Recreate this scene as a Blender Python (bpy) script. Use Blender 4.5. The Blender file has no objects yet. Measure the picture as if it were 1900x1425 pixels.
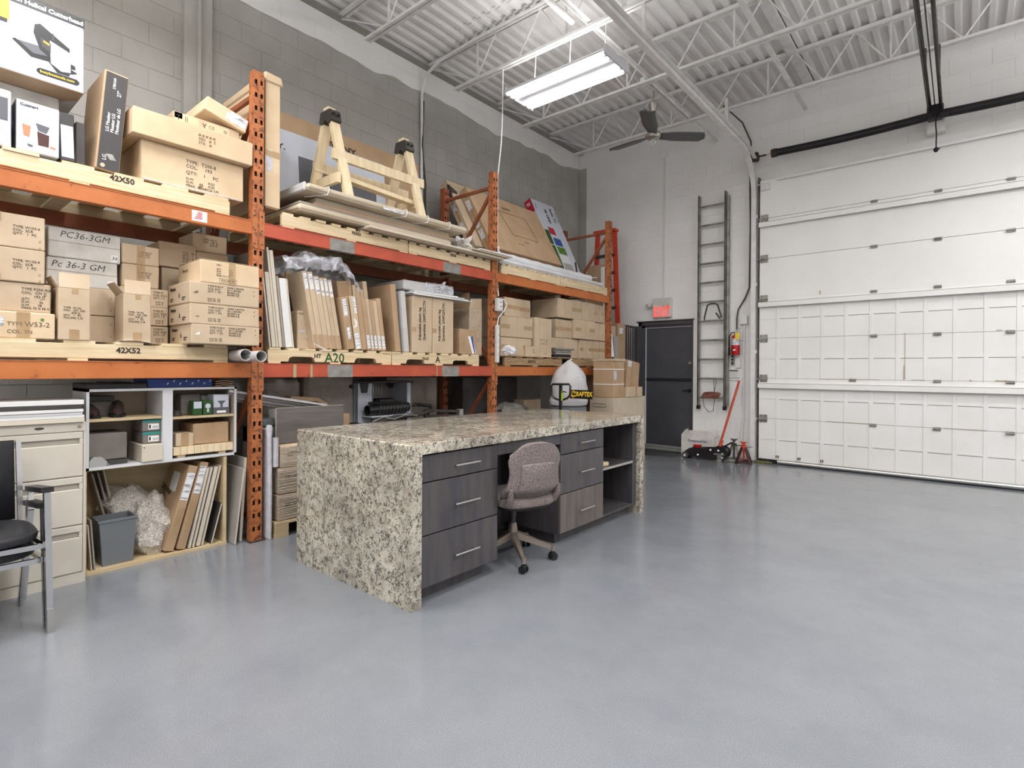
import bpy, bmesh, math, random
from mathutils import Vector, Matrix, Euler, noise
random.seed(7)
PI = math.pi
COL = bpy.context.scene.collection
SC = bpy.context.scene

# ------------------------------------------------------------------ camera
cam_d = bpy.data.cameras.new('camera')
cam = bpy.data.objects.new('camera', cam_d)
COL.objects.link(cam)
cam_d.sensor_width = 36.0
cam_d.lens = 1003.6 / 1900 * 36.0
cam_d.shift_y = -26.4 / 1900
cam_d.clip_start = 0.05
cam.matrix_world = (Matrix.Translation((0, 0, 1.34)) @ Matrix.Rotation(math.radians(39.95), 4, 'Z')
                    @ Matrix.Rotation(PI / 2, 4, 'X') @ Matrix.Rotation(0.0059, 4, 'Z'))
SC.camera = cam

# ------------------------------------------------------------------ world, light, exposure
wd = bpy.data.worlds.new('world'); SC.world = wd; wd.use_nodes = True
wd.node_tree.nodes['Background'].inputs[0].default_value = (0.9, 0.95, 1.0, 1)
wd.node_tree.nodes['Background'].inputs[1].default_value = 0.3
SC.view_settings.view_transform = 'Standard'
SC.view_settings.look = 'None'
SC.view_settings.exposure = EXPO = 0.22
SC.view_settings.gamma = 1.0
SC.view_settings.use_curve_mapping = False
LAMP_SPOTS = [(-0.75, 1.9), (-3.3, 0.7), (1.6, 4.4), (1.6, 1.0), (-0.75, -1.4), (-3.6, -1.6), (2.2, 6.6)]
LAMP_POWER = 60
for x, y in LAMP_SPOTS:
    ld = bpy.data.lights.new('tube_light', 'AREA'); ld.shape = 'RECTANGLE'
    ld.size = 1.25; ld.size_y = 0.45; ld.energy = LAMP_POWER; ld.color = (0.99, 0.992, 1.0)
    lo = bpy.data.objects.new('tube_light', ld); COL.objects.link(lo); lo.location = (x, y, 4.36)
    ud = ld.copy(); ud.energy = LAMP_POWER * .72            # added upward fill that brightens the deck and walls
    uo = bpy.data.objects.new('added_deck_fill', ud); COL.objects.link(uo); uo.location = (x, y, 4.50); uo.rotation_euler = (PI, 0, 0)
TUBE_STRENGTH = 14.0

# ------------------------------------------------------------------ helpers
def S(r, g, b):
    def f(c):
        c /= 255.0
        return c / 12.92 if c <= 0.04045 else ((c + 0.055) / 1.055) ** 2.4
    return (f(r), f(g), f(b), 1.0)

MATS = {}
def mat(name, col, rough=0.6, metal=0.0, col2=None, scale=6.0, stretch=(1, 1, 1), bump=0.0, bscale=40.0, vary=0.0,
        coat=0.0, alpha=1.0, trans=0.0, emit=0.0, detail=4.0, lo=0.35, hi=0.7, col3=None, scale3=2.0, lo3=0.55, hi3=0.75,
        rvar=0.0, space='OBJ', ior=1.45):
    m = bpy.data.materials.new(name); m.use_nodes = True
    nt = m.node_tree; N = nt.nodes; L = nt.links
    b = N['Principled BSDF']
    b.inputs['Roughness'].default_value = rough; b.inputs['Metallic'].default_value = metal
    b.inputs['IOR'].default_value = ior
    if coat: b.inputs['Coat Weight'].default_value = coat; b.inputs['Coat Roughness'].default_value = 0.08
    if alpha < 1: b.inputs['Alpha'].default_value = alpha
    if trans: b.inputs['Transmission Weight'].default_value = trans
    if emit:
        b.inputs['Emission Color'].default_value = col; b.inputs['Emission Strength'].default_value = emit
    if space == 'WORLD':
        g = N.new('ShaderNodeNewGeometry'); co = g.outputs['Position']
    else:
        g = N.new('ShaderNodeTexCoord'); co = g.outputs['Object']
    mp = N.new('ShaderNodeMapping'); mp.inputs['Scale'].default_value = stretch
    L.new(co, mp.inputs[0])
    if vary:
        oi = N.new('ShaderNodeObjectInfo')
        cb = N.new('ShaderNodeCombineXYZ')
        mu = N.new('ShaderNodeMath'); mu.operation = 'MULTIPLY'; mu.inputs[1].default_value = 37.0
        L.new(oi.outputs['Random'], mu.inputs[0]); L.new(mu.outputs[0], cb.inputs[0]); L.new(mu.outputs[0], cb.inputs[2])
        L.new(cb.outputs[0], mp.inputs['Location'])
    out = None
    if col2 is not None:
        nz = N.new('ShaderNodeTexNoise'); nz.inputs['Scale'].default_value = scale; nz.inputs['Detail'].default_value = detail
        L.new(mp.outputs[0], nz.inputs['Vector'])
        cr = N.new('ShaderNodeValToRGB'); cr.color_ramp.elements[0].position = lo; cr.color_ramp.elements[1].position = hi
        cr.color_ramp.elements[0].color = col; cr.color_ramp.elements[1].color = col2
        L.new(nz.outputs['Fac'], cr.inputs[0]); out = cr.outputs[0]
        if rvar:
            mr = N.new('ShaderNodeMapRange'); mr.inputs[3].default_value = rough - rvar; mr.inputs[4].default_value = rough + rvar
            L.new(nz.outputs['Fac'], mr.inputs[0]); L.new(mr.outputs[0], b.inputs['Roughness'])
    if col3 is not None:
        n3 = N.new('ShaderNodeTexNoise'); n3.inputs['Scale'].default_value = scale3; n3.inputs['Detail'].default_value = 8
        n3.inputs['Roughness'].default_value = 0.7
        L.new(mp.outputs[0], n3.inputs['Vector'])
        c3 = N.new('ShaderNodeMapRange'); c3.inputs[1].default_value = lo3; c3.inputs[2].default_value = hi3
        L.new(n3.outputs['Fac'], c3.inputs[0])
        mx = N.new('ShaderNodeMix'); mx.data_type = 'RGBA'
        L.new(c3.outputs[0], mx.inputs['Factor'])
        if out is None: mx.inputs['A'].default_value = col
        else: L.new(out, mx.inputs['A'])
        mx.inputs['B'].default_value = col3; out = mx.outputs['Result']
    if vary:
        hs = N.new('ShaderNodeHueSaturation')
        mr = N.new('ShaderNodeMapRange'); mr.inputs[3].default_value = 1 - vary; mr.inputs[4].default_value = 1 + vary
        L.new(oi.outputs['Random'], mr.inputs[0]); L.new(mr.outputs[0], hs.inputs['Value'])
        if out is None: hs.inputs['Color'].default_value = col
        else: L.new(out, hs.inputs['Color'])
        out = hs.outputs[0]
    if out is None: b.inputs['Base Color'].default_value = col
    else: L.new(out, b.inputs['Base Color'])
    if bump:
        nb = N.new('ShaderNodeTexNoise'); nb.inputs['Scale'].default_value = bscale; nb.inputs['Detail'].default_value = 3
        L.new(mp.outputs[0], nb.inputs['Vector'])
        bp = N.new('ShaderNodeBump'); bp.inputs['Strength'].default_value = bump; bp.inputs['Distance'].default_value = 0.01
        L.new(nb.outputs['Fac'], bp.inputs['Height']); L.new(bp.outputs[0], b.inputs['Normal'])
    MATS[name] = m
    return m

class MB:
    """collects geometry (world metres unless said otherwise) for ONE mesh object"""
    def __init__(s): s.v = []; s.f = []; s.M = None
    def add(s, vs, fs):
        n = len(s.v)
        if s.M is not None: vs = [s.M @ Vector(p) for p in vs]
        s.v += [tuple(p) for p in vs]; s.f += [tuple(i + n for i in f) for f in fs]
        return s
    def box(s, x0, x1, y0, y1, z0, z1, c=0.0, j=0.0):
        if x0 > x1: x0, x1 = x1, x0
        if y0 > y1: y0, y1 = y1, y0
        if z0 > z1: z0, z1 = z1, z0
        if not c:
            v = [(x0,y0,z0),(x1,y0,z0),(x1,y1,z0),(x0,y1,z0),(x0,y0,z1),(x1,y0,z1),(x1,y1,z1),(x0,y1,z1)]
            if j: v = [tuple(a + random.uniform(-j, j) for a in p) for p in v]
            return s.add(v, [(0,3,2,1),(4,5,6,7),(0,1,5,4),(1,2,6,5),(2,3,7,6),(3,0,4,7)])
        c = min(c, (x1-x0)*.45, (y1-y0)*.45, (z1-z0)*.45)
        vs = []
        for sx in (0, 1):
            for sy in (0, 1):
                for sz in (0, 1):
                    X = x1 if sx else x0; Y = y1 if sy else y0; Z = z1 if sz else z0
                    dx = -c if sx else c; dy = -c if sy else c; dz = -c if sz else c
                    jj = (0 if sx else random.uniform(-j, j), random.uniform(-j, j), random.uniform(-j, j)) if j else (0, 0, 0)
                    for q in ((X, Y+dy, Z+dz), (X+dx, Y, Z+dz), (X+dx, Y+dy, Z)):
                        vs.append(tuple(q[k] + jj[k] for k in range(3)))
        def i(sx, sy, sz, a): return (sx*4 + sy*2 + sz)*3 + a
        fs = []
        for sx in (0, 1):
            q = [i(sx,0,0,0), i(sx,1,0,0), i(sx,1,1,0), i(sx,0,1,0)]; fs.append(q if sx else q[::-1])
        for sy in (0, 1):
            q = [i(0,sy,0,1), i(0,sy,1,1), i(1,sy,1,1), i(1,sy,0,1)]; fs.append(q if sy else q[::-1])
        for sz in (0, 1):
            q = [i(0,0,sz,2), i(1,0,sz,2), i(1,1,sz,2), i(0,1,sz,2)]; fs.append(q if sz else q[::-1])
        for a in (0, 1):
            for b_ in (0, 1):
                fs.append([i(0,a,b_,1), i(1,a,b_,1), i(1,a,b_,2), i(0,a,b_,2)])
                fs.append([i(a,0,b_,0), i(a,1,b_,0), i(a,1,b_,2), i(a,0,b_,2)])
                fs.append([i(a,b_,0,0), i(a,b_,1,0), i(a,b_,1,1), i(a,b_,0,1)])
        for sx in (0, 1):
            for sy in (0, 1):
                for sz in (0, 1): fs.append([i(sx,sy,sz,0), i(sx,sy,sz,1), i(sx,sy,sz,2)])
        return s.add(vs, fs)
    def cyl(s, p0, p1, r, n=12, r1=None, caps=True):
        p0 = Vector(p0); p1 = Vector(p1); r1 = r if r1 is None else r1
        d = (p1 - p0).normalized(); u = d.orthogonal().normalized(); w = d.cross(u)
        vs = []
        for k in range(n):
            a = 2*PI*k/n; q = u*math.cos(a) + w*math.sin(a)
            vs += [p0 + q*r, p1 + q*r1]
        fs = [(2*k, 2*((k+1) % n), 2*((k+1) % n)+1, 2*k+1) for k in range(n)]
        if caps: fs += [tuple(2*k for k in range(n))[::-1], tuple(2*k+1 for k in range(n))]
        return s.add(vs, fs)
    def pipe(s, p0, p1, r, t, n=20):
        p0 = Vector(p0); p1 = Vector(p1); d = (p1-p0).normalized(); u = d.orthogonal().normalized(); w = d.cross(u)
        vs = []
        for k in range(n):
            a = 2*PI*k/n; q = u*math.cos(a) + w*math.sin(a)
            vs += [p0+q*r, p1+q*r, p1+q*(r-t), p0+q*(r-t)]
        fs = []
        for k in range(n):
            m = (k+1) % n
            for a in range(4):
                b_ = (a+1) % 4; fs.append((4*k+a, 4*m+a, 4*m+b_, 4*k+b_))
        return s.add(vs, fs)
    def tube(s, path, r, n=8, closed=False):
        P = [Vector(p) for p in path]; m = len(P); vs = []; u = None
        for k in range(m):
            if closed: d = P[(k+1) % m] - P[k-1]
            else: d = (P[k+1] if k < m-1 else P[k]) - (P[k-1] if k > 0 else P[k])
            d.normalize()
            if u is None: u = d.orthogonal().normalized()
            u = (u - d*u.dot(d)).normalized(); w = d.cross(u)
            rr = r[k] if isinstance(r, (list, tuple)) else r
            for a in range(n):
                t = 2*PI*a/n; vs.append(P[k] + (u*math.cos(t) + w*math.sin(t))*rr)
        fs = []
        for k in range(m if closed else m-1):
            k2 = (k+1) % m
            for a in range(n): fs.append((k*n+a, k*n+(a+1) % n, k2*n+(a+1) % n, k2*n+a))
        if not closed: fs += [tuple(range(n))[::-1], tuple((m-1)*n+a for a in range(n))]
        return s.add(vs, fs)
    def bar(s, p0, p1, w, h, up=(0, 0, 1)):
        """rectangular bar between two points, w across, h along up"""
        p0 = Vector(p0); p1 = Vector(p1); d = (p1-p0).normalized(); side = d.cross(Vector(up))
        if side.length < 1e-4: side = d.orthogonal()
        side.normalize(); upv = side.cross(d)
        vs = []
        for p in (p0, p1):
            for a, b_ in ((-1,-1),(1,-1),(1,1),(-1,1)): vs.append(p + side*(a*w/2) + upv*(b_*h/2))
        return s.add(vs, [(0,1,2,3),(7,6,5,4),(0,4,5,1),(1,5,6,2),(2,6,7,3),(3,7,4,0)])
    def prism(s, pts, axis, a0, a1):
        """pts: 2D outline; axis 'x': pts are (y,z); 'y': (x,z); 'z': (x,y)"""
        n = len(pts); vs = []
        for a in (a0, a1):
            for p, q in pts: vs.append({'x': (a, p, q), 'y': (p, a, q), 'z': (p, q, a)}[axis])
        fs = [tuple(range(n))[::-1], tuple(range(n, 2*n))]
        fs += [(k, (k+1) % n, n+(k+1) % n, n+k) for k in range(n)]
        return s.add(vs, fs)
    def sphere(s, c, r, nu=16, nv=10, fn=None):
        c = Vector(c); r = Vector(r) if isinstance(r, (tuple, list)) else Vector((r, r, r))
        vs = []
        for j_ in range(nv+1):
            t = PI*j_/nv
            for i_ in range(nu):
                p = 2*PI*i_/nu
                d = Vector((math.sin(t)*math.cos(p), math.sin(t)*math.sin(p), math.cos(t)))
                q = Vector((d.x*r.x, d.y*r.y, d.z*r.z))
                if fn: q = fn(q, d)
                vs.append(c + q)
        fs = [(j_*nu+i_, (j_+1)*nu+i_, (j_+1)*nu+(i_+1) % nu, j_*nu+(i_+1) % nu) for j_ in range(nv) for i_ in range(nu)]
        return s.add(vs, fs)
    def grid(s, fn, nu, nv, closed_u=False):
        vs = [fn(i_/(nu if closed_u else nu-1), j_/(nv-1)) for j_ in range(nv) for i_ in range(nu)]
        lim = nu if closed_u else nu-1
        return s.add(vs, [(j_*nu+i_, j_*nu+(i_+1) % nu, (j_+1)*nu+(i_+1) % nu, (j_+1)*nu+i_) for j_ in range(nv-1) for i_ in range(lim)])
    def lathe(s, prof, c=(0, 0, 0), n=20):
        vs = []
        for r, z in prof:
            for a in range(n): vs.append((c[0]+r*math.cos(2*PI*a/n), c[1]+r*math.sin(2*PI*a/n), c[2]+z))
        m = len(prof)
        fs = [(k*n+a, k*n+(a+1) % n, (k+1)*n+(a+1) % n, (k+1)*n+a) for k in range(m-1) for a in range(n)]
        return s.add(vs, fs)

def mesh_of(mb, name, m, off=(0, 0, 0), smooth=True, fixn=False):
    me = bpy.data.meshes.new(name)
    ox, oy, oz = off
    me.from_pydata([(a-ox, b-oy, c-oz) for a, b, c in mb.v], [], mb.f)
    if fixn:
        bm = bmesh.new(); bm.from_mesh(me); bmesh.ops.recalc_face_normals(bm, faces=bm.faces[:]); bm.to_mesh(me); bm.free()
    if m is not None: me.materials.append(m if not isinstance(m, str) else MATS[m])
    if smooth:
        me.polygons.foreach_set('use_smooth', [True]*len(me.polygons))
        me.set_sharp_from_angle(angle=math.radians(33))
    me.update()
    return me

def tag(o, label=None, cat=None, group=None, kind=None):
    if label: o['label'] = label
    if cat: o['category'] = cat
    if group: o['group'] = group
    if kind: o['kind'] = kind
    return o

def thing(name, label, cat, loc=(0, 0, 0), rz=0.0, group=None, kind=None, rx=0.0, ry=0.0):
    o = bpy.data.objects.new(name, None); COL.objects.link(o); o.empty_display_size = 0.05
    o.location = loc; o.rotation_euler = (rx, ry, rz)
    return tag(o, label, cat, group, kind)

def part(name, mb, m, parent, local=False, label=None, kind=None, smooth=True, fixn=False):
    """mesh child; mb in world metres (parent chain unrotated) unless local"""
    off = (0, 0, 0)
    if not local:
        q = parent; off = Vector((0, 0, 0))
        while q is not None: off = off + q.location; q = q.parent
    o = bpy.data.objects.new(name, mesh_of(mb, name, m, off, smooth, fixn)); COL.objects.link(o)
    o.parent = parent
    if label: o['label'] = label
    if kind: o['kind'] = kind
    return o

def solo(name, mb, m, label, cat, loc=(0, 0, 0), rz=0.0, group=None, kind=None, local=False, smooth=True, rx=0.0, ry=0.0, fixn=False):
    """a thing that is one mesh; may still carry children"""
    o = bpy.data.objects.new(name, mesh_of(mb, name, m, (0, 0, 0) if local else loc, smooth, fixn)); COL.objects.link(o)
    o.location = loc; o.rotation_euler = (rx, ry, rz)
    return tag(o, label, cat, group, kind)

def shared(name, me, parent, loc, rot=(0, 0, 0), scale=(1, 1, 1)):
    o = bpy.data.objects.new(name, me); COL.objects.link(o); o.parent = parent
    o.location = loc; o.rotation_euler = rot; o.scale = scale
    return o

def text_mesh(body, size, face='x', align='LEFT', bold=0.0, sx=1.0, space=1.0, ext=0.0006, shear=0.0):
    cu = bpy.data.curves.new('t', 'FONT'); cu.body = body; cu.size = size; cu.align_x = align; cu.align_y = 'TOP'
    cu.resolution_u = 2; cu.offset = bold; cu.extrude = ext; cu.space_line = space; cu.shear = shear
    to = bpy.data.objects.new('t', cu)
    me = bpy.data.meshes.new_from_object(to)
    bpy.data.objects.remove(to); bpy.data.curves.remove(cu)
    R = {'x': Matrix(((0,0,1,0),(1,0,0,0),(0,1,0,0),(0,0,0,1))),          # front, faces +X
         '-y': Matrix(((1,0,0,0),(0,0,-1,0),(0,1,0,0),(0,0,0,1))),        # side, faces -Y
         'z': Matrix.Identity(4)}[face]
    me.transform(R @ Matrix.Diagonal((sx, 1, 1, 1)))
    return me
def text(parent, body, size, loc, face='x', m='ink', name='printed_text', align='LEFT', rot=0.0, **k):
    """loc is local to the parent; rot spins the text in its own plane"""
    me = text_mesh(body, size, face, align, **k)
    me.materials.append(MATS[m])
    if rot:
        ax = {'x': 'X', '-y': 'Y', 'z': 'Z'}[face]
        me.transform(Matrix.Rotation(rot if face != '-y' else -rot, 4, ax))
    o = bpy.data.objects.new(name, me); COL.objects.link(o); o.parent = parent; o.location = loc
    return o

# ------------------------------------------------------------------ materials
mat('floor_epoxy', S(122,125,130), 0.2, col2=S(136,139,144), scale=220, detail=2, lo=.4, hi=.6, col3=S(112,116,122), scale3=0.9, lo3=.42, hi3=.75, bump=.06, bscale=90, space='WORLD', coat=.25)
mat('white_paint', S(238,237,235), 0.55, col2=S(228,227,224), scale=3, bump=.35, bscale=60, space='WORLD')
mat('ceiling_white', S(234,232,230), 0.5, col2=S(220,216,214), scale=1.6, bump=.15, bscale=80, space='WORLD')
mat('steel_white', S(230,228,226), 0.45, col2=S(214,211,208), scale=8, bump=.05)
mat('dark_steel', S(88,86,82), 0.45, metal=.6, col2=S(60,58,55), scale=9)
mat('galv_dark', S(70,66,62), 0.5, metal=.3)
mat('rack_orange', S(194,114,60), 0.5, col2=S(178,98,48), scale=4, col3=S(104,62,36), scale3=16, lo3=.6, hi3=.68, bump=.1, vary=.06)
mat('post_orange', S(188,114,66), 0.55, col2=S(158,92,54), scale=5, col3=S(92,58,42), scale3=24, lo3=.50, hi3=.62, bump=.15)
mat('rack_red', S(188,84,58), 0.45, col2=S(172,72,50), scale=5, col3=S(110,58,44), scale3=14, lo3=.62, hi3=.7, bump=.1, vary=.05)
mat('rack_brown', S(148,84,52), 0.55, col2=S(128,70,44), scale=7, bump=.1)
mat('tape_grey', S(150,146,140), 0.7, col2=S(120,116,110), scale=14)
mat('pine', S(222,204,170), 0.65, col2=S(204,180,140), scale=3.2, stretch=(6,1,14), col3=S(150,104,62), scale3=9, lo3=.66, hi3=.74, vary=.07, bump=.1)
mat('pine_old', S(176,148,112), 0.75, col2=S(140,114,86), scale=4, stretch=(6,1,14), vary=.08, bump=.2)
mat('pine_clean', S(234,216,182), 0.6, col2=S(220,196,156), scale=3, stretch=(9,9,1.2), vary=.04)
mat('plywood', S(208,188,150), 0.65, col2=S(186,162,124), scale=3, stretch=(1,1,5), col3=S(120,90,60), scale3=10, lo3=.68, hi3=.74)
mat('cardboard', S(198,177,151), 0.8, col2=S(186,164,137), scale=5, bump=.06, bscale=120, vary=.07)
mat('cardboard_brown', S(182,153,122), 0.8, col2=S(170,141,109), scale=5, bump=.06, bscale=120, vary=.06)
mat('cardboard_pale', S(214,190,158), 0.75, col2=S(202,176,142), scale=5, bump=.05, vary=.04)
mat('beige_board', S(200,186,164), 0.7, col2=S(190,175,152), scale=6, vary=.03)
mat('card_white', S(222,219,213), 0.65, col2=S(192,187,178), scale=5, bump=.04)
mat('card_grey', S(128,120,114), 0.7, col2=S(114,106,100), scale=6)
mat('card_dark', S(70,66,64), 0.6, col2=S(56,52,50), scale=8)
mat('tape_brown', S(176,148,112), 0.3, col2=S(164,135,98), scale=12, vary=.05)
mat('paper', S(236,235,232), 0.6)
mat('label_white', S(226,226,228), 0.5, col2=S(150,150,158), scale=34, lo=.5, hi=.62, stretch=(1,.4,2.5))
mat('ink', S(52,44,38), 0.7)
mat('ink_faint', S(110,88,66), 0.8)
mat('ink_blue', S(46,52,120), 0.6)
mat('ink_green', S(48,84,40), 0.8)
mat('ink_white', S(240,240,240), 0.6)
mat('ink_yellow', S(238,196,60), 0.6)
mat('black_print', S(26,24,26), 0.4)
mat('print_white', S(196,200,210), 0.4)
mat('print_dark', S(58,54,54), 0.45)
mat('print_yellow', S(240,178,48), 0.45)
mat('print_red', S(176,26,52), 0.45)
mat('print_blue', S(42,78,150), 0.45)
mat('print_green', S(96,140,44), 0.5, col2=S(50,92,34), scale=20)
mat('print_grey', S(92,92,98), 0.5)
mat('print_coffee', S(74,36,30), 0.45)
mat('print_orange', S(198,128,92), 0.5)
mat('dark_laminate', S(68,66,71), 0.35, col2=S(88,82,81), scale=3.0, stretch=(6,6,.7), bump=.03, vary=.1)
mat('brown_laminate', S(114,104,98), 0.38, col2=S(86,79,76), scale=3.0, stretch=(6,6,.7), bump=.03)
mat('grey_laminate', S(112,106,102), 0.5, col2=S(94,88,85), scale=2.5, stretch=(1,1,14), vary=.05)
mat('panel_grey', S(168,162,156), 0.45, col2=S(158,151,145), scale=3, vary=.05)
mat('panel_taupe', S(164,152,142), 0.5, col2=S(154,142,132), scale=3, vary=.06)
mat('panel_white', S(222,221,219), 0.4, vary=.03)
mat('panel_edge', S(206,196,178), 0.6)
mat('chrome', S(200,200,202), 0.18, metal=1.0)
mat('brushed', S(196,194,190), 0.32, metal=1.0)
mat('alu_old', S(164,162,154), 0.42, metal=.45, col2=S(122,119,112), scale=8)
mat('black_plastic', S(30,29,31), 0.4)
mat('black_vinyl', S(34,34,37), 0.5, col2=S(50,50,54), scale=5, lo=.5, hi=.8, bump=.05, bscale=50)
mat('black_rubber', S(26,26,26), 0.75)
mat('black_fabric', S(40,38,38), 0.9)
mat('grey_metal', S(72,72,78), 0.42, col2=S(78,78,84), scale=4, vary=.02)
mat('door_frame', S(74,71,74), 0.45)
mat('file_beige', S(206,199,186), 0.42, col2=S(200,192,178), scale=4)
mat('file_shadow', S(170,162,150), 0.5)
mat('cab_white', S(214,214,216), 0.35)
mat('cab_inner', S(178,160,142), 0.6)
mat('bin_grey', S(112,116,120), 0.35)
mat('fabric_grey', S(152,140,136), 0.95, col2=S(92,82,82), scale=170, detail=2, lo=.35, hi=.65, bump=.5, bscale=260)
mat('taupe_metal', S(150,138,128), 0.35, metal=.55)
mat('fan_grey', S(88,88,90), 0.4)
mat('fan_nickel', S(180,176,168), 0.3, metal=.9)
mat('tube_glow', (0.97, 0.985, 1.0, 1), emit=TUBE_STRENGTH)
mat('reflector', S(214,214,218), 0.35)
mat('exit_housing', S(206,203,198), 0.4)
mat('exit_glow', (1.0, 0.06, 0.05, 1), emit=.95)
mat('exit_face', S(236,206,200), 0.4, emit=0.0)
mat('red_paint', S(184,22,26), 0.28, coat=.5)
mat('red_orange', S(196,70,40), 0.4, col2=S(176,56,34), scale=7)
mat('ladder_red', S(206,74,46), 0.45, col2=S(190,62,38), scale=6)
mat('tag_yellow', S(230,206,70), 0.6)
mat('white_plastic', S(224,224,222), 0.35)
mat('pvc_grey', S(192,190,188), 0.35)
mat('oily_black', S(24,22,24), 0.4, metal=.1, col2=S(36,32,34), scale=10)
mat('rusty', S(88,70,58), 0.65, metal=.3, col2=S(62,50,44), scale=24)
mat('stand_maroon', S(70,42,42), 0.5, metal=.2)
mat('mat_charcoal', S(70,70,72), 0.95, bump=.3, bscale=300)
mat('foam_wrap', S(206,204,206), 0.5, col2=S(186,182,190), scale=14, bump=.4, bscale=40)
mat('stretch_wrap', S(200,186,168), 0.22, col2=S(226,218,206), scale=2.0, stretch=(1,1,40), bump=.5, bscale=3, detail=6, coat=.4)
mat('leather_brown', S(58,42,40), 0.3, coat=.3)
mat('teal_print', S(40,140,132), 0.45)
mat('blue_card', S(36,68,138), 0.45)
mat('cloth_white', S(226,226,228), 0.6, col2=S(208,208,212), scale=3)
mat('bag_grey', S(196,194,194), 0.75, col2=S(182,180,180), scale=5, bump=.1)
mat('seal_grey', S(150,148,142), 0.6)
mat('door_white', S(238,237,234), 0.42, col2=S(231,229,225), scale=1.5, col3=S(196,178,146), scale3=3.5, lo3=.66, hi3=.82)
mat('rust_mark', S(172,154,120), 0.8)
mat('rope_red', S(136,84,66), 0.8)
mat('wire_grey', S(70,68,66), 0.5)
mat('glass_dark', S(20,20,24), 0.1)
mat('wheel_grey', S(60,60,62), 0.5)
mat('suede_pad', S(146,134,118), 0.8)
mat('yellow_green', S(176,200,60), 0.5)
mat('weed', S(74,78,40), 0.9, col2=S(120,112,70), scale=30)

def plastic(name, col, a=0.35, rough=.15, bscale=18, bstr=.8):
    """thin clear or milky film: see-through base with glossy creases"""
    m = bpy.data.materials.new(name); m.use_nodes = True; nt = m.node_tree; N = nt.nodes; L = nt.links
    b = N['Principled BSDF']; b.inputs['Base Color'].default_value = col; b.inputs['Roughness'].default_value = rough
    tc = N.new('ShaderNodeTexCoord')
    nz = N.new('ShaderNodeTexNoise'); nz.inputs['Scale'].default_value = bscale; nz.inputs['Detail'].default_value = 6; nz.inputs['Distortion'].default_value = 1.5
    L.new(tc.outputs['Object'], nz.inputs['Vector'])
    bp = N.new('ShaderNodeBump'); bp.inputs['Strength'].default_value = bstr; bp.inputs['Distance'].default_value = .02
    L.new(nz.outputs['Fac'], bp.inputs['Height']); L.new(bp.outputs[0], b.inputs['Normal'])
    mr = N.new('ShaderNodeMapRange'); mr.inputs[1].default_value = .4; mr.inputs[2].default_value = .65
    mr.inputs[3].default_value = a*.5; mr.inputs[4].default_value = min(1, a*1.7)
    L.new(nz.outputs['Fac'], mr.inputs[0]); L.new(mr.outputs[0], b.inputs['Alpha'])
    MATS[name] = m
plastic('clear_film', S(226,228,236), .34, .12, 9, .7)
plastic('bubble_film', S(226,218,208), .8, .25, 70, .5)
plastic('grey_film', S(150,146,142), .5)
plastic('thin_wrap', S(210,200,186), .25)

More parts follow.
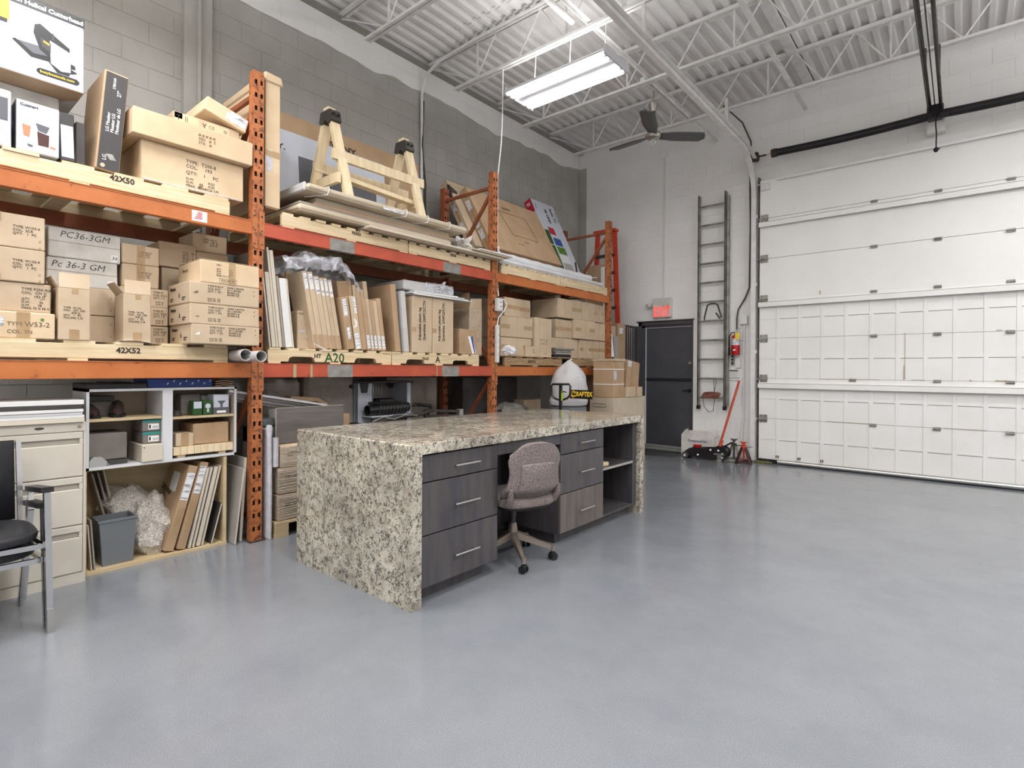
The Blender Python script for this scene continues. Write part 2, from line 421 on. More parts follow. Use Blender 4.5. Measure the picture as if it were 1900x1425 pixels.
def granite():
    m = bpy.data.materials.new('granite'); m.use_nodes = True; nt = m.node_tree; N = nt.nodes; L = nt.links
    b = N['Principled BSDF']; b.inputs['Roughness'].default_value = .16; b.inputs['Coat Weight'].default_value = .1
    g = N.new('ShaderNodeNewGeometry')
    def warp(scale, amt):
        w = N.new('ShaderNodeTexNoise'); w.inputs['Scale'].default_value = scale; w.inputs['Detail'].default_value = 5
        L.new(g.outputs['Position'], w.inputs['Vector'])
        vm = N.new('ShaderNodeVectorMath'); vm.operation = 'SCALE'; vm.inputs['Scale'].default_value = amt
        L.new(w.outputs['Color'], vm.inputs[0])
        ad = N.new('ShaderNodeVectorMath'); ad.operation = 'ADD'
        L.new(g.outputs['Position'], ad.inputs[0]); L.new(vm.outputs[0], ad.inputs[1]); return ad.outputs[0]
    base = N.new('ShaderNodeTexNoise'); base.inputs['Scale'].default_value = 20; base.inputs['Detail'].default_value = 7
    L.new(warp(7, .12), base.inputs['Vector'])
    cr = N.new('ShaderNodeValToRGB'); e = cr.color_ramp.elements
    e[0].position = .28; e[0].color = S(158,151,140); e[1].position = .68; e[1].color = S(216,212,200)
    x = cr.color_ramp.elements.new(.48); x.color = S(198,191,176)
    L.new(base.outputs['Fac'], cr.inputs[0])
    # dark hairline veins
    vo = N.new('ShaderNodeTexVoronoi'); vo.feature = 'DISTANCE_TO_EDGE'; vo.inputs['Scale'].default_value = 30
    mp = N.new('ShaderNodeMapping'); mp.inputs['Scale'].default_value = (.9, 1.0, .55); mp.inputs['Rotation'].default_value = (.5, .3, .2)
    L.new(warp(22, .11), mp.inputs[0]); L.new(mp.outputs[0], vo.inputs['Vector'])
    m1 = N.new('ShaderNodeMapRange'); m1.inputs[1].default_value = .0; m1.inputs[2].default_value = .12; m1.inputs[3].default_value = 1; m1.inputs[4].default_value = 0
    L.new(vo.outputs['Distance'], m1.inputs[0])
    gate = N.new('ShaderNodeTexNoise'); gate.inputs['Scale'].default_value = 22; gate.inputs['Detail'].default_value = 4
    L.new(g.outputs['Position'], gate.inputs['Vector'])
    m2 = N.new('ShaderNodeMapRange'); m2.inputs[1].default_value = .47; m2.inputs[2].default_value = .53
    L.new(gate.outputs['Fac'], m2.inputs[0])
    mu = N.new('ShaderNodeMath'); mu.operation = 'MULTIPLY'; L.new(m1.outputs[0], mu.inputs[0]); L.new(m2.outputs[0], mu.inputs[1])
    # small dark specks
    sp = N.new('ShaderNodeTexNoise'); sp.inputs['Scale'].default_value = 70; sp.inputs['Detail'].default_value = 4; sp.inputs['Distortion'].default_value = 1.2
    L.new(g.outputs['Position'], sp.inputs['Vector'])
    m3 = N.new('ShaderNodeMapRange'); m3.inputs[1].default_value = .56; m3.inputs[2].default_value = .64; m3.inputs[4].default_value = .85
    L.new(sp.outputs['Fac'], m3.inputs[0])
    mxx = N.new('ShaderNodeMath'); mxx.operation = 'MAXIMUM'; L.new(mu.outputs[0], mxx.inputs[0]); L.new(m3.outputs[0], mxx.inputs[1])
    big = N.new('ShaderNodeTexNoise'); big.inputs['Scale'].default_value = 2.6; big.inputs['Detail'].default_value = 5
    L.new(g.outputs['Position'], big.inputs['Vector'])
    rb_ = N.new('ShaderNodeValToRGB'); rb_.color_ramp.elements[0].position = .36; rb_.color_ramp.elements[1].position = .66
    rb_.color_ramp.elements[0].color = (.62, .60, .58, 1); rb_.color_ramp.elements[1].color = (1, .985, .95, 1); L.new(big.outputs['Fac'], rb_.inputs[0])
    mb_ = N.new('ShaderNodeMix'); mb_.data_type = 'RGBA'; mb_.blend_type = 'MULTIPLY'; mb_.inputs['Factor'].default_value = 1.0
    L.new(cr.outputs[0], mb_.inputs['A']); L.new(rb_.outputs[0], mb_.inputs['B'])
    mx = N.new('ShaderNodeMix'); mx.data_type = 'RGBA'; L.new(mxx.outputs[0], mx.inputs['Factor'])
    L.new(mb_.outputs['Result'], mx.inputs['A']); mx.inputs['B'].default_value = S(46,42,40)
    L.new(mx.outputs['Result'], b.inputs['Base Color'])
    MATS['granite'] = m
granite()

def painted_block():
    """dark grey paint on the lower wall, white above a wavy hand-cut paint edge; grey also wraps a little round the corner"""
    m = bpy.data.materials.new('painted_block'); m.use_nodes = True; nt = m.node_tree; N = nt.nodes; L = nt.links
    b = N['Principled BSDF']; b.inputs['Roughness'].default_value = .6
    g = N.new('ShaderNodeNewGeometry'); sx = N.new('ShaderNodeSeparateXYZ'); L.new(g.outputs['Position'], sx.inputs[0])
    nz = N.new('ShaderNodeTexNoise'); nz.noise_dimensions = '1D'; nz.inputs['Scale'].default_value = .9; nz.inputs['Detail'].default_value = 2
    L.new(sx.outputs['Y'], nz.inputs['W'])
    ma = N.new('ShaderNodeMath'); ma.operation = 'MULTIPLY_ADD'; ma.inputs[1].default_value = .30; ma.inputs[2].default_value = 4.88
    L.new(nz.outputs['Fac'], ma.inputs[0])
    lt = N.new('ShaderNodeMath'); lt.operation = 'LESS_THAN'; L.new(sx.outputs['Z'], lt.inputs[0]); L.new(ma.outputs[0], lt.inputs[1])
    lx = N.new('ShaderNodeMath'); lx.operation = 'LESS_THAN'; L.new(sx.outputs['X'], lx.inputs[0]); lx.inputs[1].default_value = -5.405
    mu = N.new('ShaderNodeMath'); mu.operation = 'MULTIPLY'; L.new(lt.outputs[0], mu.inputs[0]); L.new(lx.outputs[0], mu.inputs[1])
    n2 = N.new('ShaderNodeTexNoise'); n2.inputs['Scale'].default_value = 2.2; n2.inputs['Detail'].default_value = 6
    L.new(g.outputs['Position'], n2.inputs['Vector'])
    def ramp(a, c):
        r = N.new('ShaderNodeValToRGB'); r.color_ramp.elements[0].position = .3; r.color_ramp.elements[1].position = .7
        r.color_ramp.elements[0].color = a; r.color_ramp.elements[1].color = c; L.new(n2.outputs['Fac'], r.inputs[0]); return r.outputs[0]
    mx = N.new('ShaderNodeMix'); mx.data_type = 'RGBA'; L.new(mu.outputs[0], mx.inputs['Factor'])
    L.new(ramp(S(234,232,229), S(240,239,237)), mx.inputs['A']); L.new(ramp(S(166,163,157), S(182,179,173)), mx.inputs['B'])
    L.new(mx.outputs['Result'], b.inputs['Base Color'])
    nb = N.new('ShaderNodeTexNoise'); nb.inputs['Scale'].default_value = 70; nb.inputs['Detail'].default_value = 4
    L.new(g.outputs['Position'], nb.inputs['Vector'])
    bp = N.new('ShaderNodeBump'); bp.inputs['Strength'].default_value = .5; bp.inputs['Distance'].default_value = .006
    L.new(nb.outputs['Fac'], bp.inputs['Height']); L.new(bp.outputs[0], b.inputs['Normal'])
    MATS['painted_block'] = m
painted_block()

# ================================================================== SETTING
def struct(name, mb, m, smooth=False):
    o = bpy.data.objects.new(name, mesh_of(mb, name, m, (0, 0, 0), smooth)); COL.objects.link(o)
    o['kind'] = 'structure'; return o
XL, YB, XR, YF, ZC = -5.57, 8.58, 4.4, -3.2, 5.40
struct('floor', MB().box(XL-.2, XR+.2, YF-.2, YB+.3, -.1, 0), 'floor_epoxy')
wl = struct('wall_left', MB().box(XL-.2, XL-.004, YF, YB+.2, 0, 5.52), 'painted_block')
DX0, DX1, DZ = -4.33, -3.37, 2.17           # steel door opening
GX0, GX1, GZ = -2.345, 1.35, 4.16           # overhead door opening
b = MB()
w0, w1 = YB+.004, YB+.22
b.box(XL, DX0, w0, w1, 0, 5.5).box(DX0, DX1, w0, w1, DZ, 5.5).box(DX1, GX0, w0, w1, 0, 5.5)
b.box(GX0, GX1, w0, w1, GZ, 5.5).box(GX1, XR, w0, w1, 0, 5.5)
wb = struct('wall_back', b, 'painted_block')
struct('wall_right', MB().box(XR, XR+.2, YF, YB, 0, 5.52), 'white_paint')
struct('wall_front', MB().box(XL, XR, YF-.2, YF, 0, 5.52), 'white_paint')
# concrete blocks: shared meshes, each block a part (the low rows behind the racking are joined)
def block_mesh(w, h, ax):
    c = .003; t = .0045
    if ax == 'x':   # on left wall, proud toward +X
        return mesh_of(MB().box(-t, 0, c, w-c, c, h-c, c=.003), 'block', 'painted_block', smooth=False)
    return mesh_of(MB().box(c, w-c, 0, t, c, h-c, c=.003), 'block', 'painted_block', smooth=False)
BX = block_mesh(.4, .2, 'x'); BY = block_mesh(.4, .2, 'y')
rest = MB()
for r in range(27):
    y = -.2 - (.2 if r % 2 else 0)
    while y < YB - .01:
        y1 = min(y+.4, YB)
        if r >= 14 and y1 > .5:
            shared('block', BX, wl, (XL, y, .2*r), scale=(1, (y1-y)/.4, 1))
        else:
            rest.box(XL-.0065, XL, y+.004, y1-.004, .2*r+.004, .2*r+.196)
        y += .4
part('block', rest, 'painted_block', wl, kind='stuff', smooth=False)
for r in range(27):
    z = .2*r; x = XL - (.2 if r % 2 else 0)
    while x < 1.6:
        x1 = x+.4
        segs = [(max(x, XL), x1)]
        for a, c_, top in ((DX0, DX1, DZ), (GX0, GX1, GZ)):
            if z < top - .06:
                ns = []
                for s0, s1 in segs:
                    if s1 <= a or s0 >= c_: ns.append((s0, s1)); continue
                    if s0 < a: ns.append((s0, a))
                    if s1 > c_: ns.append((c_, s1))
                segs = ns
        for s0, s1 in segs:
            if s1 - s0 > .04: shared('block', BY, wb, (s0, YB, z), scale=((s1-s0)/.4, 1, 1))
        x += .4

# corrugated deck in lapped sheets
ceil = thing('ceiling', None, None, (0, 0, 0)); ceil['kind'] = 'structure'
def deck(y0, y1, z):
    b = MB(); prof = []; x = XL
    while x < XR:
        prof += [(x, z), (x+.040, z), (x+.058, z+.038), (x+.122, z+.038), (x+.140, z)]; x += .152
    prof.append((x, z)); vs = [(x_, y, z_) for y in (y0, y1) for x_, z_ in prof]; n = len(prof)
    b.add(vs, [(i, i+1, n+i+1, n+i) for i in range(n-1)])
    return b
part('deck_sheet', deck(-3.2, 1.6, 5.412), 'ceiling_white', ceil, smooth=False)
part('deck_sheet', deck(1.5, 4.62, 5.418), 'ceiling_white', ceil, smooth=False)
part('deck_sheet', deck(4.55, 8.8, 5.412), 'ceiling_white', ceil, smooth=False)
part('roof_slab', MB().box(XL-.2, XR+.2, YF-.2, YB+.3, 5.52, 5.6), 'ceiling_white', ceil)
part('ledger_angle', MB().box(XL, XL+.11, YF, YB, 5.350, 5.360).box(XL, XL+.012, YF, YB, 5.36, 5.41), 'seal_grey', ceil, label='grey steel ledger angle')

# open web steel joists, each a thing with its chords and rods
JL = 9.6
tc = mesh_of(MB().box(0, JL, -.045, -.008, -.04, 0).box(0, JL, .008, .045, -.04, 0), 'top_chord', 'steel_white')
bc = mesh_of(MB().box(0, JL-.75, -.040, -.008, 0, .03).box(0, JL-.75, .008, .040, 0, .03), 'bottom_chord', 'steel_white')
wu = mesh_of(MB().cyl((0, 0, 0), (.33, 0, .47), .010, 6), 'web_rod', 'steel_white')
wd_ = mesh_of(MB().cyl((0, 0, .47), (.33, 0, 0), .010, 6), 'web_rod', 'steel_white')
wv = mesh_of(MB().box(-.010, .010, -.008, .008, 0, .47), 'web_post', 'steel_white')
JY = [-.6, .78, 2.14, 3.49, 4.83, 6.20, 7.55]
where = ['nearest to the viewer overhead, mostly out of view', 'overhead above the foreground chair', 'overhead above the left racking', 'just in front of the tube light fixture, upper left',
         'carrying the tube light fixture', 'between the light fixture and the ceiling fan', 'nearest to the garage wall behind the fan']
for y, wh in zip(JY, where):
    j = thing('roof_joist', 'white open web steel roof joist ' + wh, 'joist', (XL+.02, y, 4.9), group='open web roof joists')
    shared('top_chord', tc, j, (0, 0, .505)); shared('bottom_chord', bc, j, (.55, 0, 0))
    e = MB().cyl((.02, 0, .47), (.9, 0, .02), .010, 6)
    shared('web_rod', mesh_of(e, 'web_rod', 'steel_white'), j, (0, 0, 0))
    x = .9; k = 0
    while x < JL-.9:
        shared('web_rod', wu, j, (x, 0, .02)); shared('web_rod', wd_, j, (x+.33, 0, .02))
        if k % 2 == 0: shared('web_post', wv, j, (x+.02, 0, .02))
        x += .66; k += 1

def along(x, z): return lambda y: (x, y, z)
br = solo('bridging_angle', MB().box(-3.02, -2.98, YF, YB, 4.955, 4.96).box(-3.02, -3.015, YF, YB, 4.92, 4.955), 'steel_white', 'white bridging angle laid across the joists just left of the ceiling fan', 'bridging', (-3, 2, 4.92))
solo('bridging_angle', MB().box(-1.72, -1.66, YF, YB-.3, 4.935, 4.94).box(-1.72, -1.714, YF, YB-.3, 4.94, 4.985), 'steel_white', 'white bridging angle crossing the joists right of the overhead door track', 'bridging', (-1.7, 2, 4.94))
solo('bridging_bar', MB().box(-1.75, -1.64, YF, YB, 5.36, 5.40), 'steel_white', 'wide white bar tight under the deck, right of the overhead door track', 'bridging', (-1.7, 2, 5.36))
solo('ceiling_pipe', MB().cyl((-3.18, YF, 5.0), (-3.18, 4.75, 5.0), .033, 12), 'steel_white', 'white round pipe hanging over the joists above the tube light', 'pipe', (-3.18, 2, 5.0))

# ================================================================== OVERHEAD DOOR
gd = thing('door_2', None, None, (GX0, 8.46, 0)); gd['kind'] = 'structure'
zs = [0.055, .65, 1.235, 1.82, 2.40, 2.99, 3.58, 4.15]
ribx = [-2.08 + .2835*i for i in range(12)]
for i in range(7):
    z0, z1 = zs[i]+.002, zs[i+1]-.002
    b = MB()
    b.box(GX0+.01, GX1-.01, 8.468, 8.51, z0, z1, c=.004)
    p = part('door_panel', b, 'door_white', gd, smooth=False)
    if i < 4:   # raised rectangles with thin ribs on the lower sections
        r = MB()
        zm = (z0+z1)/2 - .0
        for x in ribx: r.box(x-.022, x+.022, 8.462, 8.468, z0, z1, c=.003)
        r.box(GX0+.03, GX1-.03, 8.463, 8.468, zm-.008, zm+.022, c=.002)
        part('panel_rib', r, 'door_white', p, smooth=False)
        g_ = MB()
        for x in ribx[:-1]: g_.box(x+.026, x+.2575, 8.4665, 8.4685, zm-.013, zm-.009)
        part('pressed_line', g_, 'dark_steel', p, smooth=False)
for z in (1.10, 2.285, 3.455):
    b = MB().box(GX0+.012, GX1, 8.405, 8.466, z+.062, z+.066).box(GX0+.012, GX1, 8.405, 8.409, z, z+.066).box(GX0+.012, GX1, 8.405, 8.43, z-.004, z)
    b.box(GX0+.012, GX1, 8.457, 8.461, z+.05, z+.12)
    part('strut', b, 'door_white', gd, smooth=False)
part('strut', MB().box(GX0+.25, GX1, 8.43, 8.466, 4.115, 4.13).box(GX0+.25, GX1, 8.42, 8.43, 4.10, 4.13), 'door_white', gd, smooth=False)
b = MB().cyl((GX0+.28, 8.435, .038), (GX1, 8.435, .038), .03, 14)
part('bottom_bar', b, 'brushed', gd)
part('rubber_seal', MB().box(GX0+.02, GX1, 8.45, 8.50, 0.0, .055), 'black_rubber', gd)
for i, z in enumerate(zs[1:7]):
    b = MB(); x = GX0+.075
    b.box(x-.05, x+.055, 8.452, 8.466, z-.055, z+.055, c=.003)
    b.cyl((x-.085, 8.44, z-.01), (x+.06, 8.44, z-.01), .011, 8)
    for u in (-.03, .03): b.box(x+u-.012, x+u+.012, 8.432, 8.455, z-.03, z+.012)
    h = part('hinge', b, 'alu_old', gd)
    s_ = MB()
    for u in (-.03, .03):
        for w in (-.04, .04): s_.cyl((x+u, 8.446, z+w), (x+u, 8.453, z+w), .006, 6)
    part('bolt', s_, 'dark_steel', h)
    for x in (-1.15, -.92, -.262, .40, 1.05):
        if (x == -1.15) != (i == 1) and x in (-1.15, -.92): continue
        if i == 1 and x == -.262 or x == -1.15: pass
        hb = MB().box(x-.038, x+.038, 8.452, 8.466, z-.03, z+.012, c=.003).cyl((x-.04, 8.446, z-.008), (x+.04, 8.446, z-.008), .008, 8)
        part('hinge', hb, 'alu_old', gd)
b = MB().box(GX0+.03, GX0+.15, 8.43, 8.466, 3.99, 4.08, c=.003).box(GX0+.085, GX0+.092, 8.42, 8.432, 3.98, 4.08).cyl((GX0-.02, 8.435, 4.085), (GX0+.14, 8.435, 4.085), .007, 8)
part('top_roller_bracket', b, 'white_plastic', gd)
b = MB()
for x in ribx[0:3]: b.box(x-.01, x-.002, 8.44, 8.466, .09, .125).box(x+.014, x+.022, 8.44, 8.466, .09, .125)
part('bottom_bracket', b, 'rusty', gd)
# rust weeping from a few hinges: thin flakes of rust
b = MB()
for (x, z0, z1, w) in ((-.585, 1.25, 1.84, .005), (-.595, 1.24, 1.42, .007), (.33, 1.24, 1.25, .12), (.05, 1.238, 1.25, .02), (-.45, 1.238, 1.244, .14), (.30, 1.833, 1.84, .05), (-1.54, 2.41, 2.46, .01), (-1.2, 1.236, 1.242, .7), (-1.6, 2.402, 2.406, .5), (.0, .655, .66, .4), (-1.2, .655, .66, .5)):
    b.box(x-w/2, x+w/2, 8.4605, 8.4615, z0, z1, j=.0)
part('rust_streak', b, 'rust_mark', gd)
part('leaf_debris', MB().sphere((GX0+.10, 8.40, .012), (.12, .04, .022), 12, 6, lambda q, d: q*(1+.5*noise.noise(d*6))), 'weed', gd)

# jamb, track (left) : steel angle + roller track that bends to horizontal
tr = thing('trim_1', None, None, (GX0-.05, 8.45, 0)); tr['kind'] = 'structure'
part('jamb', MB().box(GX0-.115, GX0-.012, 8.50, 8.58, 0, 4.16).box(GX0-.135, GX0-.115, 8.54, 8.58, 0, 4.16), 'white_paint', tr)
part('jamb', MB().box(GX0-.012, GX0+.004, 8.45, 8.60, 0, 4.2), 'dark_steel', tr, label='dark edge of the steel jamb')
part('jamb', MB().box(GX0-.115, GX1+.1, 8.54, 8.578, 4.16, 4.26), 'white_paint', tr)
ot = thing('overhead_door_track', 'white curved steel track of the overhead door, running from left jamb up under the joists', 'track', (-2.40, 8.42, 0))
path = [(-2.405, 8.425, z) for z in (0.03, 1.0, 2.0, 3.0, 3.9)]
for k in range(1, 10):
    a = PI/2*k/9; path.append((-2.405, 8.425 - .60*(1-math.cos(a)), 3.9 + .60*math.sin(a)))
path += [(-2.405, y, 4.5) for y in (6.5, 4.5, 2.5, .5, -1.5)]
b = MB()
pp = [Vector(p) for p in path]
ring = []
for k, p in enumerate(pp):
    d = (pp[min(k+1, len(pp)-1)] - pp[max(k-1, 0)]).normalized()
    n_ = Vector((0, -d.z, d.y))  # perpendicular in the YZ plane
    ring.append([p + Vector((sx*.030, 0, 0)) + n_*sn*.022 for sx, sn in ((-1,-1),(1,-1),(1,1),(-1,1))])
vs = [q for r_ in ring for q in r_]; fs = []
for k in range(len(pp)-1):
    for a in range(4): fs.append((4*k+a, 4*k+(a+1) % 4, 4*k+4+(a+1) % 4, 4*k+4+a))
b.add(vs, fs); part('track_channel', b, 'steel_white', ot, smooth=False)
b = MB()
path2 = [(-2.36, y, 4.535) for y in (-1.5, 2, 6.5, 7.95)] + [(-2.36, 8.3, 4.44)]
for k in range(len(path2)-1): b.bar(path2[k], path2[k+1], .05, .006)
part('track_angle', b, 'steel_white', ot)
b = MB()
for y in (2.14, 4.83, 7.2): b.box(-2.42, -2.39, y-.015, y+.015, 4.5, 4.9)
part('track_hanger', b, 'steel_white', ot)
b = MB()
for z in (.6, 1.6, 2.6, 3.6): b.box(-2.40, -2.36, 8.44, 8.52, z, z+.05)
part('track_bracket', b, 'steel_white', ot)

sp = thing('spring_shaft', 'black wrapped torsion spring tube on its shaft above the overhead door', 'spring', (-2.38, 8.36, 4.47))
part('shaft', MB().cyl((-2.42, 8.36, 4.475), (1.3, 8.36, 4.475), .0125, 8), 'brushed', sp)
def sag(x0, x1, n=14, dz=.0):
    return [(x0+(x1-x0)*k/n, 8.36, 4.475 + dz*math.sin(PI*k/n)) for k in range(n+1)]
part('spring_sleeve', MB().tube(sag(-2.10, -.36, dz=-.02), .052, 14), 'oily_black', sp)
part('spring_sleeve', MB().tube(sag(-.22, 1.2, dz=-.02), .052, 14), 'oily_black', sp)
part('cable_drum', MB().cyl((-2.44, 8.36, 4.475), (-2.33, 8.36, 4.475), .062, 16).cyl((-2.36, 8.36, 4.475), (-2.345, 8.36, 4.475), .075, 16).cyl((-2.33, 8.36, 4.475), (-2.22, 8.36, 4.475), .014, 8), 'rusty', sp)
part('winding_cone', MB().cyl((-2.15, 8.36, 4.475), (-2.08, 8.36, 4.475), .06, 10).cyl((-.36, 8.36, 4.475), (-.22, 8.36, 4.475), .07, 10), 'rusty', sp)
part('bearing_plate', MB().box(-.38, -.20, 8.44, 8.56, 4.30, 4.62).box(-2.47, -2.44, 8.3, 8.56, 4.38, 4.56), 'white_paint', sp)
rl = thing('opener_rail', 'dark twin steel opener rail running overhead to the spring shaft', 'rail', (-.29, 8.1, 4.6))
for dx in (-.065, .065):
    b = MB(); b.bar((-.29+dx, 8.30, 4.52), (-.27+dx*1.15, -1.0, 4.66), .012, .075); b.bar((-.29+dx*.8, 8.30, 4.555), (-.27+dx*.95, -1.0, 4.695), .034, .006)
    part('rail', b, 'dark_steel', rl)
part('chain', MB().tube([(-.29, 8.2, 4.52), (-.28, 4, 4.58), (-.27, -1, 4.65)], .006, 6), 'oily_black', rl)
b = MB().box(-.37, -.21, 8.22, 8.34, 4.40, 4.56, c=.01).cyl((-.38, 8.28, 4.44), (-.20, 8.28, 4.44), .045, 12).cyl((-.24, 8.22, 4.42), (-.16, 8.22, 4.42), .05, 14)
part('header_sprocket', b, 'oily_black', rl)
part('rail_hanger', MB().box(-.36, -.34, 7.5, 7.53, 4.55, 4.92).box(-.24, -.22, 7.5, 7.53, 4.55, 4.92), 'dark_steel', rl)
rc = thing('release_cord', 'black release cord with small handle hanging before the overhead door', 'cord', (-.28, 8.2, 4.0))
part('cord', MB().tube([(-.28, 8.2, 4.42), (-.283, 8.2, 4.3), (-.275, 8.2, 4.2), (-.278, 8.2, 4.02)], .007, 6), 'black_rubber', rc)
part('handle', MB().sphere((-.278, 8.2, 4.0), (.026, .02, .03), 10, 8).cyl((-.278, 8.2, 4.0), (-.24, 8.2, 4.01), .008, 6), 'black_rubber', rc)

# ================================================================== STEEL DOOR, GATE
dr = thing('door_1', None, None, (DX0, 8.6, 0)); dr['kind'] = 'structure'
b = MB().box(DX0, DX0+.055, 8.57, 8.72, 0, DZ).box(DX1-.03, DX1, 8.60, 8.72, 0, DZ).box(DX0, DX1, 8.57, 8.72, DZ-.06, DZ)
part('frame', b, 'door_frame', dr)
part('drip_cap', MB().box(DX0-.03, DX1+.02, 8.54, 8.60, DZ, DZ+.012), 'door_frame', dr)
part('frame', MB().box(DX0+.055, DX0+.10, 8.60, 8.64, 0, DZ-.06).box(DX0+.055, DX1-.03, 8.60, 8.64, DZ-.10, DZ-.06), 'door_frame', dr)
lf = part('leaf', MB().box(DX0+.11, DX1-.032, 8.645, 8.69, .085, DZ-.105, c=.003), 'grey_metal', dr)
part('crash_bar', MB().box(DX0+.115, DX1-.035, 8.625, 8.646, 1.17, 1.215, c=.004), 'black_rubber', lf)
part('lever_handle', MB().cyl((-3.44, 8.645, 1.02), (-3.44, 8.62, 1.02), .03, 14).cyl((-3.44, 8.62, 1.02), (-3.44, 8.59, 1.02), .009, 8).cyl((-3.44, 8.592, 1.02), (-3.555, 8.592, 1.015), .009, 8), 'black_plastic', lf)
part('deadbolt', MB().cyl((-3.43, 8.646, 1.47), (-3.43, 8.60, 1.47), .024, 14).box(-3.455, -3.40, 8.59, 8.603, 1.45, 1.462).box(-3.43, -3.405, 8.60, 8.61, 1.47, 1.50), 'brushed', lf)
part('threshold', MB().box(DX0+.02, DX1-.02, 8.56, 8.72, 0, .045, c=.01).box(DX0+.05, DX1-.03, 8.60, 8.70, .045, .085, c=.008), 'seal_grey', dr)
part('closer_stub', MB().box(-3.56, -3.47, 8.585, 8.60, 2.115, 2.15, c=.006), 'brushed', dr)
gt = thing('security_gate', 'dark grey barred gate standing open beside the steel door', 'gate', (-4.40, 8.55, 0))
GXs = -4.345
def gbar(t): return (GXs - .0*t, 8.54 - .45*t)
p0, p1 = gbar(0), gbar(1)
for z in (2.07, 1.06, .12): part('rail', MB().bar((p0[0], p0[1], z), (p1[0], p1[1], z+ .02), .025, .03), 'door_frame', gt)
for k in range(7):
    q = gbar(k/6); w = .035 if k in (0, 6) else .016
    part('bar', MB().box(q[0]-w/2, q[0]+w/2, q[1]-w/2, q[1]+w/2, .05, 2.10), 'door_frame', gt)

# ================================================================== DOOR WALL FIXTURES
ex = thing('exit_sign', 'lit red exit sign with two small lamp heads above the steel door', 'sign', (-3.88, 8.5, 2.22))
part('housing', MB().box(-4.05, -3.72, 8.515, 8.578, 2.225, 2.555, c=.008), 'exit_housing', ex)
part('face', MB().box(-4.035, -3.80, 8.508, 8.516, 2.245, 2.44, c=.003), 'exit_face', ex)
me = text_mesh('EXIT', .24, '-y', bold=.0015, sx=.60); me.materials.append(MATS['exit_glow'])
o = bpy.data.objects.new('lettering', me); COL.objects.link(o); o.parent = ex
o.location = (-4.025-ex.location.x, 8.505-8.5, 2.432-2.22)
for x, dx in ((-4.085, -.03), (-3.785, .0)):
    part('lamp_head', MB().cyl((x, 8.515, 2.44), (x+dx, 8.44, 2.425), .028, 12, r1=.036).cyl((x, 8.53, 2.44), (x, 8.51, 2.44), .02, 10), 'exit_housing', ex)
def cable(name, pts, r, m, label, cat='cable', n=8, parent=None):
    c = Vector(pts[0])
    return solo(name, MB().tube(pts, r, n), m, label, cat, tuple(c))
cable('conduit', [(-3.865, 8.565, 2.56), (-3.865, 8.565, 3.6), (-3.865, 8.565, 4.95)], .009, 'steel_white', 'thin white conduit rising from the exit sign to the ceiling', 'conduit')
solo('junction_ring', MB().cyl((-3.865, 8.57, 4.95), (-3.865, 8.53, 4.95), .055, 16), 'white_paint', 'round white junction box high on the garage wall behind the fan', 'box', (-3.865, 8.55, 4.95))

ld = thing('aluminium_ladder', 'worn aluminium ladder section hung flat against the white wall', 'ladder', (-3.05, 8.5, .75))
for x in (-3.245, -2.835):
    b = MB().box(x-.012, x+.012, 8.455, 8.461, .78, 4.11).box(x-.012, x+.012, 8.519, 8.525, .78, 4.11).box(x-.006, x+.006, 8.455, 8.525, .78, 4.11)
    part('side_rail', b, 'alu_old', ld)
    part('foot', MB().box(x-.022, x+.022, 8.45, 8.53, .735, .80, c=.01), 'black_rubber', ld)
for k in range(11):
    part('rung', MB().cyl((-3.24, 8.49, .92+.301*k), (-2.84, 8.49, .92+.301*k), .016, 8), 'alu_old', ld)
part('side_rail', MB().box(-2.815, -2.79, 8.49, 8.55, .80, 4.05), 'alu_old', ld)
solo('hanging_bracket', MB().tube([(-3.14, 8.45, 2.14), (-3.14, 8.44, 2.17), (-3.09, 8.43, 2.36), (-3.05, 8.43, 2.385), (-2.97, 8.43, 2.385), (-2.93, 8.43, 2.36), (-2.875, 8.44, 2.17), (-2.90, 8.44, 2.15), (-2.96, 8.44, 2.24)], .012, 8), 'galv_dark',
     'bent grey tube bracket hooked on a ladder rung', 'bracket', (-3.0, 8.44, 2.2))
b = MB()
for k in range(5):
    b.tube([(-3.05+.135*math.cos(t)+.01*k, 8.45-.006*k, .94+.012*k+.025*math.sin(t)) for t in [2*PI*i/16 for i in range(16)]], .006, 5, closed=True)
rp = solo('coiled_cord', b, 'rope_red', 'reddish cord coiled on the lowest ladder rungs', 'cord', (-3.05, 8.45, .94))
part('loose_end', MB().tube([(-3.16, 8.44, .93), (-3.13, 8.43, .78), (-3.06, 8.43, .70), (-2.99, 8.43, .72), (-2.97, 8.43, .90), (-2.985, 8.44, 1.20), (-2.965, 8.45, 1.24), (-2.95, 8.44, 1.16), (-2.98, 8.44, 1.0)], .005, 5), 'wire_grey', rp)

fe = thing('fire_extinguisher', 'red fire extinguisher with yellow tag hung by the overhead door jamb', 'extinguisher', (-2.68, 8.50, 1.58))
part('cylinder', MB().lathe([(0, .0), (.055, .0), (.062, .012), (.062, .25), (.05, .285), (.022, .305), (.02, .33), (0, .33)], (-2.68, 8.50, 1.585), 20), 'red_paint', fe)
part('label', MB().lathe([(.0632, .15), (.0632, .25)], (-2.68, 8.50, 1.585), 20), 'label_white', fe)
part('diamond', MB().prism([(-.028, 0), (0, -.014), (.028, 0), (0, .014)], 'y', 0, .001), 'paper', fe, local=True).location = (0, -.064, .08)
part('valve', MB().cyl((-2.68, 8.50, 1.905), (-2.68, 8.50, 1.96), .014, 10).bar((-2.68, 8.50, 1.955), (-2.60, 8.48, 1.985), .018, .008).bar((-2.68, 8.50, 1.945), (-2.61, 8.48, 1.935), .018, .008), 'brushed', fe)
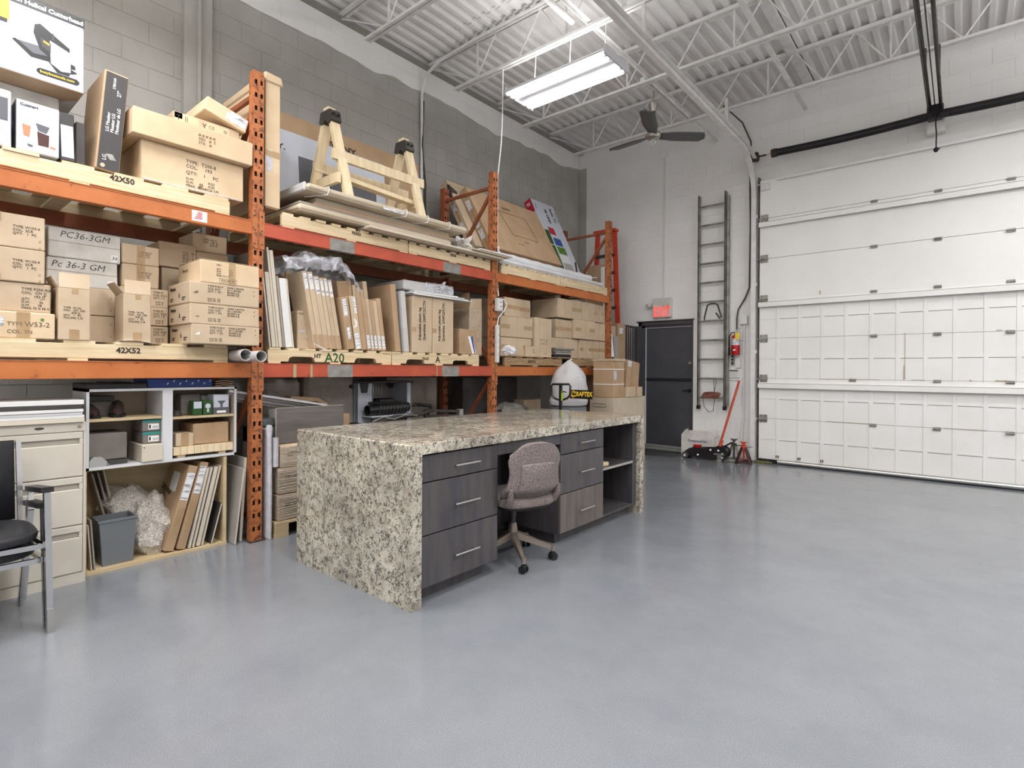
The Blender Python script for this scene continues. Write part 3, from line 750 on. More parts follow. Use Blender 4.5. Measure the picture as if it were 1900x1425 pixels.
part('hose', MB().tube([(-2.69, 8.50, 1.93), (-2.74, 8.49, 1.925), (-2.765, 8.48, 1.86), (-2.77, 8.48, 1.78), (-2.765, 8.48, 1.70)], .008, 8).cyl((-2.765, 8.48, 1.70), (-2.765, 8.48, 1.58), .016, 8), 'black_rubber', fe)
part('tag', MB().box(-2.665, -2.60, 8.425, 8.427, 1.82, 1.92), 'tag_yellow', fe)
part('wall_hook', MB().box(-2.70, -2.66, 8.54, 8.578, 1.85, 1.93), 'dark_steel', fe)

sw = solo('wall_switch_plate', MB().box(-2.765, -2.72, 8.55, 8.578, 1.43, 1.60, c=.004), 'alu_old', 'narrow three-button door opener switch below the fire extinguisher', 'switch', (-2.74, 8.57, 1.43))
for k in range(3): part('button', MB().box(-2.757, -2.728, 8.542, 8.551, 1.45+.05*k, 1.482+.05*k, c=.003), 'black_plastic', sw)
solo('junction_box', MB().box(-2.70, -2.62, 8.54, 8.578, 1.39, 1.53, c=.004), 'white_plastic', 'small white junction box right of the three-button switch', 'box', (-2.66, 8.57, 1.39))
solo('junction_box', MB().box(-2.625, -2.52, 8.52, 8.578, 2.05, 2.175, c=.004), 'white_paint', 'square white junction box on the wall above the fire extinguisher', 'box', (-2.57, 8.57, 2.05))
kp = solo('alarm_keypad', MB().box(-2.80, -2.645, 8.553, 8.578, 1.235, 1.37, c=.005), 'white_plastic', 'white alarm keypad low on the wall beside the ladder', 'keypad', (-2.72, 8.57, 1.24))
part('screen', MB().box(-2.785, -2.66, 8.549, 8.554, 1.335, 1.358), 'print_grey', kp)
for i in range(4):
    for k in range(3): part('key', MB().box(-2.785+.03*i, -2.765+.03*i, 8.548, 8.554, 1.255+.024*k, 1.271+.024*k, c=.002), 'exit_housing', kp)
solo('wall_plate', MB().box(-2.80, -2.64, 8.56, 8.578, 1.195, 1.225, c=.003), 'white_plastic', 'white plate under the alarm keypad', 'plate', (-2.72, 8.57, 1.2))
cable('conduit', [(-2.575, 8.56, 2.05), (-2.575, 8.56, 1.0), (-2.575, 8.56, .65), (-2.61, 8.55, .3), (-2.64, 8.54, .05)], .014, 'white_paint', 'white conduit running down the wall behind the jack stands', 'conduit')
cable('conduit', [(-2.68, 8.55, 1.98), (-2.68, 8.55, 2.15), (-2.66, 8.55, 2.28), (-2.56, 8.55, 2.45), (-2.50, 8.55, 2.6), (-2.49, 8.55, 3.6), (-2.50, 8.55, 4.1), (-2.49, 8.55, 4.8), (-2.6, 8.5, 5.1), (-2.78, 8.2, 5.3)], .011, 'wire_grey', 'dark flexible conduit rising beside the overhead door jamb to the ceiling', 'conduit')
cable('conduit', [(-5.54, 4.72, 1.6), (-5.54, 4.72, 3.0), (-5.54, 4.72, 4.4), (-5.52, 4.70, 4.98), (-5.45, 4.72, 5.22), (-5.2, 4.74, 5.33), (-4.6, 4.74, 5.36), (-3.3, 4.74, 5.36)], .019, 'steel_white', 'pale conduit climbing the grey wall and bending onto the ceiling', 'conduit')
cable('conduit', [(-5.53, 4.78, 2.6), (-5.53, 4.78, 3.8), (-5.53, 4.72, 4.3), (-5.53, 4.74, 4.9)], .013, 'galv_dark', 'thin dark conduit beside the pale one on the grey wall', 'conduit')
solo('wall_column', MB().box(-5.57, -5.50, 1.86, 1.96, 2.6, 5.3).box(-5.57, -5.45, 1.96, 1.985, 2.6, 5.3).box(-5.57, -5.50, 1.985, 2.10, 2.6, 5.3), 'painted_block', 'tall grey steel channel running up the grey block wall, above the cartons', 'column', (-5.5, 2, 2.6))

# ================================================================== LIGHT, FAN
fx = thing('tube_light_fixture', 'white shop light with four bright fluorescent tubes hanging from the ceiling', 'light fixture', (-3.31, 4.805, 4.45))
x0, x1, ya, yb = -3.93, -2.69, 4.56, 5.05
prof = [(ya, 4.425), (ya+.04, 4.47), (ya+.12, 4.475), (ya+.20, 4.43), (4.805, 4.425), (yb-.20, 4.43), (yb-.12, 4.475), (yb-.04, 4.47), (yb, 4.425)]
outl = prof + [(p, q+.012) for p, q in prof[::-1]]
part('reflector', MB().prism(outl, 'x', x0, x1), 'reflector', fx, smooth=False)
part('end_cap', MB().box(x0-.02, x0, ya, yb, 4.40, 4.49), 'reflector', fx)
part('end_cap', MB().box(x1, x1+.02, ya, yb, 4.40, 4.49), 'reflector', fx)
for y in (ya+.055, ya+.135, yb-.135, yb-.055):
    part('tube', MB().cyl((x0+.02, y, 4.425), (x1-.02, y, 4.425), .016, 10), 'tube_glow', fx)
    part('socket', MB().box(x0, x0+.02, y-.012, y+.012, 4.40, 4.46).box(x1-.02, x1, y-.012, y+.012, 4.40, 4.46), 'white_plastic', fx)
uld = bpy.data.lights.new('added_fixture_fill', 'AREA'); uld.shape = 'RECTANGLE'; uld.size = 1.2; uld.size_y = .4; uld.energy = 10  # unseen area light added to brighten the deck over the fixture
ulo = bpy.data.objects.new('added_fixture_fill', uld); COL.objects.link(ulo); ulo.location = (-3.31, 4.805, 4.53); ulo.rotation_euler = (PI, 0, 0)
part('ballast_cover', MB().box(x0+.05, x1-.05, 4.75, 4.86, 4.44, 4.50, c=.01), 'reflector', fx)
for x in (-3.72, -3.25, -2.82): part('hanger_rod', MB().cyl((x, 4.80, 4.48), (x, 4.83, 4.905), .006, 6), 'steel_white', fx)

fan = thing('ceiling_fan', 'grey three-blade ceiling fan hanging near the garage wall', 'fan', (-3.08, 6.47, 4.35))
part('motor', MB().lathe([(0, -.045), (.05, -.043), (.085, -.03), (.10, 0), (.09, .03), (.06, .05), (.03, .06), (0, .062)], (-3.08, 6.47, 4.35), 24), 'fan_nickel', fan)
part('down_rod', MB().cyl((-3.08, 6.47, 4.40), (-3.08, 6.47, 4.93), .011, 10), 'fan_nickel', fan)
part('canopy', MB().lathe([(.03, -.06), (.042, -.05), (.06, .03), (.06, .05), (0, .05)], (-3.08, 6.47, 4.71), 18), 'fan_nickel', fan)
part('pull_ring', MB().tube([(-3.08+.03*math.cos(t), 6.47, 4.27+.03*math.sin(t)) for t in [2*PI*i/12 for i in range(12)]], .004, 5, closed=True), 'white_plastic', fan)
for ang in (171, 46, -71):
    b = MB()
    def bl(u, v, a=math.radians(ang)):
        L_ = .09 + .60*u; w = (.075+.05*min(1, u*3))*(1 if u < .9 else math.sqrt(max(0, 1-((u-.9)/.1)**2))*.9+.1)
        off = (v-.5)*w*1.45; z = -(v-.5)*.035 + .02*u
        return Vector((-3.08 + L_*math.cos(a) - off*math.sin(a), 6.47 + L_*math.sin(a) + off*math.cos(a), 4.355 + z))
    b.grid(bl, 14, 5)
    o = part('blade', b, 'fan_grey', fan)
    md = o.modifiers.new('thick', 'SOLIDIFY'); md.thickness = .007
solo('fan_support_channel', MB().box(-3.11, -3.05, 6.16, 7.59, 4.93, 4.97), 'steel_white', 'white steel channel spanning two joists that carries the ceiling fan', 'channel', (-3.08, 6.8, 4.93))

# ================================================================== PALLET RACK
XF, XB = -4.20, -5.10
def post_mesh(h=3.64, w=.082, d=.076):
    """slotted channel column, front toward +X, local origin at its floor corner (front face x=0, y from 0 to w)"""
    b = MB(); t = .004
    b.box(-d, -t, 0, t, .0, h).box(-d, -t, w-t, w, .0, h).box(-d, -d+t, 0, .02, 0, h).box(-d, -d+t, w-.02, w, 0, h)
    sw_, sh, pit = .020, .036, .1016
    b.box(-t, 0, 0, .010, 0, h); b.box(-t, 0, .010+sw_, w-.010-sw_, 0, h); b.box(-t, 0, w-.010, w, 0, h)
    z = .08; b.box(-t, 0, .010, .010+sw_, 0, z).box(-t, 0, w-.010-sw_, w-.010, 0, z)
    while z < h-.02:
        z1 = min(z+pit, h)
        for y in (.010, w-.010-sw_): b.box(-t, 0, y, y+sw_, z+sh, z1)
        z += pit
    b.box(-d+.002, -.006, .006, w-.006, .0, .01)
    return b
PM = mesh_of(post_mesh(), 'post', 'post_orange', smooth=False)
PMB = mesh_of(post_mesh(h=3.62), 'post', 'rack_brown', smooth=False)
SLOT_SHADE = mesh_of(MB().box(-.034, -.030, .005, .077, .01, 3.6), 'slot_shade_sheet', 'galv_dark', smooth=False)  # dark sheet added inside each post so its slots look shaded
foot = mesh_of(MB().box(-.10, .02, -.015, .10, 0, .008), 'foot_plate', 'rusty', smooth=False)
PY = [-.92, 1.903, 4.655, 7.325]
def frame(y, label, hm=1.0):
    f = thing('rack_frame', label, 'rack frame', (XF, y, 0), group='orange upright frames of the pallet rack')
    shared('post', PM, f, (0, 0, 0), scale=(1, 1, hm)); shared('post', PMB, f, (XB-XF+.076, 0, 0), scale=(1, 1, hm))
    shared('slot_shade_sheet', SLOT_SHADE, f, (0, 0, 0), scale=(1, 1, hm)); shared('foot_plate', foot, f, (0, 0, 0)); shared('foot_plate', foot, f, (XB-XF+.076, 0, 0))
    for z in (3.47*hm, .18):
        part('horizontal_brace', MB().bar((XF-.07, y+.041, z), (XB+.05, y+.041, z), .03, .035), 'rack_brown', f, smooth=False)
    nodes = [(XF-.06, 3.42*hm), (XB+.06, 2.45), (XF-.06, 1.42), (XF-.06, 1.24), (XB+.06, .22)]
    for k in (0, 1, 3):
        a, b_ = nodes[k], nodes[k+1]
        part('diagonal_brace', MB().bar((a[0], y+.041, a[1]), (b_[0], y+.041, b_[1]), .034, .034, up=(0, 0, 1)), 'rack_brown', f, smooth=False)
    return f
f1 = frame(PY[1], 'orange rack upright standing between the white shelf cabinet and the wrapped cartons')
f2 = frame(PY[2], 'orange rack upright in the middle with a white cord running down to it')
f3 = frame(PY[3], 'last orange rack upright, nearest to the steel door')
def beam(y0, y1, z0, z1, m, label, tapes=(), bands=()):
    t = thing('rack_beam', label, 'rack beam', (XF, y0, z0), group='horizontal beams of the pallet rack')
    bb = part('beam', MB().box(XF-.045, XF+.002, y0, y1, z0, z1, c=.003), m, t)
    part('lip', MB().box(XF-.045, XF+.006, y0+.005, y1-.005, z1-.003, z1+.002), 'pine' if 0 else m, t)
    for ya, s in ((y0, 1), (y1, -1)):
        e = MB().box(XF+.001, XF+.007, ya-.034 if s > 0 else ya-.006, ya+.006 if s > 0 else ya+.034, z0-.105, z1+.085)
        c_ = part('connector', e, 'post_orange', t, smooth=False)
        e = MB()
        for z in (z0-.07, z0+.035, z1+.045): e.cyl((XF+.006, ya-.014*s, z), (XF+.010, ya-.014*s, z), .006, 8)
        part('rivet', e, 'rusty', c_)
    for a, b_ in tapes: part('tape_band', MB().box(XF-.046, XF+.0035, a, b_, z0-.001, z1-.002), 'tape_grey', bb, smooth=False, label='worn grey tape band')
    for a, b_ in bands: part('tape_band', MB().box(XF-.046, XF+.0035, a, b_, z0-.001, z1-.002), 'rust_mark', bb, smooth=False)
    return t
def rbeam(y0, y1, z0, z1, m, label):
    b = MB().box(XB, XB+.045, y0, y1, z0, z1)
    return solo('rack_beam', b, m, label, 'rack beam', (XB, y0, z0), group='horizontal beams of the pallet rack', smooth=False)
ya1, yb1 = PY[0]+.082, PY[1]; ya2, yb2 = PY[1]+.082, PY[2]; ya3, yb3 = PY[2]+.082, PY[3]
ZU, ZL = (2.370, 2.474), (1.268, 1.378)
bm1 = beam(ya1, yb1, *ZU, 'rack_orange', 'orange upper beam of the left bay with a torn red sticker')
part('sticker', MB().box(XF+.002, XF+.004, 1.475, 1.575, 2.385, 2.46), 'paper', bm1, label='torn white sticker')
b = MB(); 
for k in range(7):
    z_ = 2.40+.008*k; b.box(XF+.004, XF+.005, 1.49+.004*k, 1.54+.003*(k % 3), z_, z_+.004)
part('print', b, 'print_red', bm1)
beam(ya1, yb1, *ZL, 'rack_orange', 'orange lower beam of the left bay under the 42X52 pallet')
beam(ya2, yb2, *ZU, 'rack_red', 'red upper beam of the middle bay with grey tape, under the sawhorse', ((2.56, 2.805), (3.884, 4.134)))
beam(ya2, yb2, *ZL, 'rack_red', 'red lower beam of the middle bay with two grey tape bands', ((2.545, 2.794), (3.87, 4.118)), ((2.235, 2.262), (2.385, 2.405), (3.795, 3.805)))
beam(ya3, yb3, *ZU, 'rack_orange', 'orange upper beam of the right bay under the white rolls')
beam(ya3, yb3, *ZL, 'rack_orange', 'orange lower beam of the right bay behind the white dust bag')
for a, b_, nm in ((ya1, yb1, 'left'), (ya2, yb2, 'middle'), (ya3, yb3, 'right')):
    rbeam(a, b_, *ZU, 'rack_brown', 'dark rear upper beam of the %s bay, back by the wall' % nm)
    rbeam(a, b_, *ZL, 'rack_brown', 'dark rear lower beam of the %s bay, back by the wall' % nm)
PT1, PT2 = 1.508, 2.612      # pallet top heights

DBM = {}
def pallet(y0, y1, z0, label, m='pine', notch=False, nd=8, marks=(), xf=-4.22, seam=None):
    p = thing('pallet', label, 'pallet', (xf, y0, z0), group='wooden pallets on the rack')
    W = y1-y0; D = 1.02
    zs0, zs1 = z0+.018, z0+.110
    def strg(x):
        if notch:
            pts = [(y0, zs0), (y0+.15*W, zs0)]
            for c_ in (.24, .76):
                pts += [(y0+(c_-.10)*W, zs0), (y0+(c_-.09)*W, zs0+.032), (y0+(c_-.07)*W, zs0+.042), (y0+(c_+.07)*W, zs0+.042), (y0+(c_+.09)*W, zs0+.032), (y0+(c_+.10)*W, zs0)]
            pts = [pts[0]] + pts[2:] + [(y1, zs0), (y1, zs1), (y0, zs1)]
            return MB().prism(pts, 'x', x-.038, x)
        return MB().box(x-.038, x, y0, y1, zs0, zs1, c=.003)
    for k, x in enumerate((xf, xf-.49, xf-.98)): part('stringer', strg(x), m, p, smooth=False)
    random.seed(int(y0*100)+int(z0*10))
    for k in range(nd):
        w = W/nd*.62; yy = y0 + .01 + (W-w-.02)*k/(nd-1) + random.uniform(-.01, .01)*(0 < k < nd-1)
        part('deck_board', MB().box(xf+.004+random.uniform(-.01, .004), xf-D, yy, yy+w, zs1+.0003, z0+.129), m, p, smooth=False)
    for k, yy in enumerate((y0+.004, y0+W*.5-.05, y1-.104)):
        part('bottom_board', MB().box(xf+.002, xf-D, yy, yy+.10, z0+.001, zs0), m, p, smooth=False)
    if seam: part('splice', MB().box(xf+.0005, xf+.002, seam-.002, seam+.002, zs0, zs1), 'ink_faint', p)
    for body, yy, zz, sz, mm in marks:
        text(p, body, sz, (.0015, yy-y0, zz-z0), m=mm, bold=.0015, name='stencil')
    return p
pallet(-.05, 1.742, ZU[1], 'pine pallet stencilled 42X50 on the top left beam', nd=7, marks=(('42X50', 1.00, 2.588, .05, 'ink'),))
pallet(-.05, 1.735, ZL[1], 'knotty pine pallet stencilled 42X52 on the lower left beam', nd=7, marks=(('42X52', 1.04, 1.475, .05, 'ink'),))
pallet(2.145, 3.43, ZU[1], 'pine pallet under the sawhorse, left of two', nd=9, marks=(('92X52', 2.79, 2.578, .035, 'ink'),))
pallet(3.44, 4.64, ZU[1], 'pine pallet on the red top beam beside the middle upright, below the projecting boards', nd=9, marks=(('92X52', 4.0, 2.578, .032, 'ink'),))
pl = pallet(2.035, 3.232, ZL[1], 'notched pallet marked A20 in green on the red lower beam', notch=True, nd=8, marks=(('A20', 2.53, 1.488, .115, 'ink_green'), ('HT', 2.43, 1.470, .05, 'ink')))
pallet(3.242, 4.455, ZL[1], 'notched pallet marked A in black, under the two lettered leg cartons', notch=True, nd=8, marks=(('A', 3.80, 1.484, .09, 'ink'), ('92x52', 3.62, 1.465, .035, 'ink_faint')))
pallet(4.83, 6.05, ZU[1], 'pine pallet under the white rolls, beside the middle upright', nd=12)
pallet(6.06, 7.31, ZU[1], 'pine pallet under the white rolls, beside the last upright', nd=12)
pallet(4.90, 6.10, ZL[1], 'old grey-brown pallet with cartons left of the dust bag', m='pine_old', nd=6, marks=(('DH7153', 5.35, 1.465, .045, 'ink'),))
pallet(6.30, 7.28, ZL[1], 'old grey-brown pallet behind the dust bag, lower right bay', m='pine_old', nd=6)

# ================================================================== GRANITE DESK
dk = thing('granite_desk', 'large island desk with speckled granite waterfall top and dark drawers', 'desk', (-2.94, 1.93, 0))
DXa, DXb, DY0, DY1 = -3.555, -2.33, 1.925, 4.725
part('top_slab', MB().box(DXa, DXb, DY0+.078, DY1-.07, .858, .92, c=.003), 'granite', dk, smooth=False)
part('end_slab', MB().prism([(DY0, 0), (DY0+.078, 0), (DY0+.078, .92), (DY0+.008, .92), (DY0, .912)], 'x', DXa, DXb), 'granite', dk, smooth=False)
part('end_slab', MB().prism([(DY1, 0), (DY1, .912), (DY1-.008, .92), (DY1-.07, .92), (DY1-.07, 0)], 'x', DXa, DXb), 'granite', dk, smooth=False)
CX = -2.37
def carc(y0, y1, nm):
    b = MB().box(-2.92, CX, y0, y0+.018, .085, .860).box(-2.92, CX, y1-.018, y1, .085, .860).box(-2.92, CX, y0+.018, y1-.018, .085, .103).box(-2.94, -2.92, y0, y1, .085, .86)
    return part(nm, b, 'dark_laminate', dk, smooth=False)
c1_ = carc(2.005, 2.668, 'drawer_cabinet'); c2_ = carc(3.386, 4.022, 'drawer_cabinet'); c3_ = carc(4.024, 4.60, 'shelf_unit')
def drawers(c, y0, y1, m3=None):
    for i, (z0, z1) in enumerate(((.697, .848), (.394, .690), (.095, .387))):
        d = part('drawer', MB().box(CX, CX+.02, y0+.002, y1-.002, z0, z1, c=.0015), m3 if (m3 and i == 2) else 'dark_laminate', c, smooth=False)
        yc = (y0+y1)/2+.02; zc = {0: .768, 1: .537, 2: .232}[i]
        h = MB().cyl((CX+.052, yc-.105, zc), (CX+.052, yc+.105, zc), .006, 12)
        for s in (-.08, .08): h.cyl((CX+.02, yc+s, zc), (CX+.052, yc+s, zc), .005, 10)
        # handles belong to the cabinet part level (three levels at most)
        part('handle', h, 'brushed', c, label='brushed steel bar handle')
drawers(c1_, 2.012, 2.668); drawers(c2_, 3.386, 4.022, 'brown_laminate')
part('apron', MB().box(CX-.0, CX+.018, 2.670, 3.384, .778, .858), 'dark_laminate', dk, smooth=False)
part('toe_kick', MB().box(-2.88, -2.43, 2.005, 2.60, 0, .085), 'dark_laminate', dk, smooth=False)
part('toe_kick', MB().box(-2.88, -2.43, 3.42, 4.60, 0, .085), 'dark_laminate', dk, smooth=False)
part('back_panel', MB().box(-2.965, -2.945, 2.005, 4.654, .02, .86), 'dark_laminate', dk, smooth=False)
part('drawer_cabinet', MB().box(-3.50, -2.97, 2.005, 4.654, .085, .86), 'dark_laminate', dk, smooth=False)
part('shelf', MB().box(-2.90, CX+.002, 4.043, 4.580, .482, .503), 'dark_laminate', dk, smooth=False)
part('shelf_edge', MB().box(CX+.002, CX+.004, 4.043, 4.580, .482, .503), 'panel_grey', dk, smooth=False, label='pale worn front edge of the shelf')
part('filler_strip', MB().box(CX-.03, CX, 4.60, 4.654, .085, .86), 'door_frame', dk, smooth=False)
bl_ = solo('wood_block', MB().box(-2.46, -2.40, 4.09, 4.20, .504, .535, c=.003), 'pine', 'small wooden block on the desk shelf, front one', 'block', (-2.43, 4.1, .504))
solo('wood_block', MB().box(-2.56, -2.50, 4.07, 4.17, .504, .53, c=.003), 'pine', 'small wooden block on the desk shelf, behind the other', 'block', (-2.53, 4.1, .504))
solo('stone_chip_hole', MB().cyl((-3.02, DY0-.001, .633), (-3.02, DY0+.002, .633), .007, 10), 'black_print', 'small dark cable hole in the granite end slab', 'hole', (-3.02, DY0, .633))

# ================================================================== DESK CHAIR
FA = math.radians(163)                      # direction the sitter faces
ch = thing('desk_chair', 'grey-brown fabric swivel chair pushed in at the granite desk', 'chair', (-2.455, 2.95, 0), rz=FA)
# local frame: +x = sitter's front, y = left
def rr(u, v):  # back surface: u across -1..1, v 0..1 up
    half = .203 + .014*math.cos(2*PI*v)
    half *= 1 - .16*max(0, (v-.6)/.4)**2.5 - .06*max(0, (.15-v)/.15)**2
    x = -.275 - .02*math.sin(v*PI) + .10*(v-.0)**3*(-.35) + .055*u*u - .05*max(0, .18-v)/.18*(-1.2)
    return Vector((x, u*half, .475+.385*v - .085*abs(u)**3.2*max(0, (v-.3)/.7)**1.5 + .03*abs(u)**3*max(0, (.3-v)/.3)))
b = MB(); b.grid(lambda s, t: rr(2*s-1, t), 17, 17)
o = part('backrest', b, 'fabric_grey', ch, local=True)
md = o.modifiers.new('thick', 'SOLIDIFY'); md.thickness = .045; md.offset = 0
md = o.modifiers.new('round', 'BEVEL'); md.width = .018; md.segments = 3; md.limit_method = 'ANGLE'
b = MB(); b.grid(lambda s, t: rr((2*s-1)*.68, .13+.52*t) + Vector((-.022 - .012*(1-(2*s-1)**4)*(1-(2*t-1)**4), 0, 0)), 13, 13)
o = part('lumbar_pad', b, 'fabric_grey', ch, local=True)
md = o.modifiers.new('thick', 'SOLIDIFY'); md.thickness = .02; md.offset = 0
md = o.modifiers.new('round', 'BEVEL'); md.width = .008; md.segments = 2; md.limit_method = 'ANGLE'
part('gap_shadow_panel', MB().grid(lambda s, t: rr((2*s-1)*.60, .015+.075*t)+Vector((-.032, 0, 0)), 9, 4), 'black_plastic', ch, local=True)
def seatf(q, d):
    return Vector((q.x, q.y, q.z*(1 if d.z > 0 else .8)))
sn = MB(); 
def sup(c, rx, ry, rz, n=2.6, nu=28, nv=14):
    def fn(q, d):
        def e(a): return math.copysign(abs(a)**(2/n), a)
        t = math.acos(max(-1, min(1, d.z))); p = math.atan2(d.y, d.x)
        return Vector((rx*e(math.sin(t))*e(math.cos(p)), ry*e(math.sin(t))*e(math.sin(p)), rz*e(math.cos(t))))
    return MB().sphere(c, 1, nu, nv, fn)
part('seat', sup((-.045, 0, .455), .245, .225, .052, 3.2), 'fabric_grey', ch, local=True)
part('seat_shell', sup((-.045, 0, .425), .225, .205, .035, 3.2), 'black_plastic', ch, local=True)
for sgn_ in (1, -1): part('back_support', MB().tube([(-.17, .17*sgn_, .45), (-.235, .185*sgn_, .46), (-.265, .192*sgn_, .50), (-.275, .195*sgn_, .56)], [.03, .028, .022, .012], 10), 'fabric_grey', ch, local=True)
part('gas_lift', MB().cyl((0, 0, .30), (0, 0, .42), .026, 16).cyl((0, 0, .22), (0, 0, .30), .020, 16), 'galv_dark', ch, local=True)
part('hub', MB().lathe([(0, .13), (.036, .13), (.036, .20), (.028, .25), (.022, .26), (0, .26)], n=18), 'taupe_metal', ch, local=True)
for k in range(5):
    a = 2*PI*k/5 + math.radians(-13.5) - FA - math.radians(22)
    c_, s_ = math.cos(a), math.sin(a); Lr = .285
    b = MB(); b.add([Vector((c_*r - s_*w, s_*r + c_*w, z)) for r, z, hw, hh in ((.025, .175, .026, .05), (Lr, .085, .012, .026)) for w, z in ((-hw, z-hh*.5), (hw, z-hh*.5), (hw*.8, z+hh*.5), (-hw*.8, z+hh*.5))],
          [(0,1,2,3), (7,6,5,4), (0,4,5,1), (1,5,6,2), (2,6,7,3), (3,7,4,0)])
    part('base_leg', b, 'taupe_metal', ch, local=True)
    cx_, cy_ = c_*Lr, s_*Lr
    b = MB(); t_ = a + .8
    for sgn in (-1, 1):
        px_, py_ = cx_ - math.sin(t_)*.013*sgn, cy_ + math.cos(t_)*.013*sgn
        b.cyl((px_ - math.sin(t_)*.010*sgn, py_ + math.cos(t_)*.010*sgn, .027), (px_, py_, .027), .027, 16)
    b.cyl((cx_, cy_, .05), (cx_, cy_, .085), .009, 8); b.sphere((cx_, cy_, .046), (.022, .022, .012), 10, 6)
    part('caster', b, 'black_plastic', ch, local=True)
    part('caster_collar', MB().cyl((cx_, cy_, .065), (cx_, cy_, .105), .016, 12), 'taupe_metal', ch, local=True)

# ================================================================== STACKED ARM CHAIRS, LEFT EDGE
def armchair(ox, dz, label):
    c = thing('arm_chair', label, 'chair', (-3.8+ox, .32, 0), group='stacked chrome arm chairs')
    yR, yL = .59, .05
    for y, sg in ((yR, 1), (yL, -1)):
        part('leg', MB().bar((-3.548+ox, y+.012*sg, .0+dz*0), (-3.568+ox, y, .675+dz), .026, .038, up=(1, 0, 0)), 'chrome', c, smooth=False)
        part('leg', MB().bar((-4.06+ox, y-.02*sg, .0), (-3.97+ox, y, .52+dz), .024, .030, up=(1, 0, 0)).bar((-3.97+ox, y, .52+dz), (-3.99+ox, y, .63+dz), .024, .03, up=(1, 0, 0)), 'chrome', c, smooth=False)
        b = MB().bar((-3.97+ox, y, .640+dz), (-3.55+ox, y, .690+dz), .052, .026)
        part('arm_pad', b, 'black_plastic', c, smooth=False)
    part('seat', sup((-3.80+ox, .32, .45+dz), .26, .262, .035, 3.5), 'black_vinyl', c)
    part('seat_rail', MB().bar((-4.0+ox, .575, .385+dz), (-3.56+ox, .585, .415+dz), .02, .025).bar((-3.58+ox, .05, .405+dz), (-3.58+ox, .59, .405+dz), .02, .025), 'chrome', c, smooth=False)
    return c
A = armchair(0, .03, 'black and chrome arm chair at the left edge, upper of the stacked pair')
B = armchair(-.07, -.06, 'black and chrome arm chair at the left edge, lower of the stacked pair')
b = MB(); b.grid(lambda s, t: Vector((-4.03-.05*t, .06+.47*s, .50+.43*t + 0*s)), 3, 3)
o = part('backrest', b, 'black_vinyl', A); md = o.modifiers.new('t', 'SOLIDIFY'); md.thickness = .045; md.offset = 0
part('back_upright', MB().bar((-4.0, .55, .50), (-4.05, .545, .93), .022, .035, up=(1, 0, 0)), 'chrome', A, smooth=False)
b = MB(); b.grid(lambda s, t: Vector((-4.13-.05*t, .06+.46*s, .42+.40*t)), 3, 3)
o = part('backrest', b, 'black_vinyl', B); md = o.modifiers.new('t', 'SOLIDIFY'); md.thickness = .04; md.offset = 0
for q in ((-3.547, .603),): part('leg_ferrule', MB().box(q[0]-.021, q[0]+.021, q[1]-.015, q[1]+.015, 0, .12), 'brushed', A)

# ================================================================== CARTONS
def tmat(b, M): b.M = M; return b
def carton(label, y0, y1, z0, z1, xf=-4.25, depth=.45, m='cardboard', rz=0.0, rx=0.0, seam=None, tape=None, group=None, cat='box', name='cardboard_box', j=.0025, xtape='tape_brown', side=False):
    """origin at the front lower left corner, local x<0 goes into the rack; rz/rx in degrees"""
    w, h = y1-y0, z1-z0
    g = .0012
    o = solo(name, MB().box(-depth, 0, g, w-g, 0, h-g, c=.005, j=j), m, label, cat, (xf, y0, z0), rz=math.radians(rz), rx=math.radians(rx), group=group, local=True)
    e = .0008
    if seam == 'v':       # carton lying on its side: two flaps meet on the front
        for a, b_ in ((.004, w/2-.002), (w/2+.002, w-.004)):
            part('flap', MB().box(0, .003, a, b_, .006, h-.006, c=.001), m, o, local=True, smooth=False)
        e = .0035
    elif seam == 'h':
        for a, b_ in ((.004, h/2-.002), (h/2+.002, h-.004)):
            part('flap', MB().box(0, .003, .006, w-.006, a, b_, c=.001), m, o, local=True, smooth=False)
        e = .0035
    elif seam == 't':     # flaps on top
        for a, b_ in ((-depth+.004, -depth/2-.002), (-depth/2+.002, -.004)):
            part('flap', MB().box(a, b_, .004, w-.004, h, h+.003, c=.001), m, o, local=True, smooth=False)
    tw = .05
    def tp(bx): part('tape', bx, xtape, o, local=True, smooth=False)
    for t in (tape or ''):
        if t == 'v': tp(MB().box(e, e+.0006, w/2-tw/2, w/2+tw/2, 0, h))
        if t == 't': tp(MB().box(e, e+.0006, w/2-tw/2, w/2+tw/2, h*.72, h).box(-.1, e+.0006, w/2-tw/2, w/2+tw/2, h-.0012, h+.0006))
        if t == 'b': tp(MB().box(e, e+.0006, w/2-tw/2, w/2+tw/2, 0, h*.2))
        if t == 'h': tp(MB().box(e, e+.0006, 0, w, h/2-tw/2, h/2+tw/2))
        if t == 's': tp(MB().box(e, e+.0006, w*.02, w*.28, h/2-tw/2, h/2+tw/2)); tp(MB().box(e, e+.0006, w*.72, w*.98, h/2-tw/2, h/2+tw/2))
    return o
def lab(o, y0, y1, z0, z1, m='label_white', x=.0008, name='paper_label', c=0):
    return part(name, MB().box(x, x+.0006, y0, y1, z0, z1), m, o, local=True, smooth=False)
def slab_(label, yb, th, h, depth, tilt, z0, xf=-4.25, m='cardboard_brown', name='flat_carton', cat='box', group=None, em=None, c=.003, rz=0.0):
    """upright slab leaning left (tilt>0) or right (tilt<0), degrees; yb = lower left edge (left lean) or lower right edge"""
    s = tilt >= 0
    b = MB().box(-depth, 0, 0 if s else -th, th if s else 0, 0, h, c=c, j=.001)
    o = solo(name, b, m, label, cat, (xf, yb, z0), rx=math.radians(tilt), rz=math.radians(rz), group=group, local=True)
    if em: part('edge_banding', MB().box(0, .001, .0015 if s else -th+.0015, th-.0015 if s else -.0015, .002, h-.002), em, o, local=True, smooth=False)
    return o
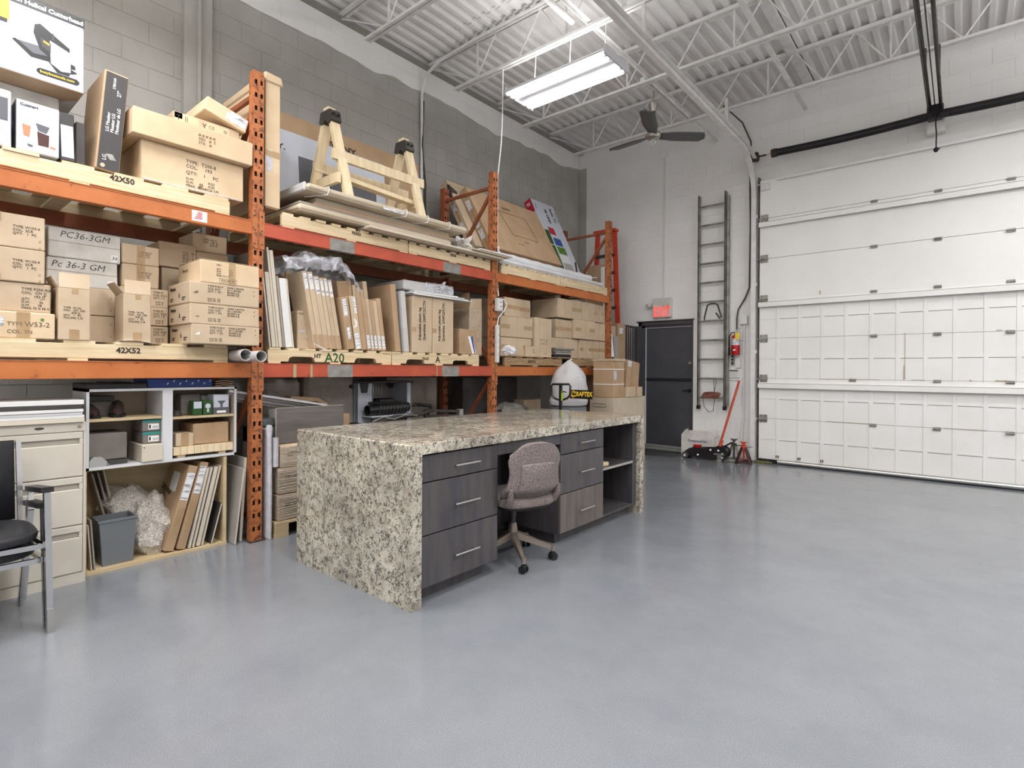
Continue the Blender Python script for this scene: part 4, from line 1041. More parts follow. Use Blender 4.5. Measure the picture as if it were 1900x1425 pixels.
CT = 'cartons on the pallet rack'

# ---------------- top shelf, left bay
T2 = PT2
u = carton('white film-wrapped carton beneath the planer box', .22, .785, T2, 3.055, xf=-4.45, depth=.5, m='card_white', group=CT)
pb = carton('large white carton printed with a benchtop planer, top left corner', .10, .872, 3.058, 3.52, xf=-4.25, depth=.52, m='print_white', group=CT)
part('side_panel', MB().box(-.52, .0, .001, .771, -.0015, .0), 'cardboard_brown', pb, local=True, smooth=False, label='brown underside')
part('print_band', MB().box(.0006, .0012, 0, .772, .405, .46), 'black_print', pb, local=True)
text(pb, 'Planer with Helical Cutterhead', .036, (.002, .765, .449), align='RIGHT', m='ink_white', bold=.0012)
part('print_band', MB().box(.0006, .0012, 0, .424, .285, .405), 'print_yellow', pb, local=True, label='yellow printed corner block')
part('print_band', MB().box(.0006, .0013, 0, .415, .27, .293), 'black_print', pb, local=True)
part('print_band', MB().prism([(.545, .045), (.560, .035), (.735, .035), (.748, .047), (.748, .060), (.735, .072), (.560, .072), (.545, .060)], 'x', .0006, .0012), 'black_print', pb, local=True)
text(pb, 'busybeetools.com', .0225, (.002, .560, .0645), m='ink_yellow', bold=.0004)
pm = [('black_print', [(.435, .19), (.52, .12), (.60, .125), (.64, .075), (.70, .075), (.70, .09), (.735, .105), (.735, .112), (.60, .16), (.53, .15), (.45, .20)]),
      ('print_grey', [(.46, .195), (.53, .145), (.62, .16), (.56, .20)]),
      ('black_print', [(.53, .27), (.535, .32), (.56, .335), (.70, .245), (.70, .21), (.62, .14), (.56, .18)]),
      ('print_white', [(.605, .255), (.70, .22), (.705, .10), (.66, .09), (.61, .12)]),
      ('print_dark', [(.56, .255), (.61, .235), (.61, .18), (.57, .20)]),
      ('print_yellow', [(.575, .243), (.603, .232), (.603, .22), (.575, .232)]),
      ('black_print', [(.705, .155), (.725, .15), (.73, .13), (.705, .125)]),
      ('print_dark', [(.615, .30), (.625, .30), (.625, .26), (.615, .26)])]
for k, (mm, pts) in enumerate(pm): part('printed_planer', MB().prism(pts, 'x', .0006+.0003*k, .001+.0003*k), mm, pb, local=True, smooth=False)

fl = carton('slim grey and white printed carton at the far left of the top shelf', .30, .535, T2, 2.94, depth=.2, m='print_white', group=CT)
lab(fl, .02, .22, .15, .28, 'print_grey'); lab(fl, .02, .215, .02, .11, 'label_white')
cf = carton('white carton printed with a coffee grinder and a glass', .553, .752, T2, 2.905, depth=.2, m='print_white', group=CT, xf=-4.24)
part('side_panel', MB().box(-.199, -.001, -.0004, .001, .002, .29), 'print_dark', cf, local=True)
text(cf, 'Cuisinart', .022, (.001, .018, .279), m='black_print', bold=.0006)
for mm, pts in (('print_orange', [(.028, .155), (.066, .150), (.06, .085), (.034, .09)]), ('print_coffee', [(.095, .13), (.15, .12), (.148, .05), (.10, .05)]), ('print_grey', [(.088, .178), (.152, .17), (.138, .13), (.10, .135)]),
                ('print_grey', [(.05, .045), (.075, .042), (.075, .030), (.055, .03)]), ('print_orange', [(.155, .06), (.18, .055), (.18, .045), (.155, .048)])):
    part('printed_picture', MB().prism(pts, 'x', .0006, .0012), mm, cf, local=True)
lab(cf, .142, .17, .225, .25)
dl = carton('narrow charcoal carton with a tall white label next to the grinder carton', .757, .832, T2, 2.905, depth=.2, m='print_dark', group=CT, xf=-4.25, rx=2)
lab(dl, .008, .068, .02, .215, 'print_white'); text(dl, '- - - -\n- - - -\n- - -\n- - - -', .014, (.0016, .014, .19), m='print_grey')
carton('plain black carton leaning beside the narrow labelled one', .838, .892, T2, 2.89, depth=.2, m='card_dark', group=CT, xf=-4.30)
mo = carton('tall black-faced monitor carton standing on end and leaning right', .925, 1.060, T2, 3.265, depth=.42, m='cardboard_brown', rx=-4.5, group=CT, xf=-4.245)
part('printed_face', MB().box(.0006, .0012, .012, .128, .006, .642), 'print_dark', mo, local=True)
for s_, y_, z_ in (('LG Monitor', .040, .255), ('Monitor LG', .066, .255), ('Moniteur de LG', .092, .255)): text(mo, s_, .026, (.0018, y_-.008, z_), m='ink_white', rot=PI/2, bold=.0003)
text(mo, '27"', .03, (.0018, .075, .50), m='ink_white', rot=PI/2); text(mo, '27BK650', .02, (.0018, .05, .54), m='ink_white', rot=PI/2)
text(mo, 'LG', .03, (.0018, .030, .065), m='ink_white', rot=PI/2); part('printed_mark', MB().cyl((.0006, .04, .03), (.0016, .04, .03), .013, 16), 'cardboard', mo, local=True)
part('printed_mark', MB().prism([(.05, .11), (.075, .075), (.11, .08), (.085, .115)], 'x', .0006, .0016), 'alu_old', mo, local=True)
t2 = carton('big carton stencilled TYPE T200-8 at the bottom of its stack', 1.178, 1.852, T2, 2.884, depth=.5, group=CT, m='cardboard_pale', seam='t')
text(t2, 'TYPE:  T200-8\nCOL:     193', .034, (.001, .275, .215), m='ink', space=1.0); text(t2, 'QTY:    1     PC', .034, (.001, .275, .137), m='ink')
text(t2, 'N.W.              KGS\nG.W.              KGS\nMEAS:  88x68X26 CM', .024, (.001, .275, .088), m='ink')
text(t2, '#', .05, (.001, .36, .075), m='ink_faint')
lab(t2, 0, .003, .01, .26, 'tape_brown'); lab(t2, .005, .66, .001, .012, 'clear_film')
wd2 = carton('long shallow carton overhanging the T200-8 carton', 1.112, 1.897, 2.886, 3.06, xf=-4.19, depth=.6, group=CT, m='cardboard_pale', seam='t')
text(wd2, '# # # # #\nSSD   #  S\nSTK   #', .028, (.001, .40, .13), m='ink_faint')
ic = carton('carton with shipping symbols on the long shallow carton', 1.385, 1.845, 3.063, 3.165, xf=-4.30, depth=.45, group=CT, m='cardboard', tape='')
lab(ic, .01, .17, .03, .095, 'cardboard_pale'); lab(ic, .22, .38, .02, .09, 'cardboard_pale'); text(ic, 'T', .05, (.0016, .02, .085), m='ink'); text(ic, '||', .045, (.0016, .075, .085), m='ink'); text(ic, 'Y', .05, (.0012, .19, .08), m='ink')
text(ic, 'CE', .035, (.0016, .235, .075), m='ink_faint'); text(ic, 'o', .045, (.0016, .34, .085), m='ink')
lab(ic, .0, .06, .055, .095, 'cardboard'); part('tape', MB().box(-.3, -.1, -.0012, 0, .02, .08), 'blue_card', ic, local=True, label='blue tape')
tb = carton('tilted carton with a white address label on the very top of its stack', 1.575, 1.885, 3.235, 3.345, xf=-4.27, depth=.5, group=CT, m='cardboard_pale', rx=-15)
lab(tb, .175, .30, .02, .10); lab(tb, .15, .172, .03, .08)

# ---------------- middle shelf, left bay
z = PT1
a4 = carton('pale carton lettered TYPE W53-2 with a green dot', .25, .735, z, 1.662, xf=-4.23, depth=.3, m='cardboard_pale', group=CT, tape='')
text(a4, 'TYPE', .032, (.001, .268, .098), m='ink_faint'); text(a4, 'W53-2', .040, (.001, .345, .102), m='ink_faint'); text(a4, 'COL: SN', .030, (.001, .268, .052), m='ink_faint')
part('green_dot', MB().cyl((.0006, .425, .113), (.0016, .425, .113), .009, 16), 'print_green', a4, local=True); lab(a4, .31, .37, .0, .152, 'tape_brown'); lab(a4, .235, .255, .07, .12)
a3 = carton('carton stencilled TYPE P250-9 beneath the two W155-4 cartons', .25, .722, 1.668, 1.838, group=CT, xf=-4.27)
text(a3, 'TYPE P250-9(A)\nCOL:  CM []\n         193 []', .022, (.001, .335, .145), m='ink'); text(a3, 'QTY.         1\nN.W.        36\nG.W.       38\nMEAS: 75 X 58 X 18', .018, (.001, .335, .085), m='ink')
part('base_board', MB().box(-.45, 0, .0, .47, -.008, -.001), 'cardboard', a3, local=True)
for k, (z0, z1, q) in enumerate(((1.84, 2.036, 'lower'), (2.038, 2.236, 'upper'))):
    o = carton('carton stencilled W155-4, %s of the two at the left edge' % q, .25, .692, z0, z1, group=CT, tape='t' if k else 'b', xf=-4.26)
    text(o, 'TYPE: W155-4\nCOL:  SCR\nQTY:   1  PC', .020, (.001, .295, .135), m='ink'); text(o, '//\n\n//', .02, (.001, .41, .06), m='ink_faint')
for k, (y0, y1, z0, z1, q) in enumerate(((.728, 1.102, 1.868, 2.044, 'lower'), (.735, 1.12, 2.047, 2.238, 'upper'))):
    o = carton('white carton hand-lettered PC36-3 GM, %s of the two' % q, y0, y1, z0, z1, xf=-4.45, depth=.45, m='card_white', group=CT)
    part('seam_line', MB().box(.0006, .0012, .002, y1-y0-.002, (z1-z0)*.52, (z1-z0)*.52+.002), 'ink_faint', o, local=True)
    text(o, 'Pc 36-3 GM' if k == 0 else 'PC36-3GM', .058, (.0014, .02 if k == 0 else .055, (z1-z0)-.014), m='black_print', sx=1.0, shear=.25, bold=-.0006)
    lab(o, y1-y0-.055, y1-y0-.02, .01, .055, 'paper'); text(o, '36', .034, (.0018, y1-y0-.054, .05), m='black_print', shear=.2)
for z0, z1, q in ((z, 1.684, 'lower'), (1.686, 1.866, 'upper')):
    o = carton('carton with hatch marks half hidden behind the open upright ones, %s' % q, .76, 1.092, z0, z1, xf=-4.45, depth=.4, group=CT)
    text(o, '//', .02, (.001, .30, .13), m='ink_faint'); text(o, '//', .02, (.001, .30, .05), m='ink_faint'); part('print_box', MB().tube([(.001, .165, .05), (.001, .185, .05), (.001, .185, .075), (.001, .165, .075)], .0012, 4, closed=True), 'ink', o, local=True)
for k, (y0, y1, q) in enumerate(((.744, .903, 'left'), (1.078, 1.234, 'right'))):
    o = carton('upright carton stencilled W136 with its top flaps open, %s one of two' % q, y0, y1, z, 1.828, xf=-4.215, depth=.20, group=CT, tape='b', m='cardboard')
    w = y1-y0; lab(o, w*.42, w*.62, .285, .318, 'tape_brown')
    b = MB(); b.bar((-.002, w/2, .320), (.02 if k else .01, w/2, .405 if k == 0 else .40), .004, w-.006) if False else b.add([(0, .004, .32), (0, w-.004, .32), (-.012, w-.002, .41), (-.012, .006, .41), (-.004, .004, .32), (-.004, w-.004, .32), (-.016, w-.002, .41), (-.016, .006, .41)], [(0,1,2,3),(7,6,5,4),(0,4,5,1),(1,5,6,2),(2,6,7,3),(3,7,4,0)])
    part('flap', b, 'cardboard', o, local=True, smooth=False)
    b = MB().add([(-.004, 0, .32), (-.19, 0, .32), (-.18, -.03-.02*k, .385), (-.01, -.03-.02*k, .385), (-.004, .003, .32), (-.19, .003, .32), (-.18, -.027-.02*k, .387), (-.01, -.027-.02*k, .387)], [(0,3,2,1),(4,5,6,7),(0,1,5,4),(1,2,6,5),(2,3,7,6),(3,0,4,7)])
    part('flap', b, 'cardboard', o, local=True, smooth=False)
    text(o, 'TYPE:  W136\nCOL:   CM  CRS\n         SCR []\nQTY:   1   PC\nVOLUME: 3.18', .0155, (.001, .026, .205), m='ink')
pz = solo('paper_sheet', MB().grid(lambda s, t: Vector((-4.20-.10*t, 1.06+.20*s, 1.514+.012*math.sin(s*5)*s+.002)), 8, 4), 'paper', 'loose white paper sheet in front of the right open carton', 'paper', (-4.22, 1.1, 1.51))
pz.modifiers.new('t', 'SOLIDIFY').thickness = .001
for z0, z1, q in ((z, 1.637, 'bottom'), (1.639, 1.770, 'middle'), (1.772, 1.902, 'top')):
    o = carton('shallow carton in the stack behind the front P155 stack, %s one' % q, 1.115, 1.412, z0, z1, xf=-4.45, depth=.4, group=CT)
    text(o, 'TYPE P1\nCOL: SCH\nQTY: 1 P', .019, (.001, .20, .115), m='ink'); text(o, 'N.W. 8\nG.W. 9', .016, (.001, .215, .045), m='ink')
for z0, z1, q in ((1.904, 2.062, 'lower'), (2.064, 2.20, 'upper')):
    o = carton('small square carton stencilled in its centre, %s of two on the shallow stack' % q, 1.125, 1.352, z0, z1, xf=-4.45, depth=.3, group=CT, tape='v')
    text(o, 'TYPE: W123\nCOL:  SCR\nQTY: 1 PC', .016, (.0018, .095, (z1-z0)*.7), m='ink_faint')
t3 = carton('tall plain carton at the back, behind the P155 stack', 1.42, 1.90, z, 2.10, xf=-4.62, depth=.36, group=CT)
t1 = carton('wide carton wrapped in clear film at the back of the middle shelf', 1.396, 1.652, 2.102, 2.29, xf=-4.60, depth=.4, group=CT)
text(t1, 'COL.  36\nQTY.   1\nN.W.   8\nG.W.   9', .022, (.001, .155, .13), m='ink')
t2_ = carton('low carton right of the film-wrapped wide one at the back', 1.654, 1.892, 2.102, 2.255, xf=-4.60, depth=.4, group=CT)
t0 = carton('topmost back carton stencilled with two tick boxes', 1.63, 1.885, 2.292 if 0 else 2.257, 2.40, xf=-4.62, depth=.3, group=CT)
text(t0, 'TYPE: P52-2\nCOL:  CM  []\n         SCR []', .02, (.001, .075, .11), m='ink')
for k, (y0, y1, z0, z1, q) in enumerate(((1.428, 1.893, z, 1.645, 'bottom'), (1.418, 1.893, 1.647, 1.786, 'second'), (1.415, 1.893, 1.788, 1.936, 'third'))):
    o = carton('shallow P155 carton marked dans 2 boites, %s one of the front stack' % q, y0, y1, z0, z1, xf=-4.06, depth=.42, group=CT, seam='t')
    h = z1-z0
    text(o, 'TYPE P155-9\nCOL: SCH\nQTY: 1  PC', .019, (.001, .115, h-.012), m='ink'); text(o, 'DANS 2 BOITES\nIN  2  BOXES\nBOXES A []\nBOXES B []', .017, (.001, .245, h-.012), m='ink')
    text(o, 'N.W. 8.5   KG\nG.W. 9.8   KG', .014, (.001, .115, .045), m='ink'); text(o, '//\n\n//', .016, (.001, .43, h-.02), m='ink_faint')
    part('torn_patch', MB().prism([(.02, h*.48), (.055, h*.6), (.05, h*.45)] if k != 1 else [(.03, .05), (.06, .055), (.05, .045)], 'x', .0004, .001), 'paper' if k == 0 else 'ink_faint', o, local=True)
    text(o, 'Maestro', .03, (-.36, -.001, h-.02), face='-y', m='ink', bold=.001); text(o, 'STAPLES\nGLASS', .014, (-.36, -.001, .05), face='-y', m='ink')
    text(o, 'SIDEWAYS\nPLEASE', .014, (-.14, -.001, .05), face='-y', m='ink'); text(o, 'k', .05, (-.2, -.001, .085), face='-y', m='ink')
r1 = carton('taped P155 carton boxed VOLUME on top of the front stack', 1.482, 1.892, 1.938, 2.098, xf=-4.06, depth=.42, group=CT, seam='t', m='cardboard_pale')
text(r1, 'COL:\n\nQTY.            PCS\nN.W.            KGS\nG.W.            KGS\nMEAS: 41.5 CM', .015, (.001, .105, .14), m='ink'); text(r1, 'VOLUME 8.0', .018, (.001, .135, .035), m='ink')
part('print_box', MB().tube([(.001, .125, .012), (.001, .245, .012), (.001, .245, .04), (.001, .125, .04)], .001, 4, closed=True), 'ink', r1, local=True)
lab(r1, .19, .235, 0, .158, 'tape_brown'); text(r1, 'Maestro', .032, (-.33, -.001, .12), face='-y', m='ink_faint')
pp1 = solo('pvc_pipe', MB().pipe((-5.0, 1.782, 1.423), (-4.03, 1.782, 1.437), .043, .004, 28), 'pvc_grey', 'grey plastic pipe lying on the left beam, left one of the pair', 'pipe', (-4.5, 1.782, 1.42), group='grey plastic pipes')
pp2 = solo('pvc_pipe', MB().pipe((-5.0, 1.855, 1.423), (-3.945, 1.855, 1.428), .041, .004, 28), 'pvc_grey', 'grey plastic pipe lying on the left beam, right one of the pair', 'pipe', (-4.5, 1.855, 1.42), group='grey plastic pipes')

# ---------------- lower left: file cabinet, panels, shelf cabinet, plywood crate
fc = thing('file_cabinet', 'beige lateral filing cabinet with three drawers under the rack', 'cabinet', (-4.23, .4, 0))
part('body', MB().box(-4.70, -4.232, -.04, .886, 0, 1.0, c=.004), 'file_beige', fc, smooth=False)
part('plinth', MB().box(-4.24, -4.222, -.04, .886, .0, .062), 'file_beige', fc, smooth=False)
part('top_rail', MB().box(-4.24, -4.220, -.04, .886, .942, 1.0, c=.003), 'file_beige', fc, smooth=False)
part('stile', MB().box(-4.24, -4.222, .874, .886, .062, .942), 'file_beige', fc, smooth=False)
for z0, z1 in ((.665, .938), (.364, .658), (.068, .357)):
    d = part('drawer', MB().box(-4.24, -4.218, -.03, .871, z0, z1-.075, c=.003).box(-4.24, -4.218, -.03, .871, z1-.040, z1, c=.003).box(-4.24, -4.218, .853, .871, z1-.075, z1-.040), 'file_beige', fc, smooth=False)
    part('handle_recess', MB().box(-4.24, -4.231, -.03, .853, z1-.075, z1-.040), 'file_shadow', d, smooth=False)
part('lock', MB().cyl((-4.222, .852, .972), (-4.214, .852, .972), .009, 16).cyl((-4.214, .852, .972), (-4.212, .852, .972), .006, 12), 'alu_old', fc)
part('badge', MB().sphere((-4.220, .662, .972), (.003, .024, .008), 14, 6), 'galv_dark', fc)
zz = 1.001
for th, m, lb in ((.027, 'panel_edge', 'beige board at the bottom of the pile on the filing cabinet'), (.018, 'panel_white', 'white board second from the bottom on the filing cabinet'), (.018, 'cab_white', 'white board in the middle of the pile on the filing cabinet'),
                  (.019, 'panel_white', 'white board right under the dark one on the filing cabinet'), (.027, 'card_dark', 'dark charcoal board between white boards on the filing cabinet'), (.029, 'panel_white', 'thick white board on top of the pile on the filing cabinet')):
    solo('melamine_board', MB().box(-4.68, -4.20+random.uniform(-.006, .004), -.05, .868+random.uniform(-.008, .006), zz, zz+th-.0015, c=.001), m, lb, 'board', (-4.4, .4, zz), group='boards stacked on the filing cabinet', smooth=False); zz += th

sc = thing('shelf_cabinet', 'white-edged open shelf cabinet resting on the plywood crate', 'cabinet', (-4.31, .905, .672))
X0, Y0, Y1_, Z0, Z1_ = -4.31, .905, 1.837, .674, 1.198
part('side', MB().box(X0-.36, X0, Y0, Y0+.016, Z0, Z1_), 'cab_white', sc, smooth=False)
part('side', MB().box(X0-.36, X0, Y1_-.016, Y1_, Z0, Z1_), 'cab_white', sc, smooth=False)
part('top', MB().box(X0-.36, X0, Y0, Y1_, Z1_-.017, Z1_), 'cab_white', sc, smooth=False)
part('bottom', MB().box(X0-.36, X0, Y0, Y1_, Z0, Z0+.017), 'cab_white', sc, smooth=False)
part('divider', MB().box(X0-.34, X0+.001, 1.334, 1.398, Z0+.005, Z1_-.005), 'cab_white', sc, smooth=False)
part('back', MB().box(X0-.365, X0-.355, Y0+.01, Y1_-.01, Z0+.01, Z1_-.01), 'cab_inner', sc, smooth=False)
part('liner', MB().box(X0-.355, X0-.012, Y1_-.018, Y1_-.0165, Z0+.02, Z1_-.02), 'cab_inner', sc, smooth=False)
part('shelf', MB().box(X0-.35, X0-.01, Y0+.017, 1.333, .985, 1.003), 'plywood', sc, smooth=False)
part('shelf', MB().box(X0-.35, X0-.01, 1.399, Y1_-.018, .972, .990), 'plywood', sc, smooth=False)
XS = X0-.03
def shoe(y, rzz, label):
    s = thing('leather_shoe', label, 'shoe', (XS-.02, y, 1.004), rz=rzz, group='pair of brown leather shoes')
    def f(u, v):
        a = 2*PI*u; L_ = .26
        x = -L_*v; w = .046*(max(0, math.sin(PI*min(.985, v)))**.42)*(1-.22*v); h = (.040+.05*min(1, v*1.6)**1.3)*min(1, v*7)**.5
        r = math.sin(a); c_ = math.cos(a)
        return Vector((x, w*c_, max(.008, .018 + (h)*(.5+.5*r)*(1 if r > 0 else .2))))
    part('upper', MB().grid(f, 16, 12, closed_u=True), 'leather_brown', s, local=True)
    b = MB(); ol = []
    for k in range(24):
        a = 2*PI*k/24; v = (1-math.cos(a))/2; w = .048*(max(0, math.sin(PI*min(1, v+.04)))**.5)
        ol.append((-.262*v+.004, w*(1 if a < PI else -1)))
    b.prism(ol, 'z', 0, .018); part('sole', b, 'black_rubber', s, local=True)
    part('laces', MB().tube([(-.09, -.018, .072), (-.10, .018, .075), (-.115, -.018, .08), (-.125, .018, .083)], .003, 5), 'black_fabric', s, local=True)
shoe(.972, .15, 'brown leather shoe in the white cabinet, left one of the pair')
shoe(1.082, -.25, 'brown leather shoe in the white cabinet, right one of the pair')
IT = 'small boxes in the white shelf cabinet'
sb = carton('flat dark shoe box behind the leather shoes', .935, 1.09, 1.004, 1.11, xf=XS-.17, depth=.12, m='card_grey', group=IT)
solo('box_lid', MB().box(XS-.30, XS-.15, .93, 1.10, 1.112, 1.145, c=.002), 'card_dark', 'dark lid on the shoe box behind the shoes', 'lid', (XS-.2, .93, 1.112))
carton('plain grey box in the lower left of the white cabinet', .928, 1.145, .725, .905, xf=XS-.03, depth=.28, m='card_grey', group=IT)
solo('black_tray', MB().box(XS-.25, XS-.01, .93, 1.14, .692, .722, c=.003), 'card_dark', 'flat black case under the plain grey box', 'case', (XS-.1, .93, .692))
tg = thing('tape_dispenser', 'small chrome-sided tape dispenser at the lower left of the white cabinet', 'tool', (XS+.02, .93, .692))
part('side_plate', MB().prism([(.925, .692), (1.015, .692), (1.02, .72), (.99, .755), (.945, .76), (.925, .735)], 'x', XS+.016, XS+.022), 'brushed', tg)
part('side_plate', MB().prism([(.925, .692), (1.015, .692), (1.02, .72), (.99, .755), (.945, .76), (.925, .735)], 'x', XS-.024, XS-.018), 'brushed', tg)
part('roll', MB().cyl((XS-.016, .955, .722), (XS+.014, .955, .722), .026, 16), 'black_plastic', tg); part('blade', MB().box(XS-.02, XS+.02, 1.012, 1.03, .70, .706), 'brushed', tg)
b3 = carton('white slip box standing out of the lower left compartment', 1.205, 1.338, .692, .812, xf=XS+.045, depth=.30, m='panel_edge', group=IT)
text(b3, 'a', .02, (.001, .012, .112), m='ink'); text(b3, 'Google', .03, (.001, .125, .03), m='ink_white', rot=PI/2) if 0 else None
for z0, q in ((.814, 'lower'), (.898, 'upper')):
    o = carton('small grey carton with a teal stripe and barcode, %s of two' % q, 1.222, 1.335, z0, z0+.080, xf=XS+.0, depth=.22, m='card_grey', group=IT)
    part('stripe', MB().box(.0006, .001, .0, .113, .062, .079), 'teal_print', o, local=True); lab(o, .035, .10, .012, .052, 'paper'); text(o, '|||||||', .02, (.0018, .06, .04), m='ink'); part('printed_mark', MB().box(.0015, .002, .04, .05, .02, .045), 'black_print', o, local=True)
lc = carton('white and grey lamp carton at the right of the upper shelf', 1.68, 1.795, .992, 1.14, xf=XS, depth=.12, m='print_white', group=IT)
part('stripe', MB().box(.0006, .001, 0, .115, 0, .05), 'print_grey', lc, local=True); part('printed_lamp', MB().prism([(.028, .10), (.088, .10), (.066, .075), (.066, .055), (.058, .045), (.050, .055), (.050, .075)], 'x', .0011, .0016), 'print_grey', lc, local=True); lab(lc, .025, .09, .008, .026, 'paper', x=.0012)
gc = carton('small dark green bulb carton with a white bulb printed on it', 1.602, 1.668, .992, 1.10, xf=XS+.02, depth=.08, m='ink_green', group=IT)
part('printed_bulb', MB().cyl((.0006, .033, .065), (.0014, .033, .065), .019, 18).box(.0006, .0014, .026, .040, .02, .05), 'print_white', gc, local=True)
g2 = carton('small dark green carton with a white photo panel, left of the bulb carton', 1.532, 1.598, .992, 1.10, xf=XS+.02, depth=.08, m='ink_green', group=IT); lab(g2, .006, .06, .05, .10, 'print_white')
carton('tall grey carton behind the green bulb cartons', 1.49, 1.625, .992, 1.145, xf=XS-.09, depth=.12, m='card_grey', group=IT)
carton('small white carton between the grey one and the lamp carton, at the back', 1.64, 1.70, .992, 1.13, xf=XS-.13, depth=.1, m='card_white', group=IT)
solo('tea_light_can', MB().cyl((XS-.04, 1.445, .992), (XS-.04, 1.445, 1.01), .034, 18).cyl((XS-.04, 1.445, 1.01), (XS-.04, 1.445, 1.03), .028, 18), 'galv_dark', 'small round dark tin at the left of the upper right shelf', 'tin', (XS-.04, 1.445, .992))
bw = carton('brown carton with open top in the lower right compartment', 1.548, 1.80, .772, .928, xf=XS-.02, depth=.27, m='cardboard_brown', group=IT, tape='t')
part('flap', MB().add([(-.02, .02, .158), (-.25, .02, .158), (-.22, .13, .19), (-.04, .13, .19)], [(0, 1, 2, 3), (3, 2, 1, 0)]), 'cardboard_brown', bw, local=True)
wb_ = carton('small pale carton left of the open brown one', 1.425, 1.545, .772, .868, xf=XS+.005, depth=.2, m='cardboard', group=IT, tape='v')
wt = thing('butcher_block_board', 'pale butcher block board on feet under the brown carton', 'board', (XS, 1.41, .692))
for k in range(9): part('stave', MB().box(XS-.28, XS+.02, 1.408+.0455*k, 1.408+.0455*k+.044, .712, .770, c=.002), 'pine_clean', wt, smooth=False)
part('foot', MB().box(XS-.05, XS-.0, 1.44, 1.49, .692, .712), 'pine', wt); part('foot', MB().box(XS-.05, XS-.0, 1.72, 1.77, .692, .712), 'pine', wt)
solo('stone_sample', MB().box(-4.66, -4.30, .90, 1.24, 1.20, 1.235, c=.006).box(-4.6, -4.34, 1.02, 1.16, 1.235, 1.243, c=.003), 'black_print', 'black stone slab lying on the white cabinet', 'slab', (-4.4, .9, 1.2))
bb_ = carton('blue carton with small white marks on the white cabinet', 1.245, 1.67, 1.20, 1.262, xf=-4.33, depth=.3, m='blue_card', group=IT)
for k in range(8): part('printed_mark', MB().prism([(.12+.04*k, .02+.018*(k % 2)), (.126+.04*k, .02+.018*(k % 2)), (.134+.04*k, .034+.018*(k % 2)), (.127+.04*k, .034+.018*(k % 2))], 'x', .0006, .0012), 'paper', bb_, local=True)
fd = thing('folded_cardboard', 'folded brown cardboard sheets at the right end of the white cabinet', 'cardboard', (-4.32, 1.69, 1.2))
for k in range(3): part('sheet', MB().prism([(1.69, 1.202+.016*k), (1.75, 1.209+.016*k), (1.815, 1.200+.016*k), (1.818, 1.208+.016*k), (1.75, 1.216+.016*k), (1.69, 1.209+.016*k)], 'x', -4.6, -4.32), 'cardboard_brown', fd, smooth=False)

cr = thing('plywood_crate', 'open plywood box on the floor under the white shelf cabinet', 'crate', (-4.31, .912, 0))
part('floor_board', MB().box(-4.78, -4.31, .912, 1.77, 0, .02), 'plywood', cr, smooth=False)
part('side', MB().box(-4.78, -4.31, .892, .910, 0, .668), 'plywood', cr, smooth=False)
part('side', MB().box(-4.78, -4.315, 1.745, 1.768, .02, .668), 'plywood', cr, smooth=False)
part('back', MB().box(-4.80, -4.78, .892, 1.77, 0, .668), 'plywood', cr, smooth=False)
part('top', MB().box(-4.78, -4.40, .912, 1.745, .655, .670), 'plywood', cr, smooth=False)
tbn = thing('waste_bin', 'grey rectangular waste bin in the plywood crate', 'bin', (-4.46, 1.07, .02))
b = MB(); xA, xB, yA, yB, zt, zb = -4.350, -4.53, .985, 1.195, .325, .021
o_ = [(xA, yA, zt), (xA, yB, zt), (xB, yB, zt), (xB, yA, zt)]; q_ = [(xA-.012, yA+.022, zb), (xA-.012, yB-.018, zb), (xB+.012, yB-.018, zb), (xB+.012, yA+.022, zb)]
i_ = [(x+(-.006 if x == xA else .006), y+(.006 if y == yA else -.006), zt) for x, y, _ in o_]; r_ = [(x+(-.004 if x == xA-.012 else .004), y, zb+.01) for x, y, _ in q_]
b.add(o_+q_+i_+r_, [(0,4,5,1),(1,5,6,2),(2,6,7,3),(3,7,4,0),(4,7,6,5),(8,9,13,12),(9,10,14,13),(10,11,15,14),(11,8,12,15),(12,13,14,15),(0,1,9,8),(1,2,10,9),(2,3,11,10),(3,0,8,11)])
part('body', b, 'bin_grey', tbn, smooth=False)
part('rim', MB().box(xA-.004, xA+.006, yA-.006, yB+.006, zt-.012, zt+.003).box(xB-.006, xB+.004, yA-.006, yB+.006, zt-.012, zt+.003).box(xB, xA, yA-.006, yA+.004, zt-.012, zt+.003).box(xB, xA, yB-.004, yB+.006, zt-.012, zt+.003), 'bin_grey', tbn, smooth=False)
def lump(q, d):
    n_ = noise.noise(d*1.7 + Vector((3, 1, 5)))*.38 + abs(noise.noise(d*3.3))*.22 + abs(noise.noise(d*7))*.07
    return q*(1+n_)
solo('bubble_wrap', MB().sphere((-4.57, 1.315, .19), (.16, .15, .22), 48, 34, lump), 'bubble_film', 'crumpled heap of bubble wrap in the plywood crate', 'wrap', (-4.58, 1.28, .02))
solo('bubble_wrap', MB().sphere((-4.66, 1.20, .36), (.10, .14, .12), 40, 26, lump), 'bubble_film', 'smaller fold of bubble wrap behind the grey bin', 'wrap', (-4.5, 1.17, .2))
PG = 'boards and flat cartons leaning in the plywood crate'
